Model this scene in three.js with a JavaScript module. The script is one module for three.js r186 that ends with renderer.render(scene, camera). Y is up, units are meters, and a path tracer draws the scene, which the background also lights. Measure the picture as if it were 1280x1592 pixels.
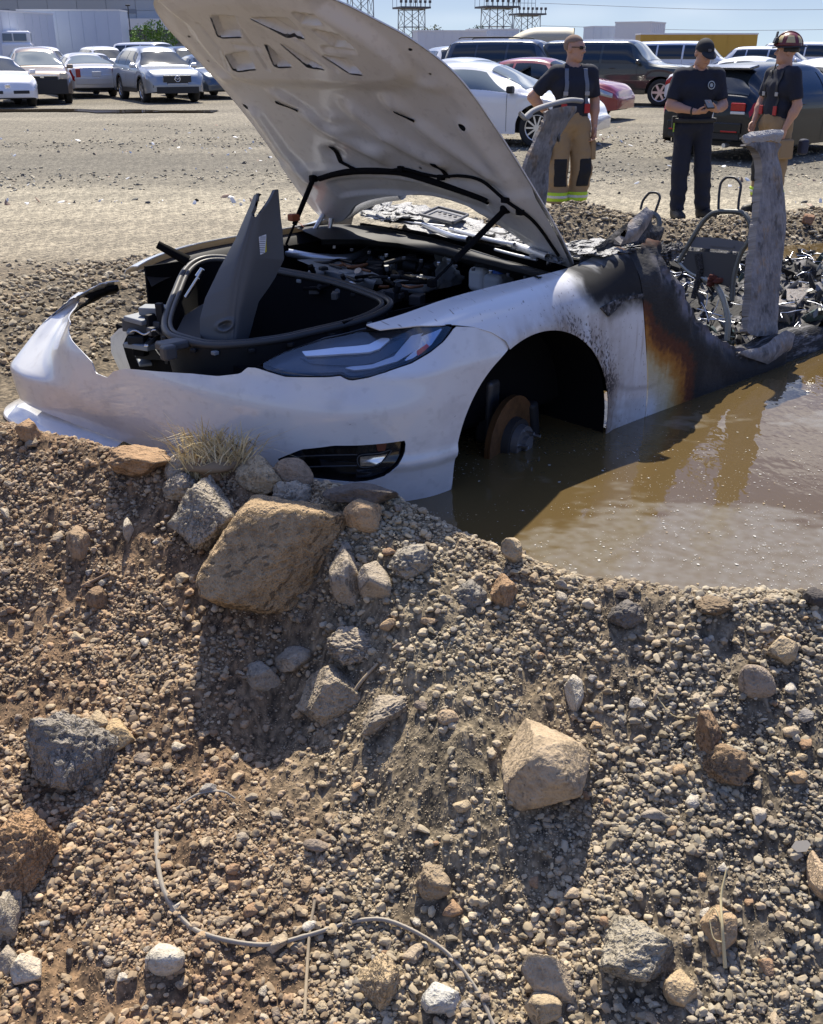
import * as THREE from 'three';
import { mergeGeometries, mergeVertices, toCreasedNormals } from 'three/addons/utils/BufferGeometryUtils.js';
import { ImprovedNoise } from 'three/addons/math/ImprovedNoise.js';
import { RoundedBoxGeometry } from 'three/addons/geometries/RoundedBoxGeometry.js';
import { MarchingCubes } from 'three/addons/objects/MarchingCubes.js';

// ---------------------------------------------------------------- camera, sky, sun, exposure
const scene = new THREE.Scene();
const FOC = 1600, CAMH = 1.64, PITCH = Math.atan((796 - 82) / FOC);
const camera = new THREE.PerspectiveCamera(2 * Math.atan(796 / FOC) * 180 / Math.PI, 823 / 1024, 0.05, 3000);
camera.position.set(0, CAMH, 0);
camera.rotation.set(-PITCH, 0, 0);

const SUN_EL = 55 * Math.PI / 180, SUN_AZ = -2 * Math.PI / 180;   // azimuth 0 = straight ahead (-z)
const sunDir = new THREE.Vector3(Math.sin(SUN_AZ) * Math.cos(SUN_EL), Math.sin(SUN_EL), -Math.cos(SUN_AZ) * Math.cos(SUN_EL));
const sun = new THREE.DirectionalLight(new THREE.Color().setRGB(1, 0.925, 0.79), 5.0);
sun.position.copy(sunDir).multiplyScalar(60);
sun.castShadow = true;
sun.shadow.mapSize.set(2048, 2048);
Object.assign(sun.shadow.camera, { left: -30, right: 30, top: 40, bottom: -30, near: 1, far: 160 });
scene.add(sun, sun.target);

const renderer = new THREE.WebGLRenderer({ antialias: true });
renderer.setSize(823, 1024);
renderer.toneMapping = THREE.LinearToneMapping;
renderer.toneMappingExposure = 1.62;
renderer.shadowMap.enabled = true;

// ---------------------------------------------------------------- numbers and noise
function rng(seed) { let a = seed >>> 0; return () => { a |= 0; a = a + 0x6D2B79F5 | 0; let t = Math.imul(a ^ a >>> 15, 1 | a); t = t + Math.imul(t ^ t >>> 7, 61 | t) ^ t; return ((t ^ t >>> 14) >>> 0) / 4294967296; }; }
const PN = new ImprovedNoise();
const noise = (x, y, z = 0) => PN.noise(x + 37.2, y + 11.7, z + 5.3);
function fbm(x, y, z = 0, o = 4) { let s = 0, a = 0.5; for (let i = 0; i < o; i++) { s += a * noise(x, y, z); x *= 2.03; y *= 2.03; z *= 2.03; a *= 0.5; } return s; }
const clamp = (x, a = 0, b = 1) => Math.min(b, Math.max(a, x));
const sst = (a, b, x) => { const t = clamp((x - a) / (b - a)); return t * t * (3 - 2 * t); };
const mix = (a, b, t) => a + (b - a) * t;
const mix3 = (a, b, t) => [mix(a[0], b[0], t), mix(a[1], b[1], t), mix(a[2], b[2], t)];
const V = (x, y, z) => new THREE.Vector3(x, y, z);
const RAD = Math.PI / 180;
function lerpTable(T, x) { if (x <= T[0][0]) return T[0].slice(1); for (let i = 1; i < T.length; i++) if (x <= T[i][0]) { const t = (x - T[i - 1][0]) / (T[i][0] - T[i - 1][0]); return T[i].slice(1).map((v, k) => mix(T[i - 1][k + 1], v, t)); } return T[T.length - 1].slice(1); }
function smoothTable(T, x) { if (x <= T[0][0]) return T[0].slice(1); for (let i = 1; i < T.length; i++) if (x <= T[i][0]) { const t = (x - T[i - 1][0]) / (T[i][0] - T[i - 1][0]), p0 = T[Math.max(0, i - 2)], p1 = T[i - 1], p2 = T[i], p3 = T[Math.min(T.length - 1, i + 1)], h = p2[0] - p1[0]; return p2.slice(1).map((v, k) => { const m1 = (p2[k + 1] - p0[k + 1]) / Math.max(1e-6, p2[0] - p0[0]) * h, m2 = (p3[k + 1] - p1[k + 1]) / Math.max(1e-6, p3[0] - p1[0]) * h, t2 = t * t, t3 = t2 * t; return (2 * t3 - 3 * t2 + 1) * p1[k + 1] + (t3 - 2 * t2 + t) * m1 + (-2 * t3 + 3 * t2) * v + (t3 - t2) * m2; }); } return T[T.length - 1].slice(1); }

// ---------------------------------------------------------------- sky: air and thin cloud, brighter round the sun
{
  const W = 1024, Hh = 512, d = new Float32Array(W * Hh * 4);
  for (let j = 0; j < Hh; j++) for (let i = 0; i < W; i++) {
    const v = (j + 0.5) / Hh, u = (i + 0.5) / W, el = (v - 0.5) * Math.PI, az = (u - 0.5) * 2 * Math.PI;
    const y = Math.sin(el), c = Math.cos(el), x = c * Math.cos(az), z = c * Math.sin(az), e = Math.max(0, y);
    const k = Math.pow(1 - e, 7);
    let col = mix3([0.038, 0.118, 0.40], [0.40, 0.49, 0.56], k);
    const cs = x * sunDir.x + y * sunDir.y + z * sunDir.z, halo = 0.30 * Math.pow(Math.max(0, cs), 5) + 0.9 * Math.pow(Math.max(0, cs), 60);
    col = [col[0] + halo * 0.75, col[1] + halo * 0.72, col[2] + halo * 0.66];
    const s = 1 / (e + 0.16), n = fbm(x * s * 0.9 + 3, z * s * 1.5 - 2, 1.3, 6), n2 = fbm(x * s * 0.35, z * s * 0.35, 7.7, 3);
    const cl = sst(-0.12, 0.34, n + 0.8 * n2) * sst(0.0, 0.10, e) * 0.8, br = 0.40 + 2.7 * Math.pow(Math.max(0, cs), 3);
    col = mix3(col, [br, br * 0.985, br * 0.96], cl);
    if (y < 0) col = mix3([0.40, 0.49, 0.56], [0.2, 0.17, 0.13], sst(0, 0.08, -y));
    const q = (j * W + i) * 4; d[q] = col[0]; d[q + 1] = col[1]; d[q + 2] = col[2]; d[q + 3] = 1;
  }
  const t = new THREE.DataTexture(d, W, Hh, THREE.RGBAFormat, THREE.FloatType);
  t.mapping = THREE.EquirectangularReflectionMapping; t.magFilter = t.minFilter = THREE.LinearFilter; t.needsUpdate = true;
  scene.background = t; scene.environment = t; scene.environmentIntensity = 1;
}

// ---------------------------------------------------------------- pixels to places
const cP = Math.cos(PITCH), sP = Math.sin(PITCH);
function ray(px, py) { const X = (px - 640) / FOC, u = -(py - 796) / FOC; return V(X, u * cP - sP, -(cP + u * sP)); }
function onLevel(px, py, h = 0) { const d = ray(px, py), k = (h - CAMH) / d.y; return V(d.x * k, h, d.z * k); }
function atDist(px, py, D) { const d = ray(px, py), k = D / -d.z; return V(d.x * k, CAMH + d.y * k, d.z * k); }   // a point D metres ahead

// ---------------------------------------------------------------- names, tags, meshes
const used = {};
function numbered(name) { const n = used[name] = (used[name] ?? -1) + 1; return n ? name + '_' + String(n).padStart(3, '0') : name; }
function shade(o) { o.traverse(m => { if (m.isMesh) { m.castShadow = true; m.receiveShadow = true; } }); return o; }
function tag(o, label, category, group, kind) { if (label) o.userData.label = label; if (category) o.userData.category = category; if (group) o.userData.group = group; if (kind) o.userData.kind = kind; return o; }
function thing(name, label, category, group) { const g = new THREE.Group(); g.name = numbered(name); scene.add(g); return tag(g, label, category, group); }
function single(name, geo, mat, label, category, group, kind) { const m = new THREE.Mesh(geo, mat); m.name = numbered(name); scene.add(m); shade(m); return tag(m, label, category, group, kind); }
function part(name, geo, mat, parent) { const m = new THREE.Mesh(Array.isArray(geo) ? join(geo) : geo, mat); m.name = name; parent.add(m); return shade(m); }
function plain(g) { const q = g.index ? g.toNonIndexed() : g; for (const k of Object.keys(q.attributes)) if (!['position', 'normal', 'uv', 'color'].includes(k)) q.deleteAttribute(k); return q; }
function join(list) {
  list = list.map(plain);
  const keep = ['position', 'normal', 'uv', 'color'].filter(k => list.every(g => g.attributes[k]));
  for (const g of list) for (const k of Object.keys(g.attributes)) if (!keep.includes(k)) g.deleteAttribute(k);
  return mergeGeometries(list);
}
const RGB = (r, g, b) => new THREE.Color().setRGB(r, g, b);
const std = (r, g, b, rough = 0.8, metal = 0, o = {}) => new THREE.MeshStandardMaterial({ color: RGB(r, g, b), roughness: rough, metalness: metal, side: THREE.DoubleSide, ...o });
const phys = (r, g, b, rough = 0.4, o = {}) => new THREE.MeshPhysicalMaterial({ color: RGB(r, g, b), roughness: rough, side: THREE.DoubleSide, ...o });
function mv(g, x = 0, y = 0, z = 0, rx = 0, ry = 0, rz = 0, s = 1) { const m = new THREE.Matrix4().compose(V(x, y, z), new THREE.Quaternion().setFromEuler(new THREE.Euler(rx, ry, rz)), typeof s === 'number' ? V(s, s, s) : V(...s)); return g.applyMatrix4(m); }
const box = (w, h, d, x = 0, y = 0, z = 0, rx = 0, ry = 0, rz = 0) => mv(new THREE.BoxGeometry(w, h, d), x, y, z, rx, ry, rz);
const rbox = (w, h, d, r, x = 0, y = 0, z = 0, rx = 0, ry = 0, rz = 0, seg = 2) => mv(new RoundedBoxGeometry(w, h, d, seg, Math.min(r, w * 0.49, h * 0.49, d * 0.49)), x, y, z, rx, ry, rz);
const cyl = (r0, r1, h, n = 16, x = 0, y = 0, z = 0, rx = 0, ry = 0, rz = 0) => mv(new THREE.CylinderGeometry(r1, r0, h, n), x, y, z, rx, ry, rz);
function rod(a, b, r0, r1 = r0, n = 8) { const A = V(...a), B = V(...b), d = B.clone().sub(A), g = new THREE.CylinderGeometry(r1, r0, d.length(), n); g.applyQuaternion(new THREE.Quaternion().setFromUnitVectors(V(0, 1, 0), d.normalize())); const m = A.add(B).multiplyScalar(0.5); return g.translate(m.x, m.y, m.z); }
function tube(pts, r, seg = 0, n = 8, closed = false, tension = 0.5) { return new THREE.TubeGeometry(new THREE.CatmullRomCurve3(pts.map(p => p.isVector3 ? p : V(...p)), closed, 'catmullrom', tension), seg || pts.length * 6, r, n, closed); }
function quadsGeo(rows) {   // rows of points -> smooth sheet
  const R = rows.length, C = rows[0].length, p = new Float32Array(R * C * 3), uv = new Float32Array(R * C * 2), ix = [];
  rows.forEach((r, i) => r.forEach((q, j) => { p.set(q.isVector3 ? [q.x, q.y, q.z] : q, (i * C + j) * 3); uv[(i * C + j) * 2] = j / (C - 1); uv[(i * C + j) * 2 + 1] = i / (R - 1); }));
  for (let i = 0; i < R - 1; i++) for (let j = 0; j < C - 1; j++) { const a = i * C + j; ix.push(a, a + 1, a + C, a + 1, a + C + 1, a + C); }
  const g = new THREE.BufferGeometry(); g.setAttribute('position', new THREE.BufferAttribute(p, 3)); g.setAttribute('uv', new THREE.BufferAttribute(uv, 2)); g.setIndex(ix); g.computeVertexNormals(); return g;
}
// signed distance to a polygon, positive inside
function polySDF(P) { return (x, y) => { let d = 1e9, s = false; for (let i = 0, j = P.length - 1; i < P.length; j = i++) { const ax = P[j][0], ay = P[j][1], bx = P[i][0], by = P[i][1], ex = bx - ax, ey = by - ay, wx = x - ax, wy = y - ay, t = clamp((wx * ex + wy * ey) / (ex * ex + ey * ey + 1e-12)), qx = wx - ex * t, qy = wy - ey * t; d = Math.min(d, qx * qx + qy * qy); if ((ay > y) !== (by > y) && x < (bx - ax) * (y - ay) / (by - ay) + ax) s = !s; } return (s ? 1 : -1) * Math.sqrt(d); }; }
function smoothPoly(P, closed = true, n = 4) { const c = new THREE.CatmullRomCurve3(P.map(p => V(p[0], p[1], 0)), closed, 'catmullrom', 0.5); return c.getPoints(P.length * n).slice(0, closed ? -1 : undefined).map(q => [q.x, q.y]); }
// a panel: the part of a grid where inside(x,y) > 0, mapped onto a surface, with a thickness
function panel({ x0, x1, y0, y1, step, inside, map, thick = 0.003, uv = (x, y) => [x, y] }) {
  const nx = Math.max(1, Math.ceil((x1 - x0) / step)), ny = Math.max(1, Math.ceil((y1 - y0) / step)), sx = (x1 - x0) / nx, sy = (y1 - y0) / ny;
  const val = new Float32Array((nx + 1) * (ny + 1));
  for (let j = 0; j <= ny; j++) for (let i = 0; i <= nx; i++) { let v = inside(x0 + i * sx, y0 + j * sy); if (Math.abs(v) < step * 0.02) v = step * 0.02 * (v < 0 ? -1 : 1); val[j * (nx + 1) + i] = v; }
  const pts = [], uvs = [], ix = [], key = new Map(), edgeCount = new Map();
  const put = (k, x, y) => { if (key.has(k)) return key.get(k); const n = pts.length; pts.push(map(x, y)); uvs.push(uv(x, y)); key.set(k, n); return n; };
  for (let j = 0; j < ny; j++) for (let i = 0; i < nx; i++) {
    const c = [[i, j], [i + 1, j], [i + 1, j + 1], [i, j + 1]], poly = [];
    for (let k = 0; k < 4; k++) {
      const [ai, aj] = c[k], [bi, bj] = c[(k + 1) % 4], na = aj * (nx + 1) + ai, nb = bj * (nx + 1) + bi, va = val[na], vb = val[nb];
      if (va > 0) poly.push(put('v' + na, x0 + ai * sx, y0 + aj * sy));
      if ((va > 0) !== (vb > 0)) { const t = va / (va - vb); poly.push(put('e' + Math.min(na, nb) + '_' + Math.max(na, nb), x0 + (ai + (bi - ai) * t) * sx, y0 + (aj + (bj - aj) * t) * sy)); }
    }
    for (let k = 1; k + 1 < poly.length; k++) ix.push(poly[0], poly[k], poly[k + 1]);
  }
  const g = new THREE.BufferGeometry();
  const P = new Float32Array(pts.flat()); g.setAttribute('position', new THREE.BufferAttribute(P, 3)); g.setAttribute('uv', new THREE.BufferAttribute(new Float32Array(uvs.flat()), 2)); g.setIndex(ix); g.computeVertexNormals();
  if (!thick) return g;
  const N = g.attributes.normal.array, n = pts.length, P2 = new Float32Array(n * 6), U2 = new Float32Array(n * 4), N2 = new Float32Array(n * 6);
  P2.set(P); for (let i = 0; i < n * 3; i++) { P2[n * 3 + i] = P[i] - N[i] * thick; N2[i] = N[i]; N2[n * 3 + i] = -N[i]; }
  U2.set(uvs.flat()); U2.set(uvs.flat(), n * 2);
  for (let i = 0; i < ix.length; i += 3) for (let k = 0; k < 3; k++) { const a = ix[i + k], b = ix[i + (k + 1) % 3], kk = a < b ? a + '_' + b : b + '_' + a; const e = edgeCount.get(kk); edgeCount.set(kk, e ? null : [a, b]); if (e) edgeCount.set(kk, 'x'); }
  const out = [...ix]; for (let i = 0; i < ix.length; i += 3) out.push(ix[i] + n, ix[i + 2] + n, ix[i + 1] + n);
  const q = new THREE.BufferGeometry(); q.setAttribute('position', new THREE.BufferAttribute(P2, 3)); q.setAttribute('normal', new THREE.BufferAttribute(N2, 3)); q.setAttribute('uv', new THREE.BufferAttribute(U2, 2)); q.setIndex(out);
  const rp = [], ru = []; for (const e of edgeCount.values()) if (Array.isArray(e)) { const [a, b] = e, A = [P2[a * 3], P2[a * 3 + 1], P2[a * 3 + 2]], B = [P2[b * 3], P2[b * 3 + 1], P2[b * 3 + 2]], a2 = (a + n) * 3, b2 = (b + n) * 3, A2 = [P2[a2], P2[a2 + 1], P2[a2 + 2]], B2 = [P2[b2], P2[b2 + 1], P2[b2 + 2]]; rp.push(...A, ...A2, ...B, ...B, ...A2, ...B2); for (const w of [a, a, b, b, a, b]) ru.push(...uvs[w]); }
  const r = new THREE.BufferGeometry(); r.setAttribute('position', new THREE.BufferAttribute(new Float32Array(rp), 3)); r.setAttribute('uv', new THREE.BufferAttribute(new Float32Array(ru), 2)); r.computeVertexNormals();
  return join([q, r]);
}
// textures
function tex(w, h, f, srgb = true, rep = true) {
  const d = new Uint8Array(w * h * 4);
  for (let j = 0; j < h; j++) for (let i = 0; i < w; i++) { const c = f(i / w, j / h, i, j), q = (j * w + i) * 4; d[q] = clamp(c[0]) * 255; d[q + 1] = clamp(c[1]) * 255; d[q + 2] = clamp(c[2]) * 255; d[q + 3] = 255; }
  const t = new THREE.DataTexture(d, w, h, THREE.RGBAFormat); t.magFilter = THREE.LinearFilter; t.minFilter = THREE.LinearFilter; if (rep) t.wrapS = t.wrapT = THREE.RepeatWrapping; if (srgb) t.colorSpace = THREE.SRGBColorSpace; t.needsUpdate = true; return t;
}
function tileNoise(n, seed, cells) {   // tiling value noise, several octaves, 0..1
  const R = rng(seed), oct = []; for (let c = cells, a = 1; c <= n / 2; c *= 2, a *= 0.6) { const g = new Float32Array(c * c); for (let i = 0; i < c * c; i++) g[i] = R(); oct.push([c, a, g]); }
  let tot = 0; for (const o of oct) tot += o[1];
  return (u, v) => { let s = 0; for (const [c, a, g] of oct) { const x = u * c, y = v * c, i = Math.floor(x), j = Math.floor(y), fx = x - i, fy = y - j, sx = fx * fx * (3 - 2 * fx), sy = fy * fy * (3 - 2 * fy), G = (p, q) => g[((q % c + c) % c) * c + (p % c + c) % c]; s += a * mix(mix(G(i, j), G(i + 1, j), sx), mix(G(i, j + 1), G(i + 1, j + 1), sx), sy); } return s / tot; };
}

// ================================================================ GROUND
const WATER = 0.29;
const ridgeW = [[-260, 640, .50], [-60, 655, .49], [0, 668, .47], [60, 680, .47], [160, 702, .46], [250, 718, .45], [330, 716, .46], [400, 735, .45], [450, 740, .44], [520, 772, .42], [600, 797, .395], [680, 827, .37], [750, 852, .355], [800, 872, .345], [860, 897, .335], [930, 917, .33], [1000, 922, .33], [1070, 936, .33], [1150, 938, .33], [1280, 938, .33], [1500, 930, .36], [1800, 920, .4]].map(([x, y, h]) => { const p = onLevel(x, y, h); return [p.x, p.z, h]; });
const crest = [[-700, 470, .5], [-250, 450, .5], [0, 435, .5], [160, 407, .5], [320, 388, .48], [500, 372, .42], [700, 348, .42], [900, 322, .5], [980, 338, .44], [1060, 344, .42], [1150, 335, .46], [1280, 322, .5], [1500, 330, .5]].map(([x, y, h]) => { const p = onLevel(x, y, h); return [p.x, p.z, h]; });
crest.push([5.6, -6.0, .5], [5.2, -3.5, .5], [3.8, -2.0, .45], [2.4, -1.9, .4]);
function distCrest(x, z) { let b = 1e9, h = 0; for (let i = 1; i < crest.length; i++) { const [ax, az, ah] = crest[i - 1], [bx, bz, bh] = crest[i], ex = bx - ax, ez = bz - az, t = clamp(((x - ax) * ex + (z - az) * ez) / (ex * ex + ez * ez)), dx = x - ax - ex * t, dz = z - az - ez * t, d = Math.hypot(dx, dz); if (d < b) { b = d; h = mix(ah, bh, t); } } return [b, h]; }
const basin = polySDF([...crest.map(c => [c[0], c[1]]), ...ridgeW.map(r => [r[0], r[1]]).reverse().filter(r => r[0] < 2.3)]);
// the camera side of the berm: steep below the crest, easing out at the viewer's feet
const bermFace = (hr, d) => { const k = 0.50 * d + 0.10 * Math.sin(Math.min(1, d / 1.5) * Math.PI) ; return Math.max(hr - k, -0.36 + 0.25 * Math.exp(-(d + 0.2) * 1.2) - 0.05); };
function onFace(px, py) { const d = ray(px, py); for (let t = 1; t < 6; t += 0.004) { const x = d.x * t, y = CAMH + d.y * t, z = d.z * t, [zr, hr] = lerpTable(ridgeW, x), e = z - zr; if (y < (e > 0 ? bermFace(hr, e) : hr + e)) return V(x, y, z); } return onLevel(px, py, 0); }
const spur = [[575, 835], [625, 960], [690, 1120], [740, 1300]].map(([x, y]) => { const p = onFace(x, y); return [p.x, p.z]; });
const hollow = onFace(432, 1085), hollow2 = onFace(170, 960);
function segDist(P, x, z) { let b = 1e9; for (let i = 1; i < P.length; i++) { const [ax, az] = P[i - 1], [bx, bz] = P[i], ex = bx - ax, ez = bz - az, t = clamp(((x - ax) * ex + (z - az) * ez) / (ex * ex + ez * ez)); b = Math.min(b, Math.hypot(x - ax - ex * t, z - az - ez * t)); } return b; }
function height(x, z) {
  let y = 0.03 * fbm(x * 0.35, z * 0.35, 2, 3);
  const far = Math.hypot(x, z); y += 0.0058 * Math.max(0, Math.min(-z, 90) - 15);
  if (far < 16) {
    const ins = basin(x, z);
    const [dc, hc] = distCrest(x, z);
    const floor = mix(0.24, 0.06, sst(-1.35, -0.85, x + 0.15 * (z + 4)));
    if (ins > 0) y = floor;
    const wIn = mix(1.5, 0.95, sst(-1.8, -0.6, x)), k = 1 - sst(0, ins > 0 ? wIn : 1.0, dc + 0.10 * fbm(x * 2, z * 2, 3, 3));
    y = mix(y, hc + 0.10 * fbm(x * 1.3, z * 1.3, 9, 3), k);
    // near ridge
    const [zr, hr] = lerpTable(ridgeW, x), d = z - zr;
    if (d > -1.2) {
      let r;
      if (d >= 0) r = bermFace(hr, d);
      else r = mix(hr, floor, sst(0, 0.55, -d));
      const inX = sst(2.9, 2.3, x);
      y = d >= 0 ? mix(y, r, inX) : Math.max(y, mix(y, r, inX));
      const w = sst(-0.25, 0.12, d) * inX;
      y += w * (0.105 * Math.exp(-Math.pow(segDist(spur, x, z) / 0.17, 2)) - 0.12 * Math.exp(-(Math.pow((x - hollow.x) / 0.17, 2) + Math.pow((z - hollow.z) / 0.17, 2))) - 0.03 * Math.exp(-(Math.pow((x - hollow2.x) / 0.2, 2) + Math.pow((z - hollow2.z) / 0.2, 2))));
      y += w * sst(0, 0.3, d) * (0.035 * fbm(x * 3.1, z * 3.1, 1, 3));
      y += w * (0.036 * fbm(x * 11, z * 11, 4, 4) + 0.010 * fbm(x * 38, z * 38, 2, 3) + 0.012 * Math.max(0, noise(x * 26, z * 26, 9)));
    }
    if (y > WATER + 0.01 || ins < 0.0) y += 0.02 * fbm(x * 9, z * 9, 6, 3) * sst(13, 6, far);
  }
  return y;
}
function hit(px, py) { const d = ray(px, py); let t = 0.9, s = 0.02; for (let i = 0; i < 4000; i++) { const x = d.x * t, y = CAMH + d.y * t, z = d.z * t; if (y < height(x, z)) { let a = t - s, b = t; for (let k = 0; k < 16; k++) { const m = (a + b) / 2; if (CAMH + d.y * m < height(d.x * m, d.z * m)) b = m; else a = m; } return V(d.x * b, height(d.x * b, d.z * b), d.z * b); } t += s; if (t > 12) s = 0.1; if (t > 150) break; } return onLevel(px, py, 0); }

// soil colours by place: red-brown clods on the left of the berm, grey dust on the spur, pale tracks further out
function soil(x, z, y) {
  const n = fbm(x * 1.7, z * 1.7, 3, 4), n2 = fbm(x * 6, z * 6, 8, 3), D = -z;
  let c = [0.25, 0.19, 0.128];
  if (D < 4 && x > -2.5 && x < 2.5) {
    const px = x / Math.max(1, D);
    c = mix3(c, [0.25, 0.160, 0.095], sst(-0.02, -0.30, px + 0.25 * n));
    c = mix3(c, [0.29, 0.235, 0.165], sst(0.3, 0.0, segDist(spur, x, z)) * 0.9);
    c = mix3(c, [0.23, 0.185, 0.135], sst(0.18, 0.38, px + 0.2 * n));
  } else {
    const band = D + 2.2 * fbm(x * 0.09, z * 0.25, 4, 3) * sst(6, 14, D);
    c = lerpTable([[4, .20, .155, .105], [8.5, .215, .17, .12], [9.3, .38, .33, .26], [12.8, .44, .395, .32], [14.4, .32, .288, .235], [17, .205, .187, .158], [21, .255, .23, .19], [27, .28, .252, .208], [31, .30, .27, .225], [36, .27, .24, .195], [45, .22, .185, .145], [80, .24, .20, .15]], band);
    const streak = fbm(x * 0.12, z * 1.1, 6, 4); const q = 1 + 0.55 * streak * sst(7, 10, D); c = c.map(v => v * q);
    if (basin(x, z) > -0.9 && D < 10) c = mix3(c, [0.19, 0.15, 0.105], 0.8);
  }
  const q = 1.12 + 0.35 * n + 0.35 * n2; return [c[0] * q, c[1] * q * 1.018, c[2] * q * 0.98].map(v => clamp(v, 0.03, 0.6));
}
{
  const axis = (a, b, step, lo, hi, g) => { const r = []; for (let v = a; v <= b + 1e-9; v += step) r.push(v); let s = step, v = a; const L = []; while (v > lo) { s = Math.min(s * g, 12); v -= s; L.push(v); } s = step; v = b; const Rr = []; while (v < hi) { s = Math.min(s * g, 12); v += s; Rr.push(v); } return [...L.reverse(), ...r, ...Rr]; };
  const xs = axis(-1.75, 1.55, 0.0105, -420, 420, 1.085), zs = axis(-3.75, -1.15, 0.0105, -900, 25, 1.045).reverse();
  const nx = xs.length, nz = zs.length, p = new Float32Array(nx * nz * 3), c = new Float32Array(nx * nz * 3), uv = new Float32Array(nx * nz * 2), ix = new Uint32Array((nx - 1) * (nz - 1) * 6);
  let q = 0;
  for (let j = 0; j < nz; j++) for (let i = 0; i < nx; i++) { const k = j * nx + i, x = xs[i], z = zs[j], y = height(x, z); p[k * 3] = x; p[k * 3 + 1] = y; p[k * 3 + 2] = z; c.set(soil(x, z, y), k * 3); uv[k * 2] = x; uv[k * 2 + 1] = z; }
  for (let j = 0; j < nz - 1; j++) for (let i = 0; i < nx - 1; i++) { const a = j * nx + i, b = a + 1, d = a + nx, e = d + 1; ix[q++] = a; ix[q++] = b; ix[q++] = e; ix[q++] = a; ix[q++] = e; ix[q++] = d; }
  const g = new THREE.BufferGeometry(); g.setAttribute('position', new THREE.BufferAttribute(p, 3)); g.setAttribute('color', new THREE.BufferAttribute(c, 3)); g.setAttribute('uv', new THREE.BufferAttribute(uv, 2)); g.setIndex(new THREE.BufferAttribute(ix, 1)); g.computeVertexNormals();
  const tn = tileNoise(512, 5, 16), tn2 = tileNoise(512, 9, 64);
  const grain = tex(512, 512, (u, v) => { const a = tn(u, v), b = tn2(u, v), s = 0.62 + 0.5 * (a - 0.5) + 0.75 * (b - 0.5); return [s * 1.18, s * 1.16, s * 1.12]; });
  const bump = tex(512, 512, (u, v) => { const s = 0.5 * tn(u, v) + 0.5 * tn2(u, v); return [s, s, s]; }, false);
  grain.repeat.set(1.3, 1.3); bump.repeat.set(1.3, 1.3);
  const m = new THREE.MeshStandardMaterial({ vertexColors: true, map: grain, bumpMap: bump, bumpScale: 0.012, roughness: 0.96 });
  const o = single('ground', g, m, 'gravelly brown dirt ground with a bulldozed berm round the pool', 'ground', null, 'structure');
}
// muddy water in the pit
{
  const tn = tileNoise(512, 77, 6);
  const rip = tex(512, 512, (u, v) => { const s = tn(u, v); return [s, s, s]; }, false); rip.repeat.set(0.55 * 8.2, 0.35 * 7.4);
  // grey ash film drifted against the near shore, patchy
  const film = (u, v) => { const x = -2.6 + 8.2 * u, z = -9 + 7.4 * v; if (z < -4.2) return 0; const a = fbm(x * 1.6, z * 2.6, 2, 4), b = fbm(x * 14, z * 22, 4, 3); return sst(0.0, 0.22, a + 0.35 * b + 0.55 * sst(-3.25, -2.5, z) - 0.32 * sst(0.75, 0.15, x) - 0.14); };
  const filmMap = tex(1024, 1024, (u, v) => mix3([0.346, 0.287, 0.184], [0.50, 0.485, 0.455], film(u, v) * (0.55 + 0.5 * fbm(u * 260, v * 240, 8, 3))), true, false), filmRough = tex(512, 512, (u, v) => { const k = film(u, v); return [0, mix(0.025, 0.15, k), 0]; }, false, false);
  const g = panel({ x0: -2.6, x1: 5.6, y0: -9, y1: -1.6, step: 0.07, inside: (x, z) => Math.min(basin(x, z) - 0.02, x + 0.15 * (z + 4) + 1.05), map: (x, z) => [x, WATER, z], thick: 0, uv: (x, z) => [(x + 2.6) / 8.2, (z + 9) / 7.4] });
  const m = new THREE.MeshPhysicalMaterial({ color: RGB(1, 1, 1), map: filmMap, roughness: 1, roughnessMap: filmRough, ior: 1.45, bumpMap: rip, bumpScale: 0.006, specularIntensity: 1 });
  single('pond_water', g, m, 'brown muddy water filling the pit round the burnt car', 'water', null, 'structure');
}

// ================================================================ STONES AND GRAVEL
function pebbleGeo(seed, detail, rough, flat = [1, 0.72, 0.86], cuts = 0) {
  let g = new THREE.IcosahedronGeometry(1, detail); g.deleteAttribute('uv'); g.deleteAttribute('normal'); g = mergeVertices(g);
  const R = rng(seed), p = g.attributes.position, o = R() * 50, pl = []; for (let i = 0; i < cuts; i++) { const a = R() * 6.283, b = Math.acos(2 * R() - 1); pl.push([V(Math.sin(b) * Math.cos(a), Math.cos(b), Math.sin(b) * Math.sin(a)), 0.62 + 0.25 * R()]); }
  for (let i = 0; i < p.count; i++) {
    const v = V().fromBufferAttribute(p, i); const n = 1 + rough * (1.3 * noise(v.x * 0.9 + o, v.y * 0.9, v.z * 0.9) + 0.7 * noise(v.x * 2.3 + o, v.y * 2.3, v.z * 2.3 + o) + (detail > 2 ? 0.35 * noise(v.x * 6 + o, v.y * 6, v.z * 6) + 0.18 * noise(v.x * 14 + o, v.y * 14, v.z * 14) : 0));
    v.multiplyScalar(n);
    for (const [d, h] of pl) { const k = v.dot(d); if (k > h) v.addScaledVector(d, (h - k) * 0.88); }
    p.setXYZ(i, v.x * flat[0], v.y * flat[1], v.z * flat[2]);
  }
  if (!g.index) g = mergeVertices(g);
  g.computeVertexNormals();
  if (cuts && detail < 3) { g = toCreasedNormals(g, 0.62); }
  return g;
}
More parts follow.
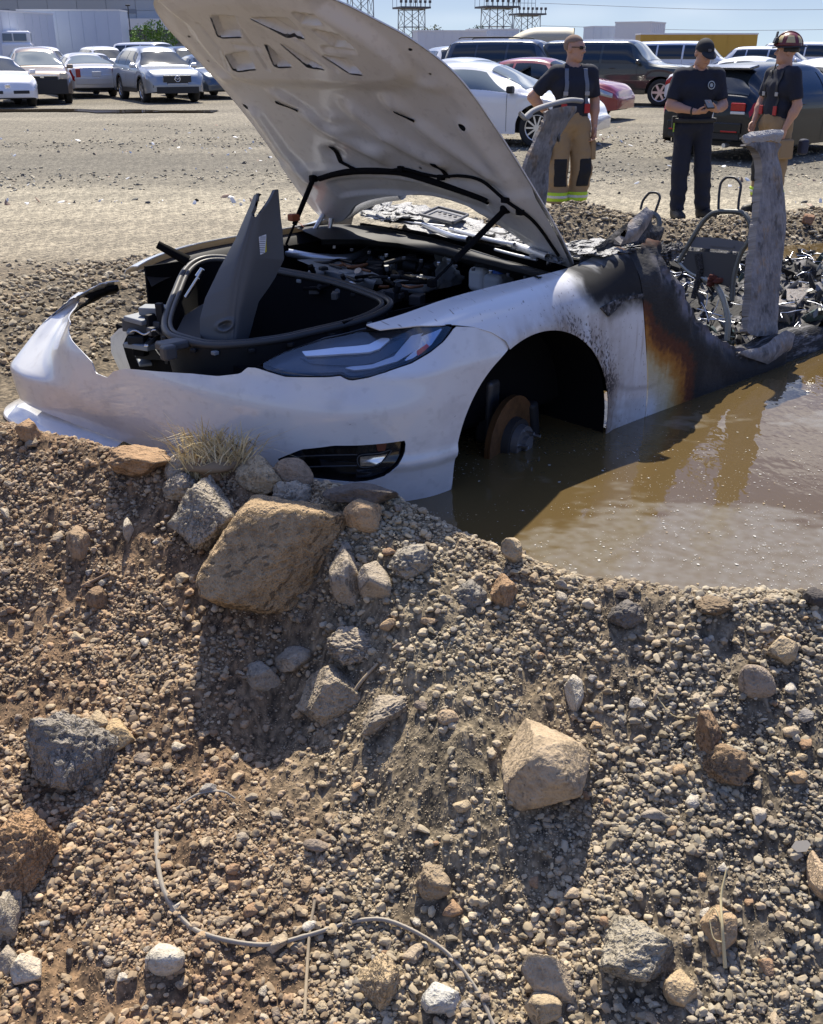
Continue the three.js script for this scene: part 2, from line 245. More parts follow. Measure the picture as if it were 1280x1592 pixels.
// faceted stone: radius is where a ray leaves a set of random planes, edges rounded by the power p
function rockGeo(seed, detail, rough, planes, p = 16, fine = 1) {
  let g = new THREE.IcosahedronGeometry(1, detail); g.deleteAttribute('uv'); g.deleteAttribute('normal'); g = mergeVertices(g);
  const R = rng(seed * 7 + 3), P = g.attributes.position, o = R() * 50, pl = []; for (let i = 0; i < planes; i++) { const a = (i + 0.7 * R()) * 2.399963, b = 1 - 2 * (i + 0.5 * R() + 0.25) / planes, s = Math.sqrt(1 - b * b), h = 0.62 + 0.4 * R(); pl.push([s * Math.cos(a) / h, b / h, s * Math.sin(a) / h]); }
  for (let i = 0; i < P.count; i++) {
    const x = P.getX(i), y = P.getY(i), z = P.getZ(i); let s = Math.pow(0.62, p); for (const q of pl) { const d = x * q[0] + y * q[1] + z * q[2]; if (d > 0) s += Math.pow(d, p); }
    let r = Math.pow(s, -1 / p); r *= 1 + rough * (0.8 * noise(x * 1.6 + o, y * 1.6, z * 1.6) + 0.5 * noise(x * 4 + o, y * 4, z * 4 + o)) + (detail > 2 ? fine * (0.05 * noise(x * 9 + o, y * 9, z * 9) + 0.022 * noise(x * 19, y * 19 + o, z * 19) + 0.008 * noise(x * 38, y * 38 + o, z * 38)) : 0);
    P.setXYZ(i, x * r, y * r, z * r);
  }
  g.computeVertexNormals(); return g;
}
function V3uv(g) { const p = g.attributes.position, u = new Float32Array(p.count * 2); for (let i = 0; i < p.count; i++) { u[i * 2] = p.getX(i) + p.getY(i) * 0.6; u[i * 2 + 1] = p.getZ(i) - p.getY(i) * 0.5; } g.setAttribute('uv', new THREE.BufferAttribute(u, 2)); return g; }
const stoneNoise = tileNoise(256, 31, 8), stoneFine = tileNoise(256, 32, 32);
const stoneMap = tex(256, 256, (u, v) => { const s = 0.93 + 0.42 * (stoneNoise(u, v) - 0.5) + 0.25 * (stoneFine(u, v) - 0.5); return [s, s * 0.995, s * 0.98]; });
const stoneBump = tex(256, 256, (u, v) => { const s = 0.55 * stoneNoise(u, v) + 0.45 * stoneFine(u, v); return [s, s, s]; }, false);
const pebbleMat = new THREE.MeshStandardMaterial({ color: RGB(1, 1, 1), roughness: 0.92 });
const SMALL = [[1, 1, .28, [1.1, .62, .8], 5], [2, 1, .42, [1, .75, .7], 6], [3, 1, .22, [1.1, .55, .8], 2], [4, 1, .4, [.85, .8, 1], 7], [5, 1, .5, [1.25, .55, .7], 5], [6, 1, .5, [1.0, .8, .9], 4]].map(([s, d, r, f, c]) => toCreasedNormals(rockGeo(s, d, r * 0.5, 6 + c, 14).scale(f[0] * 0.85, f[1] * 0.85, f[2] * 0.85), 0.7));
const CLOD = [31, 32, 33, 34].map(s => rockGeo(s, 4, 0.42, 26, 5, 2.2).scale(1, 0.75, 0.9));
const MEDIUM = [[11, 2, .3, [1.1, .62, .8], 5], [12, 2, .42, [1, .75, .8], 7], [13, 2, .2, [1.1, .55, .75], 2], [14, 2, .45, [.9, .75, 1], 8], [15, 2, .35, [1.3, .55, .7], 5], [16, 2, .16, [1.05, .65, .85], 0], [17, 2, .5, [1.1, .7, .9], 6]].map(([s, d, r, f, c]) => (g => c >= 4 ? toCreasedNormals(g, 0.45) : g)(rockGeo(s, c < 3 ? 3 : 2, r * 0.4, c < 3 ? 16 : 6 + c, c < 3 ? 7 : 22).scale(f[0] * 0.85, f[1] * 0.85, f[2] * 0.85)));
const PAL = [[.36, .285, .195], [.30, .245, .175], [.42, .355, .265], [.25, .215, .17], [.36, .265, .165], [.29, .195, .12], [.47, .42, .335], [.33, .295, .24], [.21, .18, .145], [.40, .32, .21], [.38, .31, .22], [.34, .285, .2]];
function stoneColor(R, x, z) {
  let c = PAL[Math.floor(R() * PAL.length)].slice(); const s = 0.55 + 0.72 * R(); const sl = soil(x, z, 0); c = mix3(c, [sl[0] * 1.3, sl[1] * 1.3, sl[2] * 1.3], 0.58); return [c[0] * s, c[1] * s * 1.015, c[2] * s * 0.98].map(v => clamp(v, 0.04, 0.62));
}
// where little gravel lies on the berm: dusty spur face and the shaded hollow
const dusty = [[[hollow.x, hollow.z], .22, .30], ...[[560, 1060], [600, 1130], [640, 1220], [740, 1230], [690, 1160], [700, 1300], [590, 1010], [760, 1340]].map(([a, b]) => { const p = onFace(a, b); return [[p.x, p.z], .17, .15]; })];
const dust = (x, z) => { let m = 0; for (const [[a, b], rx, rz] of dusty) m = Math.max(m, Math.exp(-(Math.pow((x - a) / rx, 2) + Math.pow((z - b) / rz, 2)))); return m; };
{
  const gravel = new THREE.Group(); gravel.name = 'gravel'; scene.add(gravel); tag(gravel, 'loose brown and grey gravel covering the berm and the pit banks', 'gravel', null, 'stuff');
  const R = rng(404), bins = [...SMALL, ...MEDIUM, ...CLOD].map(() => []);
  const q = new THREE.Quaternion(), e = new THREE.Euler(), M = () => new THREE.Matrix4();
  const add = (kind, x, z, r, sink = 0.25, grit = 0) => { const y = height(x, z); if (basin(x, z) > 0.05 && y < WATER - 0.02) return; e.set(R() * 0.9 - 0.45, R() * 6.283, R() * 0.9 - 0.45); q.setFromEuler(e); const set = kind === 2 ? SMALL.length + MEDIUM.length + Math.floor(R() * CLOD.length) : kind ? SMALL.length + Math.floor(R() * MEDIUM.length) : Math.floor(R() * SMALL.length); bins[set].push([M().compose(V(x, y + r * (0.5 - sink), z), q, V(r, r, r)), grit ? (k => soil(x, z, 0).map(v => clamp(v * k, 0.03, 0.6)))(0.85 + 0.55 * R()) : stoneColor(R, x, z)]); };
  const inView = (x, z) => Math.abs(x) < 0.42 * -z + 0.25;
  for (let i = 0; i < 150000; i++) { const z = -1.35 - 2.35 * Math.pow(R(), 0.9), x = (R() * 2 - 1) * (0.42 * -z + 0.8); add(0, x, z, 0.0013 + 0.0022 * R() * R(), 0.2, 1); }
  for (let i = 0; i < 205000; i++) { const z = -1.35 - 2.35 * Math.pow(R(), 0.9), x = (R() * 2 - 1) * (0.42 * -z + 0.8); const dn = dust(x, z), cl = fbm(x * 5, z * 5, 12, 3); if (R() < dn * 0.94 || cl < -0.03 + 0.2 * (R() - 0.5)) continue; const r = 0.0024 + 0.0072 * Math.pow(R(), 2.4) * (1 - 0.4 * dn); add(0, x, z, r); }
  for (let i = 0; i < 23000; i++) { const z = -1.35 - 2.35 * R(), x = (R() * 2 - 1) * (0.42 * -z + 0.8); if (R() < dust(x, z) * 0.97 || fbm(x * 3, z * 3, 22, 3) < -0.02) continue; const r = 0.0065 + 0.010 * Math.pow(R(), 2.5); add(1, x, z, r, 0.1); }
  for (let i = 0; i < 3600; i++) { const z = -1.4 - 1.3 * Math.pow(R(), 1.3), x = (R() * 2 - 1) * (0.42 * -z + 0.75); if (R() < dust(x, z)) continue; add(1, x, z, 0.009 + 0.009 * Math.pow(R(), 2), 0.05); }
  for (let i = 0; i < 12500; i++) { const z = -1.4 - 2.2 * R(), x = (R() * 2 - 1) * (0.42 * -z + 0.75); if (fbm(x * 4, z * 4, 33, 3) < -0.05) continue; add(2, x, z, 0.004 + 0.016 * Math.pow(R(), 3), 0.35, 1); }
  for (let i = 0; i < 70000; i++) { const x = -3.2 + 8 * R(), z = -3.6 - 6.2 * R(); if (!inView(x, z)) continue; const [dc] = distCrest(x, z), ins = basin(x, z); const dens = (ins > 0 ? 1 : sst(1.1, 0.5, dc)); if (R() > dens) continue; add(R() < 0.25 ? 1 : 0, x, z, 0.007 + 0.021 * Math.pow(R(), 2.6)); }
  for (let i = 0; i < 26000; i++) { const D = 6.5 + 20 * Math.pow(R(), 1.3), x = (R() * 2 - 1) * 0.44 * D, z = -D; const b = fbm(x * 0.15, z * 0.35, 40, 3) + (D > 14 && D < 23 ? 0.25 : 0) + (D < 9.0 ? 0.25 : D < 13.5 ? -0.22 : -0.06); if (basin(x, z) > -0.4 || R() > sst(-0.05, 0.3, b)) continue; add(0, x, z, 0.008 + 0.03 * Math.pow(R(), 3.5)); }
  bins.forEach((L, i) => { const m = new THREE.InstancedMesh([...SMALL, ...MEDIUM, ...CLOD][i], pebbleMat, L.length); m.name = 'pebble_layer'; L.forEach(([a, c], k) => { m.setMatrixAt(k, a); m.setColorAt(k, RGB(...c)); }); m.castShadow = m.receiveShadow = true; m.userData.kind = 'stuff'; gravel.add(m); });
  // bits of glass, plastic and paper swept into the yard
  const LB = [[], [], []]; for (let i = 0; i < 2600; i++) { const D = 12.5 + 14 * Math.pow(R(), 1.2), x = (R() * 2 - 1) * 0.44 * D, w = fbm(x * 0.2, D * 0.5, 3, 3); if (w < 0.02) continue; const r = 0.01 + 0.035 * Math.pow(R(), 3); e.set(R(), R() * 6, R()); q.setFromEuler(e); LB[[0, 0, 1, 1, 1, 2][Math.floor(R() * 6)]].push(M().compose(V(x, height(x, -D) + r * 0.2, -D), q, V(r * (1 + R()), r * 0.35, r))); }
  const lit = new THREE.Group(); lit.name = 'litter_scatter'; scene.add(lit); tag(lit, 'tiny scraps of glass, plastic and paper strewn over the yard', 'litter', null, 'stuff'); LB.forEach((L, i) => { const m = new THREE.InstancedMesh(SMALL[i], [new THREE.MeshStandardMaterial({ color: RGB(0.7, 0.7, 0.68), roughness: 0.5 }), new THREE.MeshStandardMaterial({ color: RGB(0.03, 0.03, 0.03), roughness: 0.6 }), new THREE.MeshStandardMaterial({ color: RGB(0.3, 0.2, 0.14), roughness: 0.7 })][i], L.length); m.name = 'scrap_layer'; L.forEach((a, k) => m.setMatrixAt(k, a)); m.userData.kind = 'stuff'; m.castShadow = m.receiveShadow = true; lit.add(m); });
  console.log('gravel', bins.reduce((s, b) => s + b.length, 0));
}

// ================================================================ THE BURNT CAR
// car axes: x back from the front axle, y up, z to the car's left (towards the viewer)
const car = thing('burnt_car', 'burnt out white sedan with open hood, torn bumper and no roof, sitting in muddy water', 'car');
car.position.set(-0.20, 0.01, -4.18); car.rotation.y = 43.2 * RAD; car.updateMatrixWorld(true);
const carInv = car.matrixWorld.clone().invert();
const camInCar = V(0, CAMH, 0).applyMatrix4(carInv);
function carRay(px, py) { return ray(px, py).transformDirection(carInv); }
function carPlane(px, py, p0, n) { const d = carRay(px, py), P = V(...p0), N = V(...n), k = (N.dot(P) - N.dot(camInCar)) / N.dot(d); return camInCar.clone().addScaledVector(d, k).toArray(); }
function carPt(px, py, axis, v) { const n = { x: [1, 0, 0], y: [0, 1, 0], z: [0, 0, 1] }[axis]; return carPlane(px, py, n.map(k => k * v), n); }
function carProj(p) { const w = V(...p).applyMatrix4(car.matrixWorld), D = -w.z, Y = w.y - CAMH, d = D * cP - Y * sP; return [640 + FOC * w.x / d, 796 - FOC * (Y * cP + D * sP) / d]; }
function tracer(map, u0, u1, v0, v1, nu = 60, nv = 40) {   // pixel -> parameters of a surface of the car
  const G = []; for (let i = 0; i <= nu; i++) for (let j = 0; j <= nv; j++) { const u = mix(u0, u1, i / nu), v = mix(v0, v1, j / nv); G.push([u, v, ...carProj(map(u, v))]); }
  return (px, py) => { let b = 1e18, q; for (const g of G) { const d = (g[2] - px) ** 2 + (g[3] - py) ** 2; if (d < b) { b = d; q = g; } } let [u, v] = q; for (let k = 0; k < 8; k++) { const e = 1e-3, a = carProj(map(u, v)), bu = carProj(map(u + e, v)), bv = carProj(map(u, v + e)), J = [(bu[0] - a[0]) / e, (bv[0] - a[0]) / e, (bu[1] - a[1]) / e, (bv[1] - a[1]) / e], D = J[0] * J[3] - J[1] * J[2], rx = px - a[0], ry = py - a[1]; if (!(Math.abs(D) > 1e-6)) break; u += clamp((J[3] * rx - J[1] * ry) / D, -0.1, 0.1); v += clamp((J[0] * ry - J[2] * rx) / D, -0.1, 0.1); } return [u, v]; };
}

// ---- materials
const pn = tileNoise(512, 61, 8), pf = tileNoise(512, 62, 48);
const grime = tex(512, 512, (u, v) => { const a = pn(u, v), b = pf(u, v), s = 0.94 - 0.05 * sst(0.52, 0.75, a) - 0.04 * sst(0.62, 0.8, b); return [s, s * 0.985, s * 0.96]; });
const WHITE = RGB(0.76, 0.785, 0.83);   // the car's own white, the same everywhere
const paint = new THREE.MeshPhysicalMaterial({ color: WHITE, map: grime, roughness: 0.28, clearcoat: 1, clearcoatRoughness: 0.04, side: THREE.DoubleSide });
const hoodIn = new THREE.MeshPhysicalMaterial({ color: WHITE, map: grime, roughness: 0.42, clearcoat: 0.5, clearcoatRoughness: 0.12, side: THREE.DoubleSide });
const plastic = phys(0.014, 0.015, 0.017, 0.6, { specularIntensity: 0.5 }), softBlack = phys(0.006, 0.006, 0.007, 0.9, { specularIntensity: 0.2 }), rubber = phys(0.02, 0.02, 0.022, 0.55, { specularIntensity: 0.6 }), greyPlastic = std(0.06, 0.062, 0.066, 0.5), gloss = phys(0.012, 0.012, 0.014, 0.12, { clearcoat: 0.6 });
const bareMetal = std(0.55, 0.56, 0.58, 0.32, 1), chrome = std(0.8, 0.8, 0.82, 0.12, 1), darkMetal = std(0.10, 0.10, 0.105, 0.5, 0.7), duct = std(0.20, 0.215, 0.225, 0.55);
const charN = tileNoise(256, 71, 10), charF = tileNoise(256, 72, 40);
const charMap = tex(256, 256, (u, v) => { const a = charN(u, v), b = charF(u, v), k = sst(0.42, 0.75, a + 0.3 * (b - 0.5)), s = 0.13 + 0.22 * (b - 0.5) + 0.26 * k; return [s, s * 0.985, s * 0.99]; });
const charBump = tex(256, 256, (u, v) => { const s = 0.5 * charN(u, v) + 0.5 * charF(u, v); return [s, s, s]; }, false);
charMap.repeat.set(3, 3); charBump.repeat.set(4, 4);
const charred = new THREE.MeshStandardMaterial({ color: RGB(1, 1, 1), map: charMap, bumpMap: charBump, bumpScale: 0.006, roughness: 0.85, side: THREE.DoubleSide });
const ashMap = tex(256, 256, (u, v) => { const a = charN(u * 0.5, v * 1), b = charF(u, v), k = sst(0.25, 0.75, a + 0.25 * (b - 0.5)), s = 0.47 + 0.09 * k + 0.10 * (b - 0.5) - 0.13 * sst(0.60, 0.75, charN(v + 0.3, u)), r = sst(0.58, 0.8, charN(v, u)) * 0.7; return [s * (1 + 0.10 * r), s * (0.965 - 0.05 * r), s * (0.94 - 0.22 * r)]; });
ashMap.repeat.set(2.2, 1.4);
const ash = new THREE.MeshStandardMaterial({ color: RGB(1, 1, 1), map: ashMap, bumpMap: charBump, bumpScale: 0.005, roughness: 0.9, side: THREE.DoubleSide });
const soot = std(0.014, 0.013, 0.013, 0.8);

// ---- left side skin: a section swept along x
const topLine = [[-0.75, .80], [-0.597, .838], [-0.429, .867], [-0.282, .884], [-0.094, .893], [0.107, .897], [0.323, .903], [0.417, .913], [0.60, .955], [0.75, .97], [1.2, .98], [2.6, .98]];
const widthLine = [[-0.85, .60], [-0.78, .73], [-0.70, .82], [-0.60, .885], [-0.50, .922], [-0.40, .935], [-0.2, .942], [0.3, .945], [0.7, .94], [1.5, .945], [2.6, .945]];
function sidePt(x, v) {   // v 0 (below the water) .. 1 (inner edge at the top)
  const yt = smoothTable(topLine, x)[0], w = smoothTable(widthLine, x)[0];
  const K = [[0, 0.03, w - 0.02], [0.28, 0.30, w - 0.002], [0.52, 0.55, w], [0.70, mix(0.55, yt, 0.60), w - 0.012], [0.83, mix(0.55, yt, 0.86), w - 0.05], [0.92, yt - 0.012, w - 0.10], [1, yt, w - 0.165]];
  const [y, z] = smoothTable(K, v); const r = Math.hypot(x, y - 0.335), fl = 0.012 * Math.exp(-Math.pow((r - 0.425) / 0.035, 2)) * (z > 0.88 ? 1 : 0); return [x, y, z + fl];
}
const sideTr = tracer(sidePt, -0.75, 2.2, 0.05, 1, 90, 60);
const sideXY = (px, py) => { const [x, v] = sideTr(px, py), p = sidePt(x, v); return [p[0], p[1]]; };
const arch = (x, y) => (y > 0.335 ? Math.hypot(x, y - 0.335) : Math.abs(x)) - 0.416;
const gapX = y => mix(0.695, 0.60, sst(0.3, 0.9, y));
const P2 = (L, f) => L.map(([a, b]) => f(a, b));
// soot, scorched paint and mud on the side, laid out in metres
const sootPoly = polySDF(P2([[896, 424], [905, 405], [950, 352], [1100, 330], [1300, 400], [1300, 640], [1078, 640], [1077, 600], [1082, 565], [1070, 545], [1042, 522], [1024, 495], [1010, 470], [985, 462], [955, 468], [925, 462], [908, 445]], sideXY));
const sideTex = (() => {
  const W = 1536, H = 576, x0 = -0.8, x1 = 2.05, y0 = 0, y1 = 1.07;
  const t = tex(W, H, (u, v) => {
    const x = mix(x0, x1, u), y = mix(y0, y1, v), n = fbm(x * 6, y * 6, 3, 5), f = fbm(x * 40, y * 40, 5, 3), st = fbm(x * 30, y * 2.5, 8, 4);
    let c = [0.935, 0.93, 0.92];
    // mud thrown round and behind the arch
    const r = arch(x, y), behind = sst(-0.1, 0.35, x) * sst(0.95, 0.45, x) * sst(0.34, 0.0, r);
    const m1 = sst(0.10, 0.0, r) * 0.55 + behind * 0.6 + sst(0.55, 0.30, y) * 0.22 * sst(-0.3, 0.5, x);
    c = mix3(c, [0.62, 0.56, 0.50], clamp(m1 * (0.62 + 0.9 * n + 0.7 * st + 0.5 * f)));
    const fl = fbm(x * 120, y * 75, 2, 4), up = sst(0.34, 0.5, y) * sst(0.62, 0.45, x) * sst(0.13, 0.01, r) * sst(0.02, 0.25, x); if (fl + 0.35 * n > 0.34 - 0.27 * up) c = mix3(c, [0.25, 0.215, 0.19], clamp(up * 0.9));
    if (fl > 0.36 && r < 0.5) c = mix3(c, [0.3, 0.26, 0.22], 0.5);
    const run = sst(0.12, 0.3, st) * sst(0.35, 0.6, x) * sst(0.75, 0.5, y); c = mix3(c, [0.55, 0.5, 0.46], run * 0.5);
    const line = Math.abs(y - (0.46 + 0.05 * Math.sin(x * 7) + 0.03 * n)); if (x > 0.45 && x < 1.15) c = mix3(c, [0.5, 0.47, 0.45], 0.35 * sst(0.018, 0, line));
    // fire
    const d = sootPoly(x, y) + 0.05 * n + 0.012 * f;
    const door = x > gapX(y) ? 1 : 0.25 * sst(0.60, 0.72, x);
    c = mix3(c, [0.82, 0.73, 0.52], sst(-0.34, -0.15, d + 0.03 * st) * door * 0.85);
    c = mix3(c, [0.70, 0.45, 0.14], sst(-0.18, -0.08, d + 0.04 * st + 0.02 * f) * door);
    c = mix3(c, [0.36, 0.17, 0.055], sst(-0.095, -0.035, d + 0.03 * st + 0.03 * f) * door);
    c = mix3(c, [0.50, 0.49, 0.46], sst(-0.07, -0.01, d) * (1 - door) * (0.7 + n));
    c = mix3(c, [0.13, 0.125, 0.12], sst(-0.02, 0.025, d + 0.02 * f));
    const k = sst(-0.1, 0.35, n + 0.4 * f + 0.1 * st) * sst(0.02, 0.12, d); c = mix3(c, [0.26, 0.25, 0.245], k * 0.6);
    const edge = polyAsh(x, y) + 0.06 * n; c = mix3(c, [0.52, 0.50, 0.52], sst(-0.03, 0.05, edge) * sst(-0.45, 0.1, n + f * 0.7) * 0.9);
    return c;
  }, true, false);
  return { t, uv: (x, y) => [(x - x0) / (x1 - x0), (y - y0) / (y1 - y0)] };
  function polyAsh(x, y) { return sideAsh(x, y); }
})();
function sideAsh(x, y) { if (!sideAsh.f) sideAsh.f = polySDF(P2([[1003, 380], [1040, 370], [1050, 420], [1085, 460], [1100, 500], [1135, 528], [1180, 540], [1236, 512], [1240, 545], [1200, 570], [1160, 556], [1110, 538], [1080, 515], [1055, 475], [1030, 440]], sideXY)); return sideAsh.f(x, y); }
const sideGloss = tex(768, 288, (u, v) => { const x = mix(-0.8, 2.05, u), y = mix(0, 1.07, v), d = sootPoly(x, y) + 0.05 * fbm(x * 6, y * 6, 3, 4), k = sst(-0.10, 0.02, d), m = sst(0.10, 0.0, arch(x, y)) * 0.5 + sst(-0.05, 0.3, x) * sst(0.34, 0.0, arch(x, y)) * 0.6; return [1 - Math.max(k, clamp(m)), mix(0.36, 0.95, Math.max(k, clamp(m))), 0]; }, false, false);
const sidePaint = new THREE.MeshPhysicalMaterial({ color: WHITE, map: sideTex.t, roughness: 1, roughnessMap: sideGloss, clearcoat: 1, clearcoatMap: sideGloss, clearcoatRoughness: 0.05, side: THREE.DoubleSide });
const burntSkin = new THREE.MeshStandardMaterial({ color: WHITE, map: sideTex.t, roughness: 0.8, bumpMap: charBump, bumpScale: 0.003, side: THREE.DoubleSide });
const sideUV = (x, v) => { const p = sidePt(x, v); return sideTex.uv(p[0], p[1]); };

// fender: outline in pixels of the photograph put back on the skin
const lampTop = P2([[585, 513], [612, 510], [650, 506], [706, 505]], sideXY), shut = P2([[706, 505], [735, 508], [765, 517], [787, 530]], sideXY);
{
  const front = polySDF([[-0.9, -0.1], [-0.9, lampTop[0][1] - 0.002], ...lampTop, ...shut, [shut[3][0] + 0.05, shut[3][1] - 0.12], [0, 0.3], [0, -0.1]]);
  const sail = (x, y) => y;   // the top runs to the seam
  part('fender', panel({ x0: -0.62, x1: 0.72, y0: 0.0, y1: 1, step: 0.014, uv: sideUV, thick: 0.004, map: sidePt, inside: (x, v) => { const p = sidePt(x, v); return Math.min(arch(x, p[1]), gapX(p[1]) - 0.003 - x, -front(x, p[1]), x + 0.60); } }), sidePaint, car);
  // left on the door: what the fire left of the skin, a ragged edge
  const rag = P2([[1003, 700], [1003, 392], [1012, 372], [1030, 372], [1040, 395], [1043, 418], [1062, 430], [1070, 452], [1078, 468], [1088, 480], [1092, 496], [1108, 508], [1118, 522], [1135, 530], [1150, 540], [1172, 546], [1192, 543], [1205, 538], [1232, 516], [1240, 530], [1236, 560], [1236, 700]], sideXY);
  const ragged = polySDF([[0.3, -0.2], [0.3, rag[1][1] + 0.1], ...rag.slice(1, -1), [rag[rag.length - 1][0], -0.2]]);
  part('door', panel({ x0: 0.58, x1: 2.1, y0: 0.0, y1: 1, step: 0.013, uv: sideUV, thick: 0.006, map: (x, v) => { const p = sidePt(x, v), d = ragged(x, p[1]), k = sst(0.10, 0, d); return [p[0], p[1], p[2] - k * (0.03 + 0.05 * fbm(x * 12, p[1] * 12, 2, 3))]; }, inside: (x, v) => { const p = sidePt(x, v); return Math.min(x - gapX(p[1]) - 0.003, ragged(x, p[1]) + 0.018 * fbm(x * 22, p[1] * 22, 9, 3)); } }), burntSkin, car);
  // arch liner and inner walls
  const liner = []; for (let i = -1; i <= 25; i++) { const a = clamp(i / 24) * Math.PI, c = Math.cos(a) * 0.419, s = i < 0 || i > 24 ? 0 : 0.335 + Math.sin(a) * 0.419; liner.push([[c, s, 0.936], [c, s, 0.42]]); }
  part('wheel_liner', [quadsGeo(liner), box(0.9, 0.9, 0.01, 0, 0.32, 0.42)], softBlack, car);
  // badge vent on the fender
  const vt = P2([[932, 478], [945, 492], [972, 466], [1000, 464], [1000, 456], [958, 464]], (a, b) => sideTr(a, b));
  const vs = polySDF(vt); const vx = vt.map(p => p[0]), vv = vt.map(p => p[1]);
  part('fender_vent', panel({ x0: Math.min(...vx), x1: Math.max(...vx), y0: Math.min(...vv), y1: Math.max(...vv), step: 0.004, thick: 0.01, map: (x, v) => { const p = sidePt(x, v); return [p[0], p[1], p[2] + 0.006]; }, inside: vs }), charred, car);
}
// right fender: the same skin mirrored
part('fender', panel({ x0: -0.60, x1: 0.72, y0: 0.0, y1: 1, step: 0.03, uv: (x, v) => [x, v], thick: 0.004, map: (x, v) => { const p = sidePt(x, v); return [p[0], p[1] - 0.015, -p[2]]; }, inside: (x, v) => { const p = sidePt(x, v); return Math.min(arch(x, p[1]), Math.max(p[1] - 0.79, x + 0.36)); } }), paint, car);

// ---- front bumper, pulled out and sagging on the far side
const plan = new THREE.CatmullRomCurve3([[-.10, .943], [-.25, .941], [-.40, .935], [-.50, .925], [-.60, .885], [-.70, .82], [-.78, .73], [-.85, .60], [-.90, .45], [-.94, .28], [-.965, .1], [-.98, -.1], [-1.0, -.3], [-1.03, -.5], [-1.06, -.7], [-1.075, -.86], [-1.05, -.99], [-.97, -1.06], [-.85, -1.09], [-.70, -1.08], [-.55, -1.03]].map(([x, z]) => V(x, 0, z)), false, 'centripetal');
const planLen = plan.getLength(), planPts = plan.getSpacedPoints(400);
function planAt(s) { const t = s / planLen * 400, i = clamp(Math.floor(t), 0, 399), f = t - i, a = planPts[i], b = planPts[i + 1], dx = b.x - a.x, dz = b.z - a.z, l = Math.hypot(dx, dz) || 1; return [mix(a.x, b.x, f), mix(a.z, b.z, f), dz / l, -dx / l]; }   // outward normal: left of travel
function bumperPt(s, y) {
  const [x, z, nx, nz] = planAt(s); const near = sst(0.92, 0.45, s);
  let o = 0.035 * sst(0.72, 0.58, y) * sst(0.15, 0.75, s) - 0.06 * Math.pow(Math.max(0, 0.47 - y) / 0.2, 2) * 0.5 * (1 - near * 0.6);
  o -= 1.25 * Math.max(0, y - 0.705) * (1 - 0.72 * sst(0.60, 0.30, s));            // leans back above the nose
  o += 0.010 * sst(0.45, 0.415, y) * sst(0.39, 0.41, y) * near;                 // crease over the lower grille
  o -= 0.95 * Math.max(0, y - 0.44) * sst(1.95, 2.4, s);                       // the far corner has folded back
  o += 0.012 * fbm(s * 3, y * 4, 1, 2) * sst(1.5, 2.0, s);
  if (s > 2.05 && s < 2.6) o += -0.025 * Math.exp(-Math.pow((s - 2.3) / 0.12, 2)) * sst(0.42, 0.62, y);   // dented corner
  return [x + nx * o, y, z + nz * o];
}
const sOf = (x, z) => { let b = 9, k = 0; planPts.forEach((p, i) => { const d = Math.hypot(p.x - x, p.z - z); if (d < b) { b = d; k = i; } }); return k / 400 * planLen; };
const bTr = tracer(bumperPt, 0.0, 2.25, 0.2, 0.92, 120, 50);
const bP = L => L.map(([a, b]) => bTr(a, b));
const bbox = P => ({ x0: Math.min(...P.map(p => p[0])), x1: Math.max(...P.map(p => p[0])), y0: Math.min(...P.map(p => p[1])), y1: Math.max(...P.map(p => p[1])) });
function bumperPanel(poly, step, off, thick = 0.003, uv) { const f = polySDF(poly); return panel({ ...bbox(poly), step, thick, inside: f, uv: uv || ((s, y) => [s, y]), map: (s, y) => { const p = bumperPt(s, y), q = planAt(s); return [p[0] + q[2] * off, p[1], p[2] + q[3] * off]; } }); }
const grillePoly = bP([[432, 713], [470, 698], [520, 692], [631, 684], [629, 705], [620, 722], [600, 739], [575, 747], [550, 749], [500, 744], [450, 738]]);
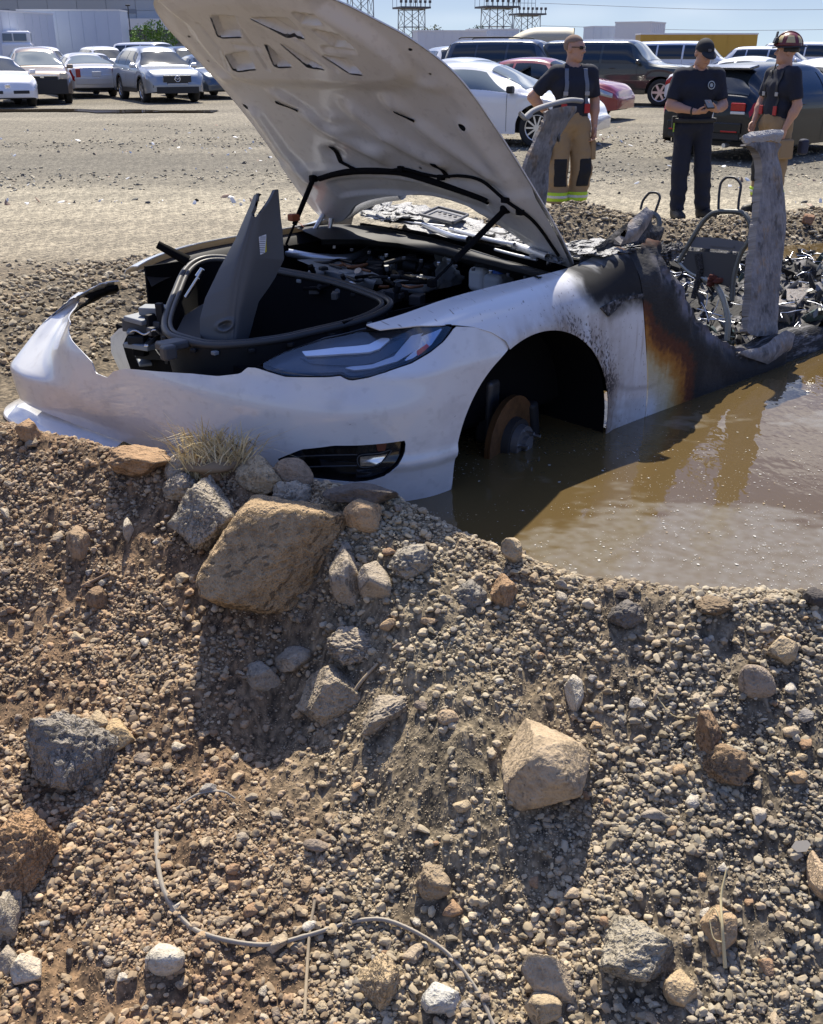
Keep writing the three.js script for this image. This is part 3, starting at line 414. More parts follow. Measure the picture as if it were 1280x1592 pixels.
{
  const top = bP([[787, 530], [765, 517], [735, 509], [707, 508], [690, 531], [668, 549], [640, 566], [600, 580], [545, 592], [530, 585], [445, 586], [400, 572], [386, 571], [375, 581], [340, 585], [300, 581], [240, 577], [195, 573], [178, 577], [168, 587]]);
  const sN = sOf(-1.0, -.3), e = (x, z) => sOf(x, z);
  const right = [[sN + 0.012, .545], [sN + 0.03, .585], [sOf(-1.015, -.40), .615], [sOf(-1.03, -.48), .645], [sOf(-1.03, -.52), .67], [sOf(-1.045, -.50), .70], [sOf(-1.05, -.62), .695], [sOf(-1.06, -.75), .70], [sOf(-1.075, -.86), .71], [sOf(-1.05, -.99), .725], [sOf(-.97, -1.06), .755], [sOf(-.85, -1.09), .79], [3.02, .80], [3.03, .74], [sOf(-.75, -1.08), .735], [sOf(-.85, -1.09), .69], [sOf(-.97, -1.06), .65], [sOf(-1.0, -1.03), .60], [sOf(-.99, -1.05), .40], [sOf(-1.06, -.95), .31], [sOf(-1.06, -.7), .30], [sOf(-1.03, -.5), .29], [sOf(-1.0, -.3), .285], [sOf(-.98, -.1), .30], [sOf(-.965, .1), .33], [sOf(-.94, .28), .35], [sOf(-.9, .45), .33], [sOf(-.85, .60), .31], [sOf(-.7, .82), .27], [sOf(-.6, .885), .23], [sOf(-.4, .935), .20], [0, .20]];
  const outline = polySDF([...top, ...right]), gr = polySDF(grillePoly);
  const bumper = part('front_bumper', panel({ x0: 0, x1: planLen, y0: 0.19, y1: 0.88, step: 0.013, thick: 0.004, map: bumperPt, inside: (s, y) => { const p = bumperPt(s, y); return Math.min(outline(s, y), -gr(s, y), arch(p[0], p[1])); }, uv: (s, y) => [s * 0.7, y] }), paint, car);
  // inner side of the arm: dark foam
  const rows = []; for (let i = 0; i <= 14; i++) { const t = i / 14, s = mix(sOf(-1.06, -.93), 3.01, t), a = bumperPt(s, mix(.71, .79, t)), b = bumperPt(s, mix(.56, .735, t)), q = planAt(s), w = 0.012; rows.push([[a[0] - q[2] * w, a[1] - 0.004, a[2] - q[3] * w], [a[0] - q[2] * 0.05, a[1] - 0.02, a[2] - q[3] * 0.05], [b[0] - q[2] * 0.05, b[1], b[2] - q[3] * 0.05], [b[0] - q[2] * w, b[1], b[2] - q[3] * w]]); }
  part('bumper_foam', quadsGeo(rows), softBlack, bumper);
  // lower lip
  const lip = []; for (let i = 0; i <= 60; i++) { const s = mix(1.25, sOf(-1.0, -1.03) + 0.06, i / 60), q = planAt(s), k = sst(1.25, 1.55, s), P = (o, y) => [q[0] + q[2] * o, y, q[1] + q[3] * o]; lip.push([P(-0.04, 0.325), P(-0.015, 0.285), P(0.045 * k, 0.262), P(0.085 * k, 0.25), P(0.093 * k, 0.238), P(0.085 * k, 0.222), P(0.0, 0.215)]); }
  part('bumper_lip', quadsGeo(lip), paint, bumper);
  const duct2 = []; for (let i = 0; i <= 20; i++) { const s = mix(1.65, 2.35, i / 20), q = planAt(s), P = (o, y) => [q[0] + q[2] * o, y, q[1] + q[3] * o]; duct2.push([P(-0.02, 0.36), P(-0.10, 0.32), P(-0.10, 0.25), P(0.0, 0.24)]); }
  part('lip_duct', quadsGeo(duct2), softBlack, bumper);
  // lower grille: deep dark box with blades and the fog lamp
  const G = (f, o) => { const p = bumperPt(f[0], f[1]), q = planAt(f[0]); return [p[0] + q[2] * o, p[1], p[2] + q[3] * o]; };
  const wall = []; for (let i = 0; i <= grillePoly.length; i++) { const f = grillePoly[i % grillePoly.length]; wall.push([G(f, 0.002), G(f, -0.07)]); }
  part('grille_recess', [quadsGeo(wall), bumperPanel(grillePoly, 0.02, -0.07)], gloss, car);
  for (const L of [[[440, 713], [500, 710], [555, 709]], [[470, 728], [510, 727], [555, 726]]]) { const pts = bP(L).map(f => G(f, -0.012)), lo = bP(L.map(([a, b]) => [a, b + 3])).map(f => G(f, -0.035)); part('grille_blade', [quadsGeo([pts, lo]), tube(pts, 0.0022, 12, 5)], greyPlastic, car); }
  const fog = thing2('fog_lamp', car);
  part('fog_bezel', bumperPanel(bP([[556, 694], [627, 689], [625, 708], [616, 724], [598, 738], [575, 745], [553, 746]]), 0.008, -0.022), gloss, fog);
  part('fog_reflector', bumperPanel(bP([[560, 712], [603, 708], [594, 720], [581, 726], [560, 727]]), 0.004, -0.014), chrome, fog);
  part('fog_bracket', [bumperPanel(bP([[585, 690], [603, 689], [600, 703], [588, 704]]), 0.004, -0.016)], std(0.12, 0.03, 0.015, 0.5), fog);
  part('fog_rim', [tube(bP([[558, 711], [590, 707], [610, 702], [600, 716], [585, 726], [560, 728]]).map(f => G(f, -0.013)), 0.0018, 40, 5, true)], greyPlastic, fog);
  for (const [a, b] of [[543, 656], [705, 644]]) { const f = bTr(a, b), c = G(f, 0.002), q = planAt(f[0]); const g = new THREE.TorusGeometry(0.0085, 0.0011, 6, 24); g.applyQuaternion(new THREE.Quaternion().setFromUnitVectors(V(0, 0, 1), V(q[2], 0.12, q[3]).normalize())); g.translate(...c); part('parking_sensor', g, greyPlastic, bumper); }
  // headlight
  const hl = thing2('headlight', car);
  const lens = bP([[401, 569], [440, 549], [500, 529], [560, 516], [640, 508], [705, 506], [690, 530], [668, 548], [640, 565], [600, 579], [545, 590.5], [530, 583.5], [445, 584.5]]);
  part('housing', bumperPanel(lens, 0.012, -0.035), std(0.035, 0.042, 0.055, 0.35), hl);
  const rim = lens.map(f => G(f, -0.003)); part('lamp_seal', [tube(rim, 0.0035, 90, 5, true, 0.1)], softBlack, hl);
  const side = []; for (let i = 0; i <= lens.length; i++) { const f = lens[i % lens.length]; side.push([G(f, -0.001), G(f, -0.035)]); } part('lamp_wall', quadsGeo(side), softBlack, hl);
  part('light_blade', bumperPanel(bP([[466, 551], [520, 545], [575, 540], [596, 530], [612, 530], [592, 547], [576, 552], [530, 555], [472, 558]]), 0.005, -0.02, 0.008), std(0.75, 0.78, 0.82, 0.25, 0.3), hl);
  part('projector', bumperPanel(bP([[455, 558], [530, 558], [590, 551], [614, 531], [640, 528], [622, 550], [590, 567], [555, 573], [480, 570]]), 0.006, -0.028, 0.003), gloss, hl);
  part('reflector', bumperPanel(bP([[644, 525], [664, 520], [655, 545], [620, 566], [580, 577], [550, 580], [530, 575], [580, 571], [615, 558]]), 0.005, -0.02, 0.006), std(0.42, 0.45, 0.50, 0.35, 0.3), hl);
  part('turn_signal', bumperPanel(bP([[660, 525], [694, 511], [676, 538], [645, 560], [628, 566], [648, 548]]), 0.005, -0.018, 0.004), std(0.5, 0.52, 0.56, 0.18, 0.7), hl);
  part('side_marker', bumperPanel(bP([[650, 548], [667, 536], [671, 540], [652, 556]]), 0.004, -0.013, 0.003), phys(0.45, 0.03, 0.02, 0.2), hl);
  part('lens', bumperPanel(lens, 0.012, -0.002, 0.002), new THREE.MeshPhysicalMaterial({ color: RGB(0.95, 0.97, 1), roughness: 0.03, transmission: 1, thickness: 0, ior: 1.5, side: THREE.DoubleSide }), hl);
}
function thing2(name, parent) { const g = new THREE.Group(); g.name = name; parent.add(g); return g; }

// ---- hood: stands open at 47 degrees on its rear hinges
const HA = 47 * RAD, hc = Math.cos(HA), hs = Math.sin(HA);
const hoodPt = (r, z, n = 0) => { const cr = -0.022 * Math.pow(z / 0.75, 2); const b = -0.05 * Math.pow(Math.max(0, r - 0.75) / 0.5, 2); return [0.43 - hc * r + hs * (n + cr + b) , 0.93 + hs * r + hc * (n + cr + b), z]; };
const hoodOut = [[-0.02, .728], [0.242, .752], [0.556, .745], [0.80, .723], [0.924, .69], [1.038, .61], [1.114, .52], [1.20, .41], [1.28, .25], [1.32, 0], [1.33, -.25], [1.315, -.45], [1.25, -.62], [1.151, -.695], [1.059, -.715], [0.882, -.717], [0.585, -.715], [0.187, -.765], [0.016, -.753], [-0.012, -.66], [0.05, -.53], [0.131, -.41], [0.20, -.19], [0.235, 0], [0.246, .162], [0.205, .344], [0.10, .484], [-0.012, .60], [-0.035, .68]];
{
  const hood = thing2('hood', car);
  const O = smoothPoly(hoodOut, true, 4), f = polySDF(O);
  const pk = [[[1.20, -.27], [1.097, -.35], [1.094, -.218], [1.19, -.134]], [[1.003, -.423], [0.923, -.454], [0.933, -.311], [1.017, -.27]], [[1.18, -.055], [1.085, .044], [1.08, .14], [1.17, .147]], [[1.055, -.116], [0.942, -.176], [0.943, -.079]], [[1.053, -.023], [0.94, .013], [0.934, .099]], [[0.996, .153], [0.918, .225], [0.913, .289], [0.976, .29]], [[1.12, .22], [1.04, .26], [1.03, .36], [1.09, .34]], [[1.2, .2], [1.15, .2], [1.14, .3], [1.18, .3]]].map(polySDF);
  const frontP = polySDF(smoothPoly([[1.35, -.47], [1.16, -.486], [1.056, -.53], [0.93, -.535], [0.86, -.46], [0.85, -.2], [0.85, .161], [0.87, .42], [0.93, .50], [1.05, .45], [1.2, .33], [1.35, .3]]));
  const grooves = [[[1.16, -.40], [1.02, -.43], [0.93, -.50]], [[1.13, -.18], [0.93, -.24]], [[1.17, .0], [1.05, .1], [0.93, .16]], [[1.05, -.31], [1.03, -.18]], [[1.03, .2], [1.02, .34]]];
  const ribs = [[[0.78, -.36], [0.60, -.22], [0.47, .0]], [[0.75, .30], [0.60, .42], [0.45, .58]], [[0.70, .05], [0.55, .18], [0.46, .33]], [[0.66, -.6], [0.45, -.63], [0.3, -.6]], [[0.66, .62], [0.45, .66], [0.3, .62]]];
  const relief = (r, z) => {   // negative = towards the engine
    let n = 0; n -= 0.030 * sst(-0.055, 0.03, frontP(r, z));
    for (const p of pk) n += 0.022 * sst(-0.002, 0.007, p(r, z));
    for (const g of grooves) n += 0.008 * Math.exp(-Math.pow(segDist(g, r, z) / 0.010, 2));
    for (const g of ribs) n -= 0.020 * Math.exp(-Math.pow(segDist(g, r, z) / 0.045, 2));
    n -= 0.012 * sst(0.0, 0.09, f(r, z)) ; n -= 0.010 * sst(0.40, 0.34, r);
    n += 0.014 * sst(0.06, 0.03, Math.abs(r - 0.27 - 0.25 * z * z * -1 - 0.02)) * sst(0.5, 0.42, Math.abs(z));
    for (const [a, b] of [[.70, -.32], [.69, .34], [.455, -.283], [.43, .325]]) n += 0.012 * Math.exp(-(Math.pow((r - a) / 0.035, 2) + Math.pow((z - b) / 0.06, 2)));
    for (const [a, b] of [[.60, -.1], [.58, .12], [.66, -.12], [.50, .02], [.85, .56], [.86, -.6]]) n -= 0.010 * Math.exp(-(Math.pow((r - a) / 0.03, 2) + Math.pow((z - b) / 0.07, 2)));
    return n;
  };
  const slits = [[[1.19, -.285], [1.10, -.357], [1.09, -.34], [1.089, -.225]], [[1.0, -.43], [0.926, -.462], [0.917, -.44], [0.926, -.317]], [[1.175, -.06], [1.085, .040], [1.076, .135]], [[1.05, -.122], [0.945, -.183], [0.936, -.165], [0.937, -.085]], [[1.05, -.028], [0.938, .010], [0.928, .095]], [[0.992, .150], [0.913, .222], [0.907, .288]]];
  const holes = [[0.706, -.639, .012], [0.681, .608, .012], [1.08, -.60, .006], [0.95, -.63, .005], [1.0, .58, .006], [0.42, .20, .006], [0.9, .60, .005]];
  part('inner_panel', panel({ x0: -0.06, x1: 1.35, y0: -0.8, y1: 0.8, step: 0.0075, thick: 0, inside: (r, z) => { let d = f(r, z) - 0.004; for (const [a, b, q] of holes) d = Math.min(d, Math.hypot((r - a), (z - b) * 0.6) - q); for (const g of slits) d = Math.min(d, segDist(g, r, z) - 0.0042); return d; }, map: (r, z) => hoodPt(r, z, relief(r, z)) }), hoodIn, hood);
  part('outer_skin', panel({ x0: -0.06, x1: 1.36, y0: -0.8, y1: 0.8, step: 0.016, thick: 0.004, inside: (r, z) => f(r, z) + 0.004, map: (r, z) => hoodPt(r, z, 0.004 + 0.022 * sst(0.0, 0.06, f(r, z))) }), paint, hood);
  const patch = (P, n) => { const q = polySDF(P), b = bbox(P); return panel({ ...b, step: 0.005, thick: 0.002, inside: q, map: (r, z) => hoodPt(r, z, relief(r, z) - n) }); };
  for (const P of [[[.742, -.405], [.725, -.412], [.702, -.345], [.693, -.295], [.703, -.29], [.712, -.335]], [[.734, .30], [.717, .295], [.690, .335], [.679, .365], [.689, .37], [.70, .34]], [[.497, -.292], [.49, -.265], [.41, -.27], [.41, -.297]], [[.48, .31], [.476, .335], [.388, .342], [.388, .316]]]) part('hood_clip', patch(P, 0.003), softBlack, hood);
  const run = (L, n) => L.map(([r, z]) => hoodPt(r, z, relief(r, z) - n));
  part('release_cable', [tube(run([[0.415, -.284], [.375, -.18], [0.378, -.042], [0.412, .09], [0.398, .2], [0.393, .297], [0.416, .42], [.41, .53], [0.358, .633], [0.232, .69], [0.043, .705]], 0.008), 0.006, 90, 6), ...[[0.412, .09], [.39, .297], [.358, .633], [.29, .66]].map(([r, z]) => { const p = hoodPt(r, z, relief(r, z) - 0.008); return rbox(0.02, 0.02, 0.03, 0.004, ...p); })], softBlack, hood);
  part('rear_seal', [mv(tube([[0.307, -.50], [0.345, -.36], [0.37, -.209], [0.386, 0], [0.383, .113], [0.352, .305], [0.318, .45], [0.301, .496]].map(([r, z]) => V(r, 0, z)), 0.013, 60, 8), 0, 0, 0)].map(g => { const p = g.attributes.position; for (let i = 0; i < p.count; i++) { const q = hoodPt(p.getX(i), p.getZ(i), relief(p.getX(i), p.getZ(i)) + p.getY(i) * 0.9 - 0.004); p.setXYZ(i, ...q); } g.computeVertexNormals(); return g; }), softBlack, hood);
  // gas struts, hinges
  const strut = (top, bodyEnd, k) => { const m = top.map((v, i) => mix(v, bodyEnd[i], k)); part('gas_strut', [rod(top, m, 0.0115, 0.0115, 12), rod(m, bodyEnd, 0.0055, 0.0055, 10), rbox(0.035, 0.03, 0.03, 0.008, ...top), rbox(0.03, 0.03, 0.03, 0.008, ...bodyEnd)], softBlack, hood); return m; };
  strut(hoodPt(0.285, .58, -0.035), carPt(672, 440, 'z', 0.60), 0.72);
  const mR = strut(hoodPt(0.316, -.525, -0.035), carPt(443, 385, 'z', -0.62), 0.66);
  const strapA = carPlane(457, 338, mR, [0.7, 0, 0.7]), strapB = carPlane(478, 358, mR, [0.7, 0, 0.7]), strapC = carPlane(499, 373, mR, [0.7, 0, 0.7]), strapD = carPlane(505, 392, mR, [0.7, 0, 0.7]);
  const ribbon = (L, w, d) => quadsGeo(L.map(p => [[p[0] - w / 2, p[1] + d, p[2]], [p[0] + w / 2, p[1] - d, p[2]]]));
  part('orange_strap', [ribbon([strapA, strapB, strapC, strapD], 0.03, 0.015), rbox(0.045, 0.03, 0.04, 0.006, ...strapA), rbox(0.04, 0.03, 0.03, 0.006, ...strapC)], std(0.30, 0.07, 0.02, 0.7), hood);
  const hinge = L => part('hinge', [...L.map(([a, b]) => rod(a, b, 0.012, 0.009, 8))], bareMetal, hood);
  hinge([[hoodPt(0.04, .66, -0.02), carPt(853, 412, 'z', .68)], [hoodPt(0.02, .69, -0.02), carPt(876, 408, 'z', .70)]]);
  hinge([[hoodPt(0.05, -.70, -0.02), carPt(486, 362, 'z', -.70)], [hoodPt(0.03, -.66, -0.02), carPt(513, 355, 'z', -.66)]]);
}

// ---- engine bay
const RB = rng(91);
function bitAt(name, mat, px, py, y, w, h, d, ry = 0, rx = 0, rz = 0, round = 0.006) { const p = carPt(px, py, 'y', y); return part(name, rbox(w, h, d, round, p[0], p[1], p[2], rx, ry, rz), mat, car); }
const yP = (L, y) => L.map(([a, b, yy]) => carPt(a, b, 'y', yy ?? y));
part('engine_bay', [box(1.5, 0.02, 1.36, -0.12, 0.36, 0), box(0.02, 0.52, 1.40, 0.60, 0.62, 0), box(1.2, 0.45, 0.012, 0.02, 0.60, 0.70), box(1.2, 0.45, 0.012, 0.02, 0.60, -0.70), box(0.03, 0.30, 1.1, -0.80, 0.50, 0)], softBlack, car);
// black rubber strip along the fender
{ const rows = []; for (let i = 0; i <= 24; i++) { const x = mix(-0.58, 0.45, i / 24), p = sidePt(x, 1); rows.push([[x, p[1] - 0.004, p[2] + 0.002], [x, p[1] - 0.02, p[2] - 0.035], [x, p[1] - 0.06, p[2] - 0.07]]); } part('fender_apron', quadsGeo(rows), rubber, car); part('fender_apron', quadsGeo(rows.map(r => r.map(([x, y, z]) => [x, y - 0.035, -z]))), rubber, car); }
// storage tub with its double rubber seal
const rA = carPt(356, 536, 'x', -0.82), rB = carPt(607, 471, 'y', 0.79), rC = carPt(328, 400, 'z', -0.52);
const rN = V(...rB).sub(V(...rA)).cross(V(...rC).sub(V(...rA))).normalize().toArray();
const ring = [[332, 400], [305, 406], [286, 423], [272, 454], [260, 485], [256, 507], [264, 521], [289, 530], [317, 536], [356, 537], [430, 529], [478, 519], [556, 500], [595, 484], [607, 471], [587, 459], [517, 436], [420, 417], [372, 404]].map(([a, b]) => carPlane(a, b, rA, rN));
{
  const tub = thing2('storage_tub', car), cen = ring.reduce((s, p) => [s[0] + p[0] / ring.length, s[1] + p[1] / ring.length, s[2] + p[2] / ring.length], [0, 0, 0]);
  const inner = ring.map(p => p.map((v, i) => mix(v, cen[i], 0.06)));
  const lighter = phys(0.05, 0.048, 0.046, 0.45, { specularIntensity: 0.8 });
  part('tub_seal', [tube(ring, 0.0125, 150, 8, true)], lighter, tub); part('tub_seal', [tube(inner, 0.0095, 150, 8, true)], lighter, tub);
  const c1 = new THREE.CatmullRomCurve3(inner.map(p => V(...p)), true), pts = c1.getPoints(80), rows = [pts, pts.map(p => p.clone().lerp(V(...cen), 0.06).add(V(0, -0.06, 0))), pts.map(p => { const q = p.clone().lerp(V(...cen), 0.22); return V(q.x, 0.44, q.z); }), pts.map(() => V(cen[0], 0.43, cen[2]))];
  part('tub_wall', quadsGeo(rows), softBlack, tub);
  const out = [pts.map((p, i) => c1.getPoint(i / 80).lerp(V(...cen), -0.08)), pts.map((p, i) => { const q = c1.getPoint(i / 80).lerp(V(...cen), -0.06); return V(q.x, q.y - 0.10, q.z); }), pts.map((p, i) => { const q = c1.getPoint(i / 80).lerp(V(...cen), 0.06); return V(q.x, 0.42, q.z); })];
  part('tub_rim', quadsGeo(out), plastic, tub);
  part('carpet_flap', quadsGeo([[carPlane(272, 520, rA, rN), carPlane(312, 528, rA, rN)], [[...carPlane(285, 470, rA, rN)].map((v, i) => i === 1 ? v - 0.05 : v), [...carPlane(318, 450, rA, rN)].map((v, i) => i === 1 ? v - 0.05 : v)], [[...carPlane(300, 440, rA, rN)].map((v, i) => i === 1 ? v - 0.1 : v), [...carPlane(330, 430, rA, rN)].map((v, i) => i === 1 ? v - 0.1 : v)]]), std(0.03, 0.03, 0.031, 0.95), tub);
  part('silver_rod', [rod(carPlane(289, 462, [rA[0] + 0.2, rA[1], rA[2] - 0.3], [-0.6, 0, 0.8]), carPlane(308, 432, [rA[0] + 0.2, rA[1], rA[2] - 0.3], [-0.6, 0, 0.8]), 0.007, 0.007, 8), rod(carPlane(308, 430, [rA[0] + 0.2, rA[1], rA[2] - 0.3], [-0.6, 0, 0.8]), carPlane(315, 418, [rA[0] + 0.2, rA[1], rA[2] - 0.3], [-0.6, 0, 0.8]), 0.012, 0.009, 8)], bareMetal, tub);
  part('lid_latch', [rod(carPlane(245, 380, ring[2], [-0.6, 0, 0.8]), carPlane(293, 406, ring[2], [-0.6, 0, 0.8]), 0.016, 0.022, 6)], softBlack, tub);
}
// nose structure behind the bumper
{
  const nz = thing2('radiator_support', car);
  const B = (px, py, y, w, h, d, ry, m) => part('bracket', rbox(w, h, d, 0.005, ...carPt(px, py, 'y', y), 0.1 * (RB() - 0.5), ry, 0.2 * (RB() - 0.5)), m, nz);
  for (const a of [[230, 505, .70, .10, .05, .16, .5, greyPlastic], [222, 495, .73, .10, .02, .10, .2, duct], [240, 482, .76, .06, .03, .10, .6, duct], [215, 525, .66, .12, .03, .06, .9, plastic], [228, 535, .64, .12, .02, .12, .3, duct], [245, 545, .60, .10, .05, .14, .7, plastic], [260, 530, .66, .03, .12, .04, .3, greyPlastic], [275, 548, .62, .012, .22, .012, 0, greyPlastic], [262, 560, .50, .10, .05, .14, .4, softBlack], [300, 560, .50, .2, .05, .3, .1, softBlack], [238, 515, .70, .04, .03, .03, .1, darkMetal], [225, 540, .62, .09, .05, .05, .5, softBlack], [214, 560, .50, .09, .05, .10, .2, softBlack], [206, 512, .69, .10, .012, .03, .9, duct], [236, 498, .73, .05, .05, .02, .2, plastic], [250, 490, .75, .02, .09, .03, .5, plastic], [222, 556, .56, .16, .012, .05, 1.2, duct], [240, 528, .66, .14, .01, .02, .6, bareMetal], [262, 545, .62, .03, .10, .02, .3, plastic], [282, 530, .66, .05, .03, .09, .8, plastic]]) B(...a);
  for (const wire of [tube(yP([[198, 520, .68], [210, 514, .70], [225, 520, .69], [240, 513, .71], [250, 520, .69]]), 0.004, 30, 5), tube(yP([[205, 540, .62], [220, 550, .6], [238, 540, .63], [250, 552, .6]]), 0.004, 30, 5)]) part('wire', wire, bareMetal, nz);
  { const L = [[217, 503], [185, 511], [172, 524], [173, 548], [186, 576], [206, 582], [197, 556], [191, 536], [198, 521], [216, 513]].map(([a, b]) => carPlane(a, b, [-0.86, 0.55, -0.4], [0.8, 0.25, -0.5])); const n = L.length, rows = []; for (let i = 0; i < n / 2; i++) rows.push([L[i], L[n - 1 - i]]); part('crash_bar', quadsGeo(rows), paint, nz); }
  part('lower_tray', [box(0.42, 0.02, 0.9, -0.66, 0.42, -0.05)], softBlack, nz);
}
// what stands in the engine bay
part('air_duct', [quadsGeo([yP([[462, 404], [500, 402], [556, 412], [590, 428]], .80), yP([[500, 420], [520, 424], [556, 432], [583, 440]], .80), yP([[500, 437], [520, 442], [552, 450], [578, 457]], .73)]), rbox(0.05, 0.02, 0.06, 0.008, ...carPt(492, 424, 'y', .79)), rbox(0.05, 0.02, 0.06, 0.008, ...carPt(540, 424, 'y', .80))], duct, car);
part('brace', [mv(tube(yP([[448, 393], [490, 400], [535, 402], [560, 396], [585, 385], [620, 383], [650, 387]], .80), 0.019, 60, 10), 0, 0, 0)], std(0.42, 0.45, 0.5, 0.32, 0.8), car);
part('hose', [tube(yP([[570, 402, .80], [552, 412, .78], [550, 424, .77], [575, 428, .77], [595, 430, .77]]), 0.014, 40, 8), tube(yP([[598, 410, .82], [630, 402, .84], [655, 408, .82], [650, 425, .79]]), 0.01, 40, 8)], rubber, car);
{ const pump = thing2('pump_unit', car); for (let i = 0; i < 30; i++) { const px = 575 + RB() * 100, py = 398 + RB() * 42; part('pump_block', RB() < 0.3 ? cyl(0.012 + 0.02 * RB(), 0.012 + 0.02 * RB(), 0.03 + 0.05 * RB(), 14, ...carPt(px, py, 'y', .74 + 0.06 * RB()), 1.57 * (RB() < 0.5), RB(), 0) : rbox(0.03 + 0.06 * RB(), 0.02 + 0.04 * RB(), 0.03 + 0.06 * RB(), 0.006, ...carPt(px, py, 'y', .74 + 0.06 * RB()), 0, RB() * 0.6, 0), [plastic, greyPlastic, darkMetal, softBlack, plastic][Math.floor(RB() * 5)], pump); }
  for (let i = 0; i < 8; i++) part('connector', rbox(0.012, 0.02, 0.012, 0.003, ...carPt(590 + RB() * 80, 400 + RB() * 38, 'y', .80)), [bareMetal, std(0.5, 0.5, 0.48, 0.5)][i % 2], pump); }
part('right_cover', [rbox(0.16, 0.05, 0.15, 0.02, ...carPt(648, 442, 'y', .77), 0, 0.3, 0)], duct, car);
for (let i = 0; i < 14; i++) bitAt('bracket', [plastic, darkMetal, greyPlastic][i % 3], 592 + RB() * 60, 440 + RB() * 30, .74, 0.02 + 0.05 * RB(), 0.02 + 0.03 * RB(), 0.02 + 0.04 * RB(), RB());
{ // crumpled heat foil
  const rows = [], A = yP([[676, 392, .86], [690, 390, .86], [700, 396, .86]]), Bq = yP([[680, 450, .74], [700, 446, .74], [722, 440, .74]]); for (let i = 0; i <= 14; i++) { const r = []; for (let j = 0; j <= 8; j++) { const u = j / 8, v = i / 14, a = u < 0.5 ? A[0].map((q, k) => mix(q, A[1][k], u * 2)) : A[1].map((q, k) => mix(q, A[2][k], u * 2 - 1)), b = u < 0.5 ? Bq[0].map((q, k) => mix(q, Bq[1][k], u * 2)) : Bq[1].map((q, k) => mix(q, Bq[2][k], u * 2 - 1)); const n = 0.03 * fbm(u * 4, v * 6, 3, 3); r.push(a.map((q, k) => mix(q, b[k], v) + n * [1, 0.3, 1][k])); } rows.push(r); } part('heat_foil', quadsGeo(rows), std(0.45, 0.46, 0.47, 0.35, 0.7), car); }
{ const r1 = thing2('coolant_bottle', car), p = carPt(747, 430, 'y', .80), q = carPt(776, 424, 'y', .83); part('bottle', rbox(0.11, 0.10, 0.09, 0.025, p[0] + 0.02, p[1] - 0.01, p[2]), std(0.55, 0.57, 0.58, 0.5), r1); part('bottle_cap', cyl(0.028, 0.026, 0.02, 20, p[0] + 0.01, p[1] + 0.05, p[2] - 0.005), plastic, r1);
  const r2 = thing2('washer_bottle', car); part('bottle', rbox(0.10, 0.08, 0.10, 0.025, q[0], q[1] - 0.04, q[2]), std(0.4, 0.43, 0.46, 0.5), r2); part('bottle_cap', cyl(0.027, 0.026, 0.035, 20, q[0], q[1] + 0.012, q[2]), std(0.01, 0.09, 0.42, 0.4), r2); }
// cowl, wipers and what is left of the windscreen
part('cowl', [quadsGeo([yP([[452, 350], [520, 348], [590, 352], [690, 374], [780, 402], [858, 424]], .88), yP([[500, 372], [560, 372], [620, 378], [690, 394], [770, 414], [840, 432]], .90), yP([[500, 386], [560, 384], [620, 388], [690, 402], [765, 424], [820, 440]], .80)])], plastic, car);
part('wiper', [tube(yP([[585, 338], [640, 346], [692, 352]], .93), 0.006, 20, 6), tube(yP([[660, 350], [700, 366], [728, 372]], .93), 0.013, 20, 8)], bareMetal, car);
part('wiper', [tube(yP([[700, 356], [760, 372], [800, 380]], .94), 0.009, 20, 8), tube(yP([[800, 381], [830, 392], [852, 400]], .93), 0.015, 20, 8), tube(yP([[770, 388], [800, 396], [835, 404]], .91), 0.006, 20, 6)], std(0.6, 0.6, 0.6, 0.4, 0.5), car);
const slag = new THREE.MeshStandardMaterial({ color: RGB(0.27, 0.27, 0.27), roughness: 0.6, metalness: 0.3, bumpMap: charBump, bumpScale: 0.012, side: THREE.DoubleSide });
function sheet(px, y, amp, seed, name, mat, n = 34) {   // crumpled sheet over four corners given in pixels
  const c = yP(px, y), rows = []; for (let i = 0; i <= n; i++) { const r = []; for (let j = 0; j <= n; j++) { const u = j / n, v = i / n, k = fbm(u * 5 + seed, v * 5, seed, 4), k2 = fbm(u * 9, v * 9 + seed, seed + 3, 3), a = c[0].map((q, m) => mix(mix(q, c[1][m], u), mix(c[3][m], c[2][m], u), v)); r.push([a[0] + 0.10 * k2, a[1] + amp * k + amp * 0.5 * Math.abs(k2), a[2] + 0.10 * fbm(u * 6, v * 6, seed + 9, 3)]); } rows.push(r); } return part(name, quadsGeo(rows), mat, car); }
sheet([[530, 326], [640, 316], [800, 362], [700, 372]], 0.92, 0.03, 3, 'melted_windscreen', slag);
sheet([[545, 322], [590, 308], [660, 340], [590, 345]], 0.94, 0.04, 5, 'melted_windscreen', slag);
sheet([[760, 372], [800, 362], [905, 398], [860, 408]], 0.92, 0.03, 8, 'melted_windscreen', slag);
sheet([[868, 378], [985, 372], [990, 392], [905, 398]], 0.94, 0.025, 11, 'melted_windscreen', slag);
part('right_pillar_stub', [tube(yP([[540, 332, .93], [560, 318, .98], [590, 306, 1.03], [625, 300, 1.06]]), 0.03, 30, 8)], std(0.55, 0.55, 0.54, 0.6), car);
part('dash_frame', [tube(yP([[655, 334], [682, 322], [728, 334], [704, 346]], .97), 0.007, 60, 6, true, 0.05), quadsGeo([yP([[658, 334], [682, 324]], .955), yP([[704, 345], [725, 334]], .955)])], darkMetal, car);
for (let i = 0; i < 4; i++) bitAt('dash_button', slag, 684 + i * 8, 330 + i * 2.4, .965, 0.014, 0.008, 0.014);
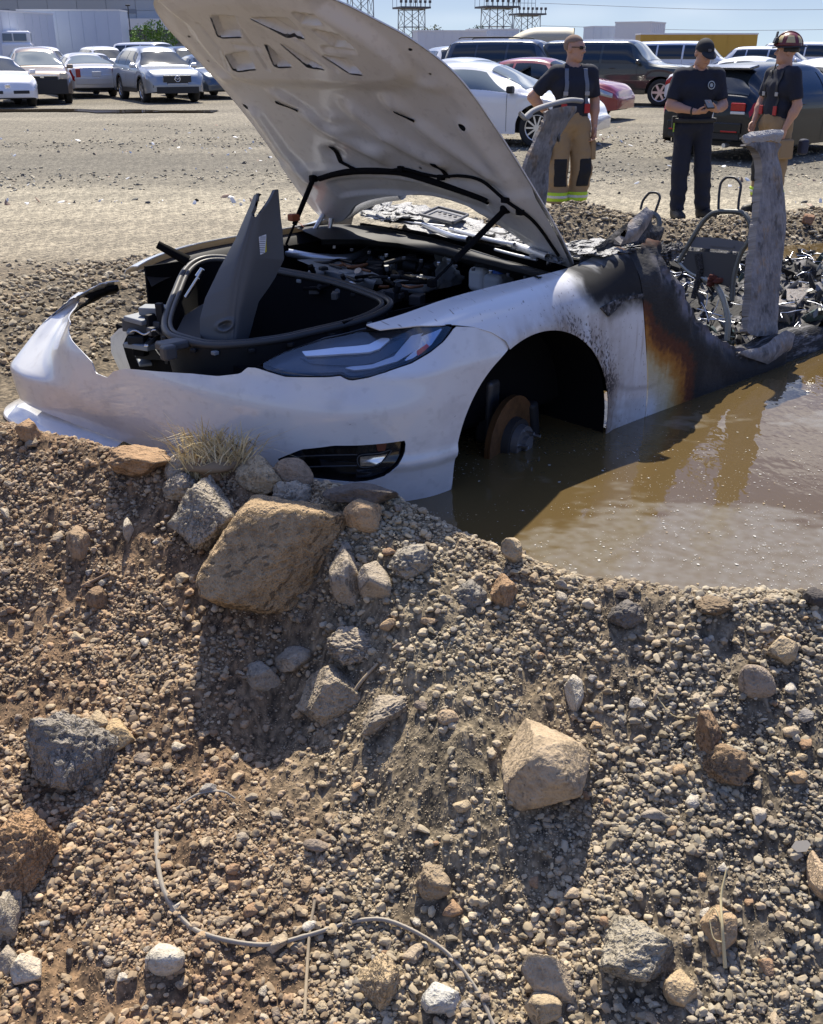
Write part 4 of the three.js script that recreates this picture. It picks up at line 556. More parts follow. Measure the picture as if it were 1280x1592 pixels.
// cabin floor, tunnel, dash beam
part('cabin_floor', [box(3.6, 0.03, 1.72, 2.35, 0.24, 0), box(1.4, 0.16, 0.26, 1.3, 0.33, 0), box(0.1, 0.35, 1.6, 0.66, 0.55, 0)], soot, car);
part('dash_beam', [tube([[0.95, 0.80, -0.75], [0.92, 0.84, -0.3], [0.95, 0.82, 0.1], [0.97, 0.84, 0.72]], 0.04, 40, 8), rod([0.95, 0.82, -0.2], [0.9, 0.3, -0.2], 0.03), rod([0.95, 0.82, 0.25], [0.9, 0.3, 0.2], 0.03)], charred, car);

// clips along the tub, bolts on the cowl, loose harness and hoses
{
  const tub = car.children.find(c => c.name === 'storage_tub');
  for (let i = 0; i < 19; i += 1) { const a = ring[i], b = ring[(i + 1) % 19], p = lerpA(a, b, 0.5); part('tub_clip', rbox(0.022, 0.014, 0.022, 0.004, p[0] - 0.015, p[1] - 0.022, p[2] + 0.012, 0, i, 0), i % 4 ? plastic : duct, tub); }
  for (let i = 0; i < 12; i++) part('bolt', cyl(0.007, 0.007, 0.01, 8, ...carPt(520 + i * 27, 384 + i * 4.3, 'y', .885)), i % 3 ? darkMetal : bareMetal, car);
  const R = rng(808); for (let i = 0; i < 12; i++) { let px = 470 + 190 * R(), py = 400 + 50 * R(); const L = []; for (let k = 0; k < 5; k++) { L.push(carPt(px, py, 'y', .79 + 0.03 * R())); px += 10 + 14 * R(); py += 12 * (R() - 0.45); } part('harness', tube(L, 0.004 + 0.005 * R(), 30, 6), [softBlack, rubber, std(0.16, 0.06, 0.02, 0.6), plastic][i % 4], car); }
  for (let i = 0; i < 26; i++) { const px = 480 + 200 * R(), py = 398 + 62 * R(); part('fitting', R() < 0.5 ? cyl(0.008 + 0.012 * R(), 0.006 + 0.01 * R(), 0.02 + 0.03 * R(), 12, ...carPt(px, py, 'y', .78 + 0.03 * R()), R(), 0, R()) : rbox(0.015 + 0.03 * R(), 0.012 + 0.02 * R(), 0.015 + 0.03 * R(), 0.004, ...carPt(px, py, 'y', .78 + 0.03 * R()), 0, R() * 3, 0), [plastic, greyPlastic, duct, darkMetal, bareMetal, softBlack][Math.floor(R() * 6)], car); }
  part('tub_latch', [rbox(0.10, 0.03, 0.07, 0.01, ...carPlane(268, 536, rA, rN)), rbox(0.05, 0.05, 0.04, 0.01, ...carPlane(262, 548, rA, rN))], greyPlastic, tub);
  function lerpA(a, b, t) { return a.map((v, k) => mix(v, b[k], t)); }
}

// ---- the burnt out cabin
function lumpGeo(seed, s, detail = 3, rough = 0.55) { const g = V3uv(pebbleGeo(seed, detail, rough, s, 3)); return g; }
// panel in a slanted plane, outline in pixels
function cutPanel(name, mat, px, p0, n, step, thick, bend = 0, parent = car) {
  const N = V(...n).normalize(), U = V(1, 0, 0).addScaledVector(N, -N.x).normalize(), W = N.clone().cross(U).normalize(), O = V(...p0);
  const P = px.map(([a, b]) => { const q = V(...carPlane(a, b, p0, n)).sub(O); return [q.dot(U), q.dot(W)]; }), f = polySDF(P);
  const g = panel({ ...bbox(P), step, thick, inside: f, uv: (u, v) => [u, v], map: (u, v) => { const k = bend * (fbm(u * 7, v * 7, 3, 3) + 0.6 * Math.pow(clamp(1 - f(u, v) / 0.06), 2)); return O.clone().addScaledVector(U, u).addScaledVector(W, v).addScaledVector(N, -k).toArray(); } });
  return part(name, g, mat, parent);
}
// nearer B-pillar: a hollow box section leaning in, its outer face traced
{
  const bp = thing2('b_pillar', car), pl = [0, 0.4, 0.875], nn = [0, 0.2, 1];
  const face = [[1167, 520], [1167, 492], [1172, 426], [1178, 377], [1185, 311], [1188, 262], [1182, 236], [1164, 222], [1216, 222], [1212, 236], [1217, 262], [1224, 318], [1224, 370], [1216, 426], [1211, 502], [1210, 520]];
  cutPanel('pillar_skin', ash, smoothPoly(face, true, 3), pl, nn, 0.012, 0.045, 0.014, bp);
  cutPanel('roof_rail_stub', new THREE.MeshStandardMaterial({ color: RGB(0.40, 0.38, 0.355), roughness: 0.9, side: THREE.DoubleSide, bumpMap: charBump, bumpScale: 0.010 }), [[1160, 210], [1172, 204], [1190, 202], [1207, 200], [1221, 202], [1222, 208], [1216, 222], [1203, 217], [1190, 221], [1176, 219], [1164, 225]], [0, 0.4, 0.885], nn, 0.007, 0.03, 0.03, bp);
}
// farther B-pillar with a piece of roof rail
{
  const bp = thing2('b_pillar', car), pl = [0, 0.4, -0.86], nn = [0, -0.2, 1];
  const face = [[845, 330], [820, 330], [818, 268], [838, 215], [850, 186], [853, 172], [900, 166], [888, 190], [873, 215], [862, 234], [856, 277], [850, 330]];
  cutPanel('pillar_skin', ash, smoothPoly(face, true, 3), pl, nn, 0.014, 0.03, 0.02, bp);
  part('roof_rail_stub', [tube([[815, 184], [830, 172], [855, 163], [885, 156], [905, 157]].map(([a, b]) => carPlane(a, b, [0, 1.36, -0.62], [0, 0.3, 1])), 0.014, 30, 7), tube([[808, 176], [818, 184], [826, 178]].map(([a, b]) => carPlane(a, b, [0, 1.36, -0.62], [0, 0.3, 1])), 0.012, 16, 6)], std(0.33, 0.32, 0.30, 0.85), bp);
  part('belt_loop', [mv(new THREE.TorusGeometry(0.025, 0.008, 6, 16), ...carPlane(869, 212, [0, 0.9, -0.72], [0, 0, 1]), 0, 0.6, 0)], darkMetal, bp);
}
// scorched base of the windscreen pillar
{
  cutPanel('a_pillar_stub', burntDark(), [[905, 408], [950, 368], [985, 342], [1012, 322], [1022, 330], [1018, 348], [1040, 352], [1034, 372], [1012, 385], [1005, 400], [985, 400], [940, 412]], [0, 0.95, 0.79], [0, 0.35, 1], 0.012, 0.04, 0.03);
  cutPanel('a_pillar_stub', ash, [[985, 345], [1012, 318], [1024, 330], [1016, 350], [1000, 372], [975, 378]], [0, 0.95, 0.74], [-0.25, 0.35, 1], 0.01, 0.05, 0.05);
}
function burntDark() { return new THREE.MeshStandardMaterial({ color: RGB(0.5, 0.49, 0.48), map: charMap, bumpMap: charBump, bumpScale: 0.004, roughness: 0.75, side: THREE.DoubleSide }); }
// rocker sill with flaps of melted skin
{
  const sill = []; for (let i = 0; i <= 60; i++) { const x = mix(0.9, 4.0, i / 60), n = fbm(x * 5, 1, 2, 4), y = 0.40 + 0.05 * n - 0.10 * sst(2.1, 2.6, x); sill.push([[x, 0.05, 0.925], [x, 0.26, 0.93], [x, y, 0.915 + 0.02 * n], [x, y + 0.01, 0.84 + 0.02 * n], [x, 0.22, 0.80]]); } part('rocker_sill', quadsGeo(sill), charred, car);
  part('rocker_sill', quadsGeo(sill.map(r => r.map(([x, y, z]) => [x, y + 0.12 * Math.max(0, fbm(x * 4, 7, 3, 3)) + 0.05, -z]))), charred, car);
  cutPanel('sill_flap', ash, [[1150, 548], [1165, 556], [1200, 568], [1236, 545], [1240, 520], [1226, 514], [1205, 530], [1185, 542]], [0, 0.35, 0.955], [0, 0, 1], 0.012, 0.008, 0.03);
}
// seat frames of steel tube
function seat(px, off, label) {
  const st = thing2('seat_frame', car), zc = off;
  const S = (a, b, dx = 0) => carPlane(a + px[0], b + px[1], [1.95 + dx, 0.9, zc], [1, -0.32, 0]);
  const m = std(0.10, 0.105, 0.10, 0.45, 0.55);
  part('headrest_hoop', [tube([[1117, 334], [1118, 305], [1121, 285], [1130, 276], [1144, 277], [1152, 288], [1149, 310], [1147, 334]].map(p => S(...p)), 0.0065, 60, 7, false, 0.35)], std(0.02, 0.02, 0.021, 0.5), st);
  part('back_tube', [tube([[1055, 408], [1066, 388], [1078, 368], [1092, 346], [1106, 333], [1120, 329], [1151, 330], [1163, 340], [1168, 356], [1164, 375], [1153, 392], [1145, 415], [1140, 440], [1138, 468]].map(p => S(...p)), 0.0125, 110, 8, false, 0.4)], m, st);
  part('cross_plate', [quadsGeo([[S(1079, 368), S(1120, 370), S(1158, 376)], [S(1074, 384), S(1118, 388), S(1154, 392)]]), quadsGeo([[S(1104, 377), S(1142, 381)], [S(1104, 382), S(1142, 386)]].map(r => r.map(p => [p[0] - 0.006, p[1], p[2]])))], darkMetal, st);
  part('back_sheet', quadsGeo([[S(1070, 390), S(1110, 392), S(1150, 396)], [S(1062, 408), S(1108, 420), S(1142, 424)], [S(1060, 415), S(1105, 440), S(1138, 446)]]), std(0.045, 0.043, 0.04, 0.7), st);
  return [st, S, m];
}
{
  const [st, S, m] = seat([0, 0], 0.40);
  part('recliner_bar', [rod(S(1086, 396), S(1090, 420), 0.02, 0.018), rod(S(1090, 420), S(1078, 464), 0.018, 0.014)], charred, st);
  part('seat_side', [tube([S(1096, 434), S(1114, 446), S(1126, 470), S(1132, 500), S(1130, 530)], 0.015, 40, 7), tube([S(1055, 408), S(1074, 425), S(1096, 434)], 0.008, 20, 6)], std(0.3, 0.31, 0.28, 0.5, 0.4), st);
  part('red_foam', V3uv(lumpGeo(44, [0.06, 0.028, 0.035], 4, 0.9)).translate(...S(1112, 436)), std(0.10, 0.03, 0.024, 0.95), st);
  part('spring_wire', [[[1084, 480], [1104, 486], [1124, 492]], [[1086, 495], [1106, 497], [1130, 496]], [[1090, 470], [1096, 480], [1102, 500]], [[1118, 466], [1112, 482], [1102, 494]], [[1100, 458], [1098, 475], [1090, 488]]].map(L => tube(L.map(p => S(...p)), 0.003, 16, 5)), bareMetal, st);
  const p2 = thing2('seat_frame', car), Q = (a, b) => carPlane(a, b, [1.92, 0.9, -0.36], [1, -0.32, 0]);
  part('headrest_hoop', [tube([[996, 326], [1000, 312], [1010, 300], [1022, 300], [1026, 308], [1018, 332]].map(p => Q(...p)), 0.0065, 50, 7, false, 0.35)], std(0.02, 0.02, 0.021, 0.5), p2);
  part('back_tube', [tube([[975, 372], [984, 352], [992, 338], [1006, 330], [1022, 336], [1025, 352], [1016, 372]].map(p => Q(...p)), 0.013, 50, 8)], m, p2);
}
part('steering_remains', V3uv(rockGeo(51, 18, 0.5, 30, 5, 5).scale(0.16, 0.045, 0.06)).rotateZ(0.1).translate(...carPt(1036, 392, 'x', 1.15)), charred, car);
part('dash_remains', V3uv(rockGeo(52, 18, 0.5, 30, 5, 5).scale(0.08, 0.05, 0.26)).translate(0.95, 0.82, -0.3), charred, car);
// heap of charred and shiny bits on the floor and where the rear of the body was
{
  const heap = (name, mats, n, area, s0, s1, seed, yf) => { const R = rng(seed), G = mats.map(() => []); for (let i = 0; i < n; i++) { const [x, y, z] = area(R), s = mix(s0, s1, R() ** 2); const g = pebbleGeo(1000 + seed + (i % 17), 0, 0.8, [1.8, 0.2 + 0.5 * R(), 0.8], 3).clone(); G[i % mats.length].push(mv(V3uv(g), x, y, z, R() * 6, R() * 6, R() * 6, s)); } G.forEach((L, k) => { const o = part(name, L, mats[k], car); o.userData.kind = 'stuff'; }); };
  const mats = [soot, charred, std(0.03, 0.03, 0.032, 0.35, 0.3), soot, std(0.04, 0.065, 0.058, 0.5), soot, charred, std(0.16, 0.165, 0.16, 0.4, 0.6), soot, std(0.02, 0.02, 0.022, 0.4)];
  const hump = (x, z) => 0.30 + 0.16 * sst(2.0, 2.5, x) * sst(3.8, 3.0, x) + 0.14 * Math.max(0, fbm(x * 2.2, z * 2.2, 3, 3) * 2);
  heap('burnt_debris', mats, 4600, R => { const x = 1.0 + 3.1 * R() ** 0.8, z = -0.85 + 1.72 * R(); return [x, hump(x, z) * (0.75 + 0.4 * R()), z]; }, 0.005, 0.028, 5);
  heap('burnt_debris', mats, 260, R => { const x = 1.4 + 2.6 * R(), z = -0.85 + 1.75 * R(); return [x, hump(x, z), z]; }, 0.02, 0.045, 6);
  const hs = []; for (let i = 0; i <= 50; i++) { const r = []; for (let j = 0; j <= 36; j++) { const x = 0.95 + 3.1 * i / 50, z = -0.88 + 1.76 * j / 36; r.push([x, hump(x, z) - 0.02 + 0.05 * fbm(x * 14, z * 14, 3, 3), z]); } hs.push(r); } part('burnt_mass', quadsGeo(hs), charred, car);
  const R = rng(77), wires = []; for (let i = 0; i < 90; i++) { let x = 1.1 + 2.6 * R(), z = -0.3 + 1.15 * R(), y = hump(x, z) + 0.01; const L = []; let a = R() * 6.28; for (let k = 0; k < 5; k++) { L.push([x, y + 0.04 * R(), z]); a += (R() - 0.5) * 2; x += 0.06 * Math.cos(a); z += 0.06 * Math.sin(a); } wires.push(tube(L, 0.0022 + 0.002 * R(), 20, 5)); } const w = part('burnt_wire', wires, bareMetal, car); w.userData.kind = 'stuff';
  part('crossmember', rbox(0.5, 0.09, 0.12, 0.01, ...carPt(1232, 470, 'y', 0.42), 0, 0.3, 0.05), ash, car);
  part('rear_hump', V3uv(rockGeo(61, 26, 0.4, 30, 5, 6).scale(0.5, 0.15, 0.42)).translate(3.0, 0.42, -0.15), charred, car);
}
// ---- front brake: disc, hub and studs, the wheel is gone
{
  const br = thing2('brake_assembly', car), c0 = carPt(800, 686, 'z', 0.80), c = [0, 0, 0]; br.position.set(...c0); br.rotation.y = 13 * RAD; const Z = g => g.rotateX(Math.PI / 2);
  const rust = new THREE.MeshStandardMaterial({ color: RGB(0.17, 0.085, 0.035), map: stoneMap, roughness: 0.55, metalness: 0.5, side: THREE.DoubleSide });
  part('brake_disc', [mv(Z(new THREE.CylinderGeometry(0.172, 0.172, 0.024, 56)), c[0], c[1], c[2] - 0.02)], rust, br);
  part('disc_hat', [mv(Z(new THREE.CylinderGeometry(0.088, 0.094, 0.03, 40)), c[0], c[1], c[2] + 0.004)], std(0.02, 0.018, 0.017, 0.7), br);
  const hub = part('hub', [mv(Z(new THREE.CylinderGeometry(0.066, 0.07, 0.03, 32)), c[0], c[1], c[2] + 0.03), mv(Z(new THREE.CylinderGeometry(0.03, 0.03, 0.035, 24)), c[0], c[1], c[2] + 0.045)], std(0.16, 0.155, 0.155, 0.55, 0.6), br);
  for (let i = 0; i < 5; i++) { const a = i * 1.2566 + 0.5; part('wheel_stud', [mv(Z(new THREE.CylinderGeometry(0.006, 0.006, 0.045, 10)), c[0] + 0.05 * Math.cos(a), c[1] + 0.05 * Math.sin(a), c[2] + 0.062)], bareMetal, hub); }
  part('caliper', [rbox(0.055, 0.17, 0.08, 0.02, c[0] + 0.165, c[1] + 0.03, c[2] - 0.03, 0, 0, 0.2)], std(0.02, 0.02, 0.022, 0.6, 0.3), br);
  part('knuckle', [rbox(0.08, 0.25, 0.07, 0.02, c[0], c[1] + 0.1, c[2] - 0.12), rod([c[0], c[1] - 0.05, c[2] - 0.1], [c[0], c[1] - 0.1, c[2] - 0.4], 0.025)], darkMetal, br);
}
// ---- the dark plastic panel that was lifted out of the nose
{
  const pg = thing('plastic_panel', 'dark grey moulded plastic panel standing upright in the front storage tub of the burnt car', 'panel');
  pg.position.copy(car.position); pg.rotation.copy(car.rotation);
  const b0 = carPlane(338, 529, rA, rN), N = [-0.55, 0, 0.83], sh = d => [b0[0] + 0.55 * d, b0[1], b0[2] - 0.83 * d];
  const rowsPx = [[311, 532, 362, 536, 384, 534], [312, 495, 365, 482, 402, 500], [320, 463, 370, 440, 428, 450], [340, 419, 378, 400, 444, 404], [365, 373, 388, 360, 442, 358], [384, 329, 398, 322, 437, 320], [392, 300, 404, 294, 433, 288]];
  const rows = rowsPx.map(([a, b, c2, d, e, f], i) => [carPlane(a, b, sh(0.07 + 0.012 * i), N), carPlane(c2, d, sh(0.012 * i), N), carPlane(e, f, sh(0.09 + 0.012 * i), N)]);
  const map = (u, v) => { const i = clamp(Math.floor(v), 0, 5), t = v - i, j = u < 1 ? 0 : 1, s = u - j, r = k => rows[i][k].map((q, m) => mix(q, rows[i + 1][k][m], t)); const a = r(j), b = r(j + 1), w = 0.018 * Math.exp(-Math.pow((s - (j ? 0 : 1)) / 0.16, 2)); return a.map((q, m) => mix(q, b[m], s) - w * N[m] * 0.9); };
  const tr = tracer(map, 0, 2, 0, 6, 60, 60);
  const P = [[311, 528], [311, 495], [319, 464], [340, 420], [365, 374], [384, 330], [395, 303], [402, 300], [403, 307], [391, 331], [397, 338], [411, 325], [428, 295], [433, 294], [437, 340], [442, 400], [428, 432], [402, 470], [385, 530], [362, 532]].map(([a, b]) => tr(a, b));
  const pm = std(0.085, 0.088, 0.092, 0.48); const f = polySDF(P), hole = tr(350, 506);
  part('panel_shell', panel({ ...bbox(P), step: 0.035, thick: 0.012, inside: f, map: (u, v) => { const d = Math.hypot((u - hole[0]) * 1.1, (v - hole[1]) * 1.6), q = map(u, v), k = -0.02 * Math.exp(-Math.pow(d / 0.16, 2)) + 0.008 * Math.exp(-Math.pow((d - 0.25) / 0.08, 2)); return [q[0] + N[0] * k, q[1], q[2] + N[2] * k]; } }), pm, pg);
  const L = [[403, 368], [414, 364], [415, 391], [405, 396]].map(([a, b]) => tr(a, b)), fl = polySDF(L);
  const stick = tex(32, 64, (u, v) => u > 0.8 ? [0.75, 0.7, 0.15] : (Math.sin(v * 60) > 0.2 && u > 0.1 && u < 0.72 && v > 0.1 && v < 0.9 ? [0.55, 0.56, 0.58] : [0.86, 0.87, 0.88]), true, false); const lb = bbox(L);
  part('sticker', panel({ ...lb, step: 0.02, thick: 0.001, inside: fl, uv: (u, v) => [(u - lb.x0) / (lb.x1 - lb.x0), (v - lb.y0) / (lb.y1 - lb.y0)], map: (u, v) => { const q = map(u, v); return [q[0] + N[0] * 0.003, q[1], q[2] + N[2] * 0.003]; } }), new THREE.MeshStandardMaterial({ map: stick, roughness: 0.6, side: THREE.DoubleSide }), pg);
}

// ================================================================ VEHICLES IN THE YARD
// a body is a section swept from tail (x = -L/2) to nose (x = +L/2); keys of the section from sill to the middle of the roof
const paintOf = (r, g, b, rough = 0.3, metal = 0) => new THREE.MeshPhysicalMaterial({ color: RGB(r, g, b), roughness: rough, metalness: metal, clearcoat: 1, clearcoatRoughness: 0.05, side: THREE.DoubleSide });
const glassDark = phys(0.018, 0.022, 0.024, 0.04, { ior: 1.6 }), glassPale = phys(0.16, 0.19, 0.20, 0.05, { ior: 1.6 });
const tyreMat = std(0.022, 0.022, 0.022, 0.85), alloy = std(0.62, 0.63, 0.65, 0.28, 0.85), trim = std(0.018, 0.018, 0.019, 0.6), redLens = phys(0.38, 0.012, 0.012, 0.12), whiteLens = phys(0.62, 0.63, 0.63, 0.12), lampGlass = phys(0.42, 0.44, 0.46, 0.08, { metalness: 0.5 }), plateMat = std(0.7, 0.7, 0.68, 0.5);
function wheelGeo(r, w, spokes, seed) {
  const prof = [[r * 0.66, -w / 2], [r * 0.9, -w / 2], [r * 0.985, -w * 0.36], [r, -w * 0.2], [r, w * 0.2], [r * 0.985, w * 0.36], [r * 0.9, w / 2], [r * 0.66, w / 2], [r * 0.62, w * 0.3], [r * 0.62, -w * 0.3]].map(([a, b]) => new THREE.Vector2(a, b));
  const tyre = new THREE.LatheGeometry([...prof, prof[0]], 36).rotateX(Math.PI / 2);
  const L = [mv(new THREE.LatheGeometry([[r * 0.60, 0], [r * 0.665, w * 0.02], [r * 0.67, w * 0.10], [r * 0.60, w * 0.10], [r * 0.60, 0]].map(([a, b]) => new THREE.Vector2(a, b)), 36).rotateX(Math.PI / 2), 0, 0, w * 0.36), mv(new THREE.CylinderGeometry(r * 0.14, r * 0.16, w * 0.2, 16).rotateX(Math.PI / 2), 0, 0, w * 0.33)];
  for (let i = 0; i < spokes; i++) { const a = i / spokes * Math.PI * 2; L.push(mv(new THREE.BoxGeometry(r * 0.56, r * (spokes > 6 ? 0.085 : 0.17), w * 0.12), Math.cos(a) * r * 0.36, Math.sin(a) * r * 0.36, w * 0.36, 0, 0, a)); }
  return { tyre, rim: join(L), back: mv(new THREE.CylinderGeometry(r * 0.62, r * 0.62, w * 0.1, 24).rotateX(Math.PI / 2), 0, 0, w * 0.05) };
}
const wheelCache = {};
function makeVehicle(o) {
  const { L, W, H, wb, fo } = o, hw = W / 2, wr = o.wr || 0.335, xf = L / 2 - fo, xr = xf - wb, gc = o.gc || 0.24, ar = wr * 1.16;
  const top = x => smoothTable(o.top, x)[0], belt = x => lerpTable(o.belt, x)[0], roofE = x => { const t = top(x), b = belt(x), g = t - b; return g > 0.16 ? t - 0.07 * sst(0.16, 0.4, g) - 0.03 : t - 0.035; };
  const nose = o.noseR ?? 0.42, tail = o.tailR ?? 0.35;
  const half = x => { const a = Math.max(0, x - (L / 2 - nose)) / nose, b = Math.max(0, -x - (L / 2 - tail)) / tail; return hw * (1 - (o.nb ?? 0.20) * Math.pow(a, 2.2) - (o.tb ?? 0.13) * Math.pow(b, 2.4)); };
  const low = x => { let y = gc + (o.nu ?? 0.05) * Math.pow(Math.max(0, x - (L / 2 - 0.5)) / 0.5, 2) + 0.10 * Math.pow(Math.max(0, -x - (L / 2 - 0.5)) / 0.5, 2); for (const c of [xf, xr]) { const d = Math.abs(x - c); if (d < ar) y = Math.max(y, wr + Math.sqrt(ar * ar - d * d)); } return y; };
  const zr = x => { const g = top(x) - belt(x); return mix(half(x) - 0.13, (o.roofW || 0.60) , sst(0.10, H - 1.0 > 0.5 ? 0.55 : 0.36, g)); };
  const S = (x, p) => {   // p: 0..1 sill to shoulder, 1..2 shoulder to roof edge, 2..3 roof edge to centre line
    const w = half(x), b = belt(x), l = low(x), re = roofE(x), z3 = Math.min(zr(x), w - 0.02);
    if (p <= 1) { const y = mix(l, b, p), q = (y - 0.6) / 0.5; return [x, y, w - 0.025 * q * q - 0.012 * sst(0.9, 1, p) + 0.012 * Math.exp(-Math.pow((p - 0.8) / 0.07, 2))]; }
    if (p <= 2) { const t = p - 1; return [x, mix(b, re, t), mix(w - 0.04, z3, t) + 0.05 * Math.sin(Math.PI * t) * sst(0.05, 0.3, re - b)]; }
    const t = p - 2, a = t * Math.PI / 2; return [x, re + (top(x) - re) * Math.sin(a), z3 * Math.cos(a) ];
  };
  const g = new THREE.Group(); const M = o.paint;
  const xs = new Set(); const N = o.n || 70; for (let i = 0; i <= N; i++) xs.add(-L / 2 + L * i / N); for (const c of [xf, xr]) for (let k = -8; k <= 8; k++) xs.add(c + ar * Math.sin(k / 8 * Math.PI / 2)); for (const k of [0.01, 0.03, 0.06, 0.1]) { xs.add(L / 2 - k); xs.add(-L / 2 + k); }
  const X = [...xs].filter(x => x >= -L / 2 && x <= L / 2).sort((a, b) => a - b), P = []; for (let k = 0; k <= 8; k++) P.push(k / 8); for (let k = 1; k <= 5; k++) P.push(1 + k / 5); for (let k = 1; k <= 6; k++) P.push(2 + k / 6);
  const full = [...P.map(p => [p, 1]), ...P.slice(0, -1).reverse().map(p => [p, -1])];
  const rows = X.map(x => full.map(([p, s]) => { const q = S(x, p); return [q[0], q[1], q[2] * s]; }));
  const capC = (r, dx) => { const c = [r[0][0] + dx, 0, 0]; for (const q of r) c[1] += q[1] / r.length; return r.map(() => c); };
  const capM = (r, dx) => { const c = capC(r, dx)[0]; return r.map(q => [r[0][0] + dx * 0.8, mix(c[1], q[1], 0.86), q[2] * 0.86]); };
  const shut = r => { const a = r[0], b = r[r.length - 1], q = [...r]; for (let k = 1; k <= 4; k++) q.push([a[0], a[1], mix(b[2], a[2], k / 4)]); return q; }, r0 = shut(rows[0]), r1 = shut(rows[rows.length - 1]);
  const body = part('body', [quadsGeo(rows), quadsGeo([capC(r0, -0.03), capM(r0, -0.03), r0]), quadsGeo([r1, capM(r1, 0.03), capC(r1, 0.03)])], M, g);
  part('underbody', box(L * 0.93, 0.34, W * 0.80, 0, gc + 0.18, 0), trim, g);
  const patch = (xa, xb, pa, pb, off, s, nx = 10, np = 6, xa2 = xa, xb2 = xb) => { const R = []; for (let j = 0; j <= np; j++) { const r = []; for (let i = 0; i <= nx; i++) { const u = i / nx, v = j / np, x = mix(mix(xa, xb, u), mix(xa2, xb2, u), v), p = mix(pa, pb, v), a = S(x, p), b = S(x, Math.min(3, p + 0.02)), c = S(x, Math.max(0, p - 0.02)), dy = b[1] - c[1], dz = b[2] - c[2], l = Math.hypot(dy, dz) || 1; let ny = -dz / l, nz = dy / l; if (p >= 2) { ny = Math.abs(ny); } r.push([a[0], a[1] + ny * off, (a[2] + nz * off) * s]); } R.push(r); } return R; };
  const both = (name, mat, ...a) => { for (const s of [1, -1]) part(name, quadsGeo(patch(...a.slice(0, 5), s, ...a.slice(5))), mat, g); };
  // side windows: [x rear bottom, x front bottom, x rear top, x front top]
  for (const w of o.windows) both('side_window', w[4] || o.glass || glassDark, w[0], w[1], 1.06, 1.90, 0.006, 10, 6, w[2], w[3]);
  // windscreen and rear window run across the car
  const across = (name, xa, xb, mat, wA, wB) => { const R = []; for (let i = 0; i <= 10; i++) { const r = [], x = mix(xa, xb, i / 10); for (let j = 0; j <= 16; j++) { const q = mix(-1, 1, j / 16), p = 3 - Math.abs(q) * mix(wA, wB, i / 10), a = S(x, p); const a2 = S(x + 0.02, p), sl = (a2[1] - a[1]) / 0.02, l = Math.hypot(1, sl); r.push([a[0] - sl / l * 0.008, a[1] + 0.008 / l, a[2] * Math.sign(q)]); } R.push(r); } return part(name, quadsGeo(R), mat, g); };
  if (o.screen) across('windscreen', o.screen[0], o.screen[1], o.screen[2] || o.glass || glassDark, 0.90, 0.94);
  if (o.rear) across('rear_window', o.rear[0], o.rear[1], o.rear[2] || o.glass || glassDark, 0.9, 0.9);
  if (o.head) both('headlight', o.headMat || lampGlass, L / 2 - o.head[0], L / 2 - o.head[1], o.head[2], o.head[3], 0.006, 8, 4);
  if (o.tailL) both('tail_light', redLens, -L / 2 + o.tailL[1], -L / 2 + o.tailL[0], o.tailL[2], o.tailL[3], 0.007, 8, 4);
  for (const [name, mat, w, h, y, z, d] of o.front || []) part(name, rbox(0.03, h, w, Math.min(h, w) * 0.3, L / 2 + 0.026 + (d || 0), y, z), mat, g);
  for (const [name, mat, w, h, y, z, d] of o.back || []) part(name, rbox(0.03, h, w, Math.min(h, w) * 0.3, -L / 2 - 0.026 - (d || 0), y, z), mat, g);
  for (const s of [-1, 1]) { if (o.mirror !== false) { const mx = o.mirrorX ?? (o.screen ? o.screen[1] - 0.25 : L * 0.2), b = S(mx, 1.05); part('mirror', [rbox(0.12, 0.13, 0.20, 0.04, mx + 0.02, b[1] + 0.07, s * (b[2] + 0.12)), rbox(0.06, 0.05, 0.12, 0.02, mx + 0.02, b[1] + 0.03, s * (b[2] + 0.02))], o.mirrorMat || M, g); }
    for (const hx of o.handles || []) { const b = S(hx, 0.88); part('door_handle', rbox(0.18, 0.025, 0.03, 0.01, hx, b[1], s * (b[2] + 0.012)), o.handleMat || M, g); }
    for (const gx of o.gaps || []) { const L2 = []; for (let k = 0; k <= 8; k++) { const a = S(gx, mix(0.06, 1, k / 8)); L2.push([[a[0] - 0.004, a[1], s * (a[2] + 0.0035)], [a[0] + 0.004, a[1], s * (a[2] + 0.0035)]]); } part('door_gap', quadsGeo(L2), trim, g); }
    if (o.cladding) part('cladding', quadsGeo(patch(xr - ar - 0.02, xf + ar + 0.02, 0, o.cladding, 0.008, s, 60, 3)), trim, g); }
  const key = wr + '_' + (o.spokes || 5), wg = wheelCache[key] ||= wheelGeo(wr, o.tw || 0.22, o.spokes || 5);
  for (const x of [xf, xr]) for (const s of [-1, 1]) { const w = new THREE.Group(); w.name = 'wheel'; w.position.set(x, wr, s * (hw - (o.tw || 0.22) / 2 - 0.02)); if (s < 0) w.rotation.y = Math.PI; g.add(w); part('tyre', wg.tyre, tyreMat, w); part('rim', wg.rim, o.alloy || alloy, w); part('rim_back', wg.back, trim, w); }
  if (o.extra) o.extra(g, S, patch, both);
  return g;
}
function park(g, name, label, cat, px, D, deg, group, py = null) { g.name = numbered(name); tag(g, label, cat, group); const d = ray(px, 120), k = D / -d.z, x = d.x * k; g.position.set(x, height(x, -D) - 0.01, -D); g.rotation.y = deg * RAD; scene.add(g); return g; }

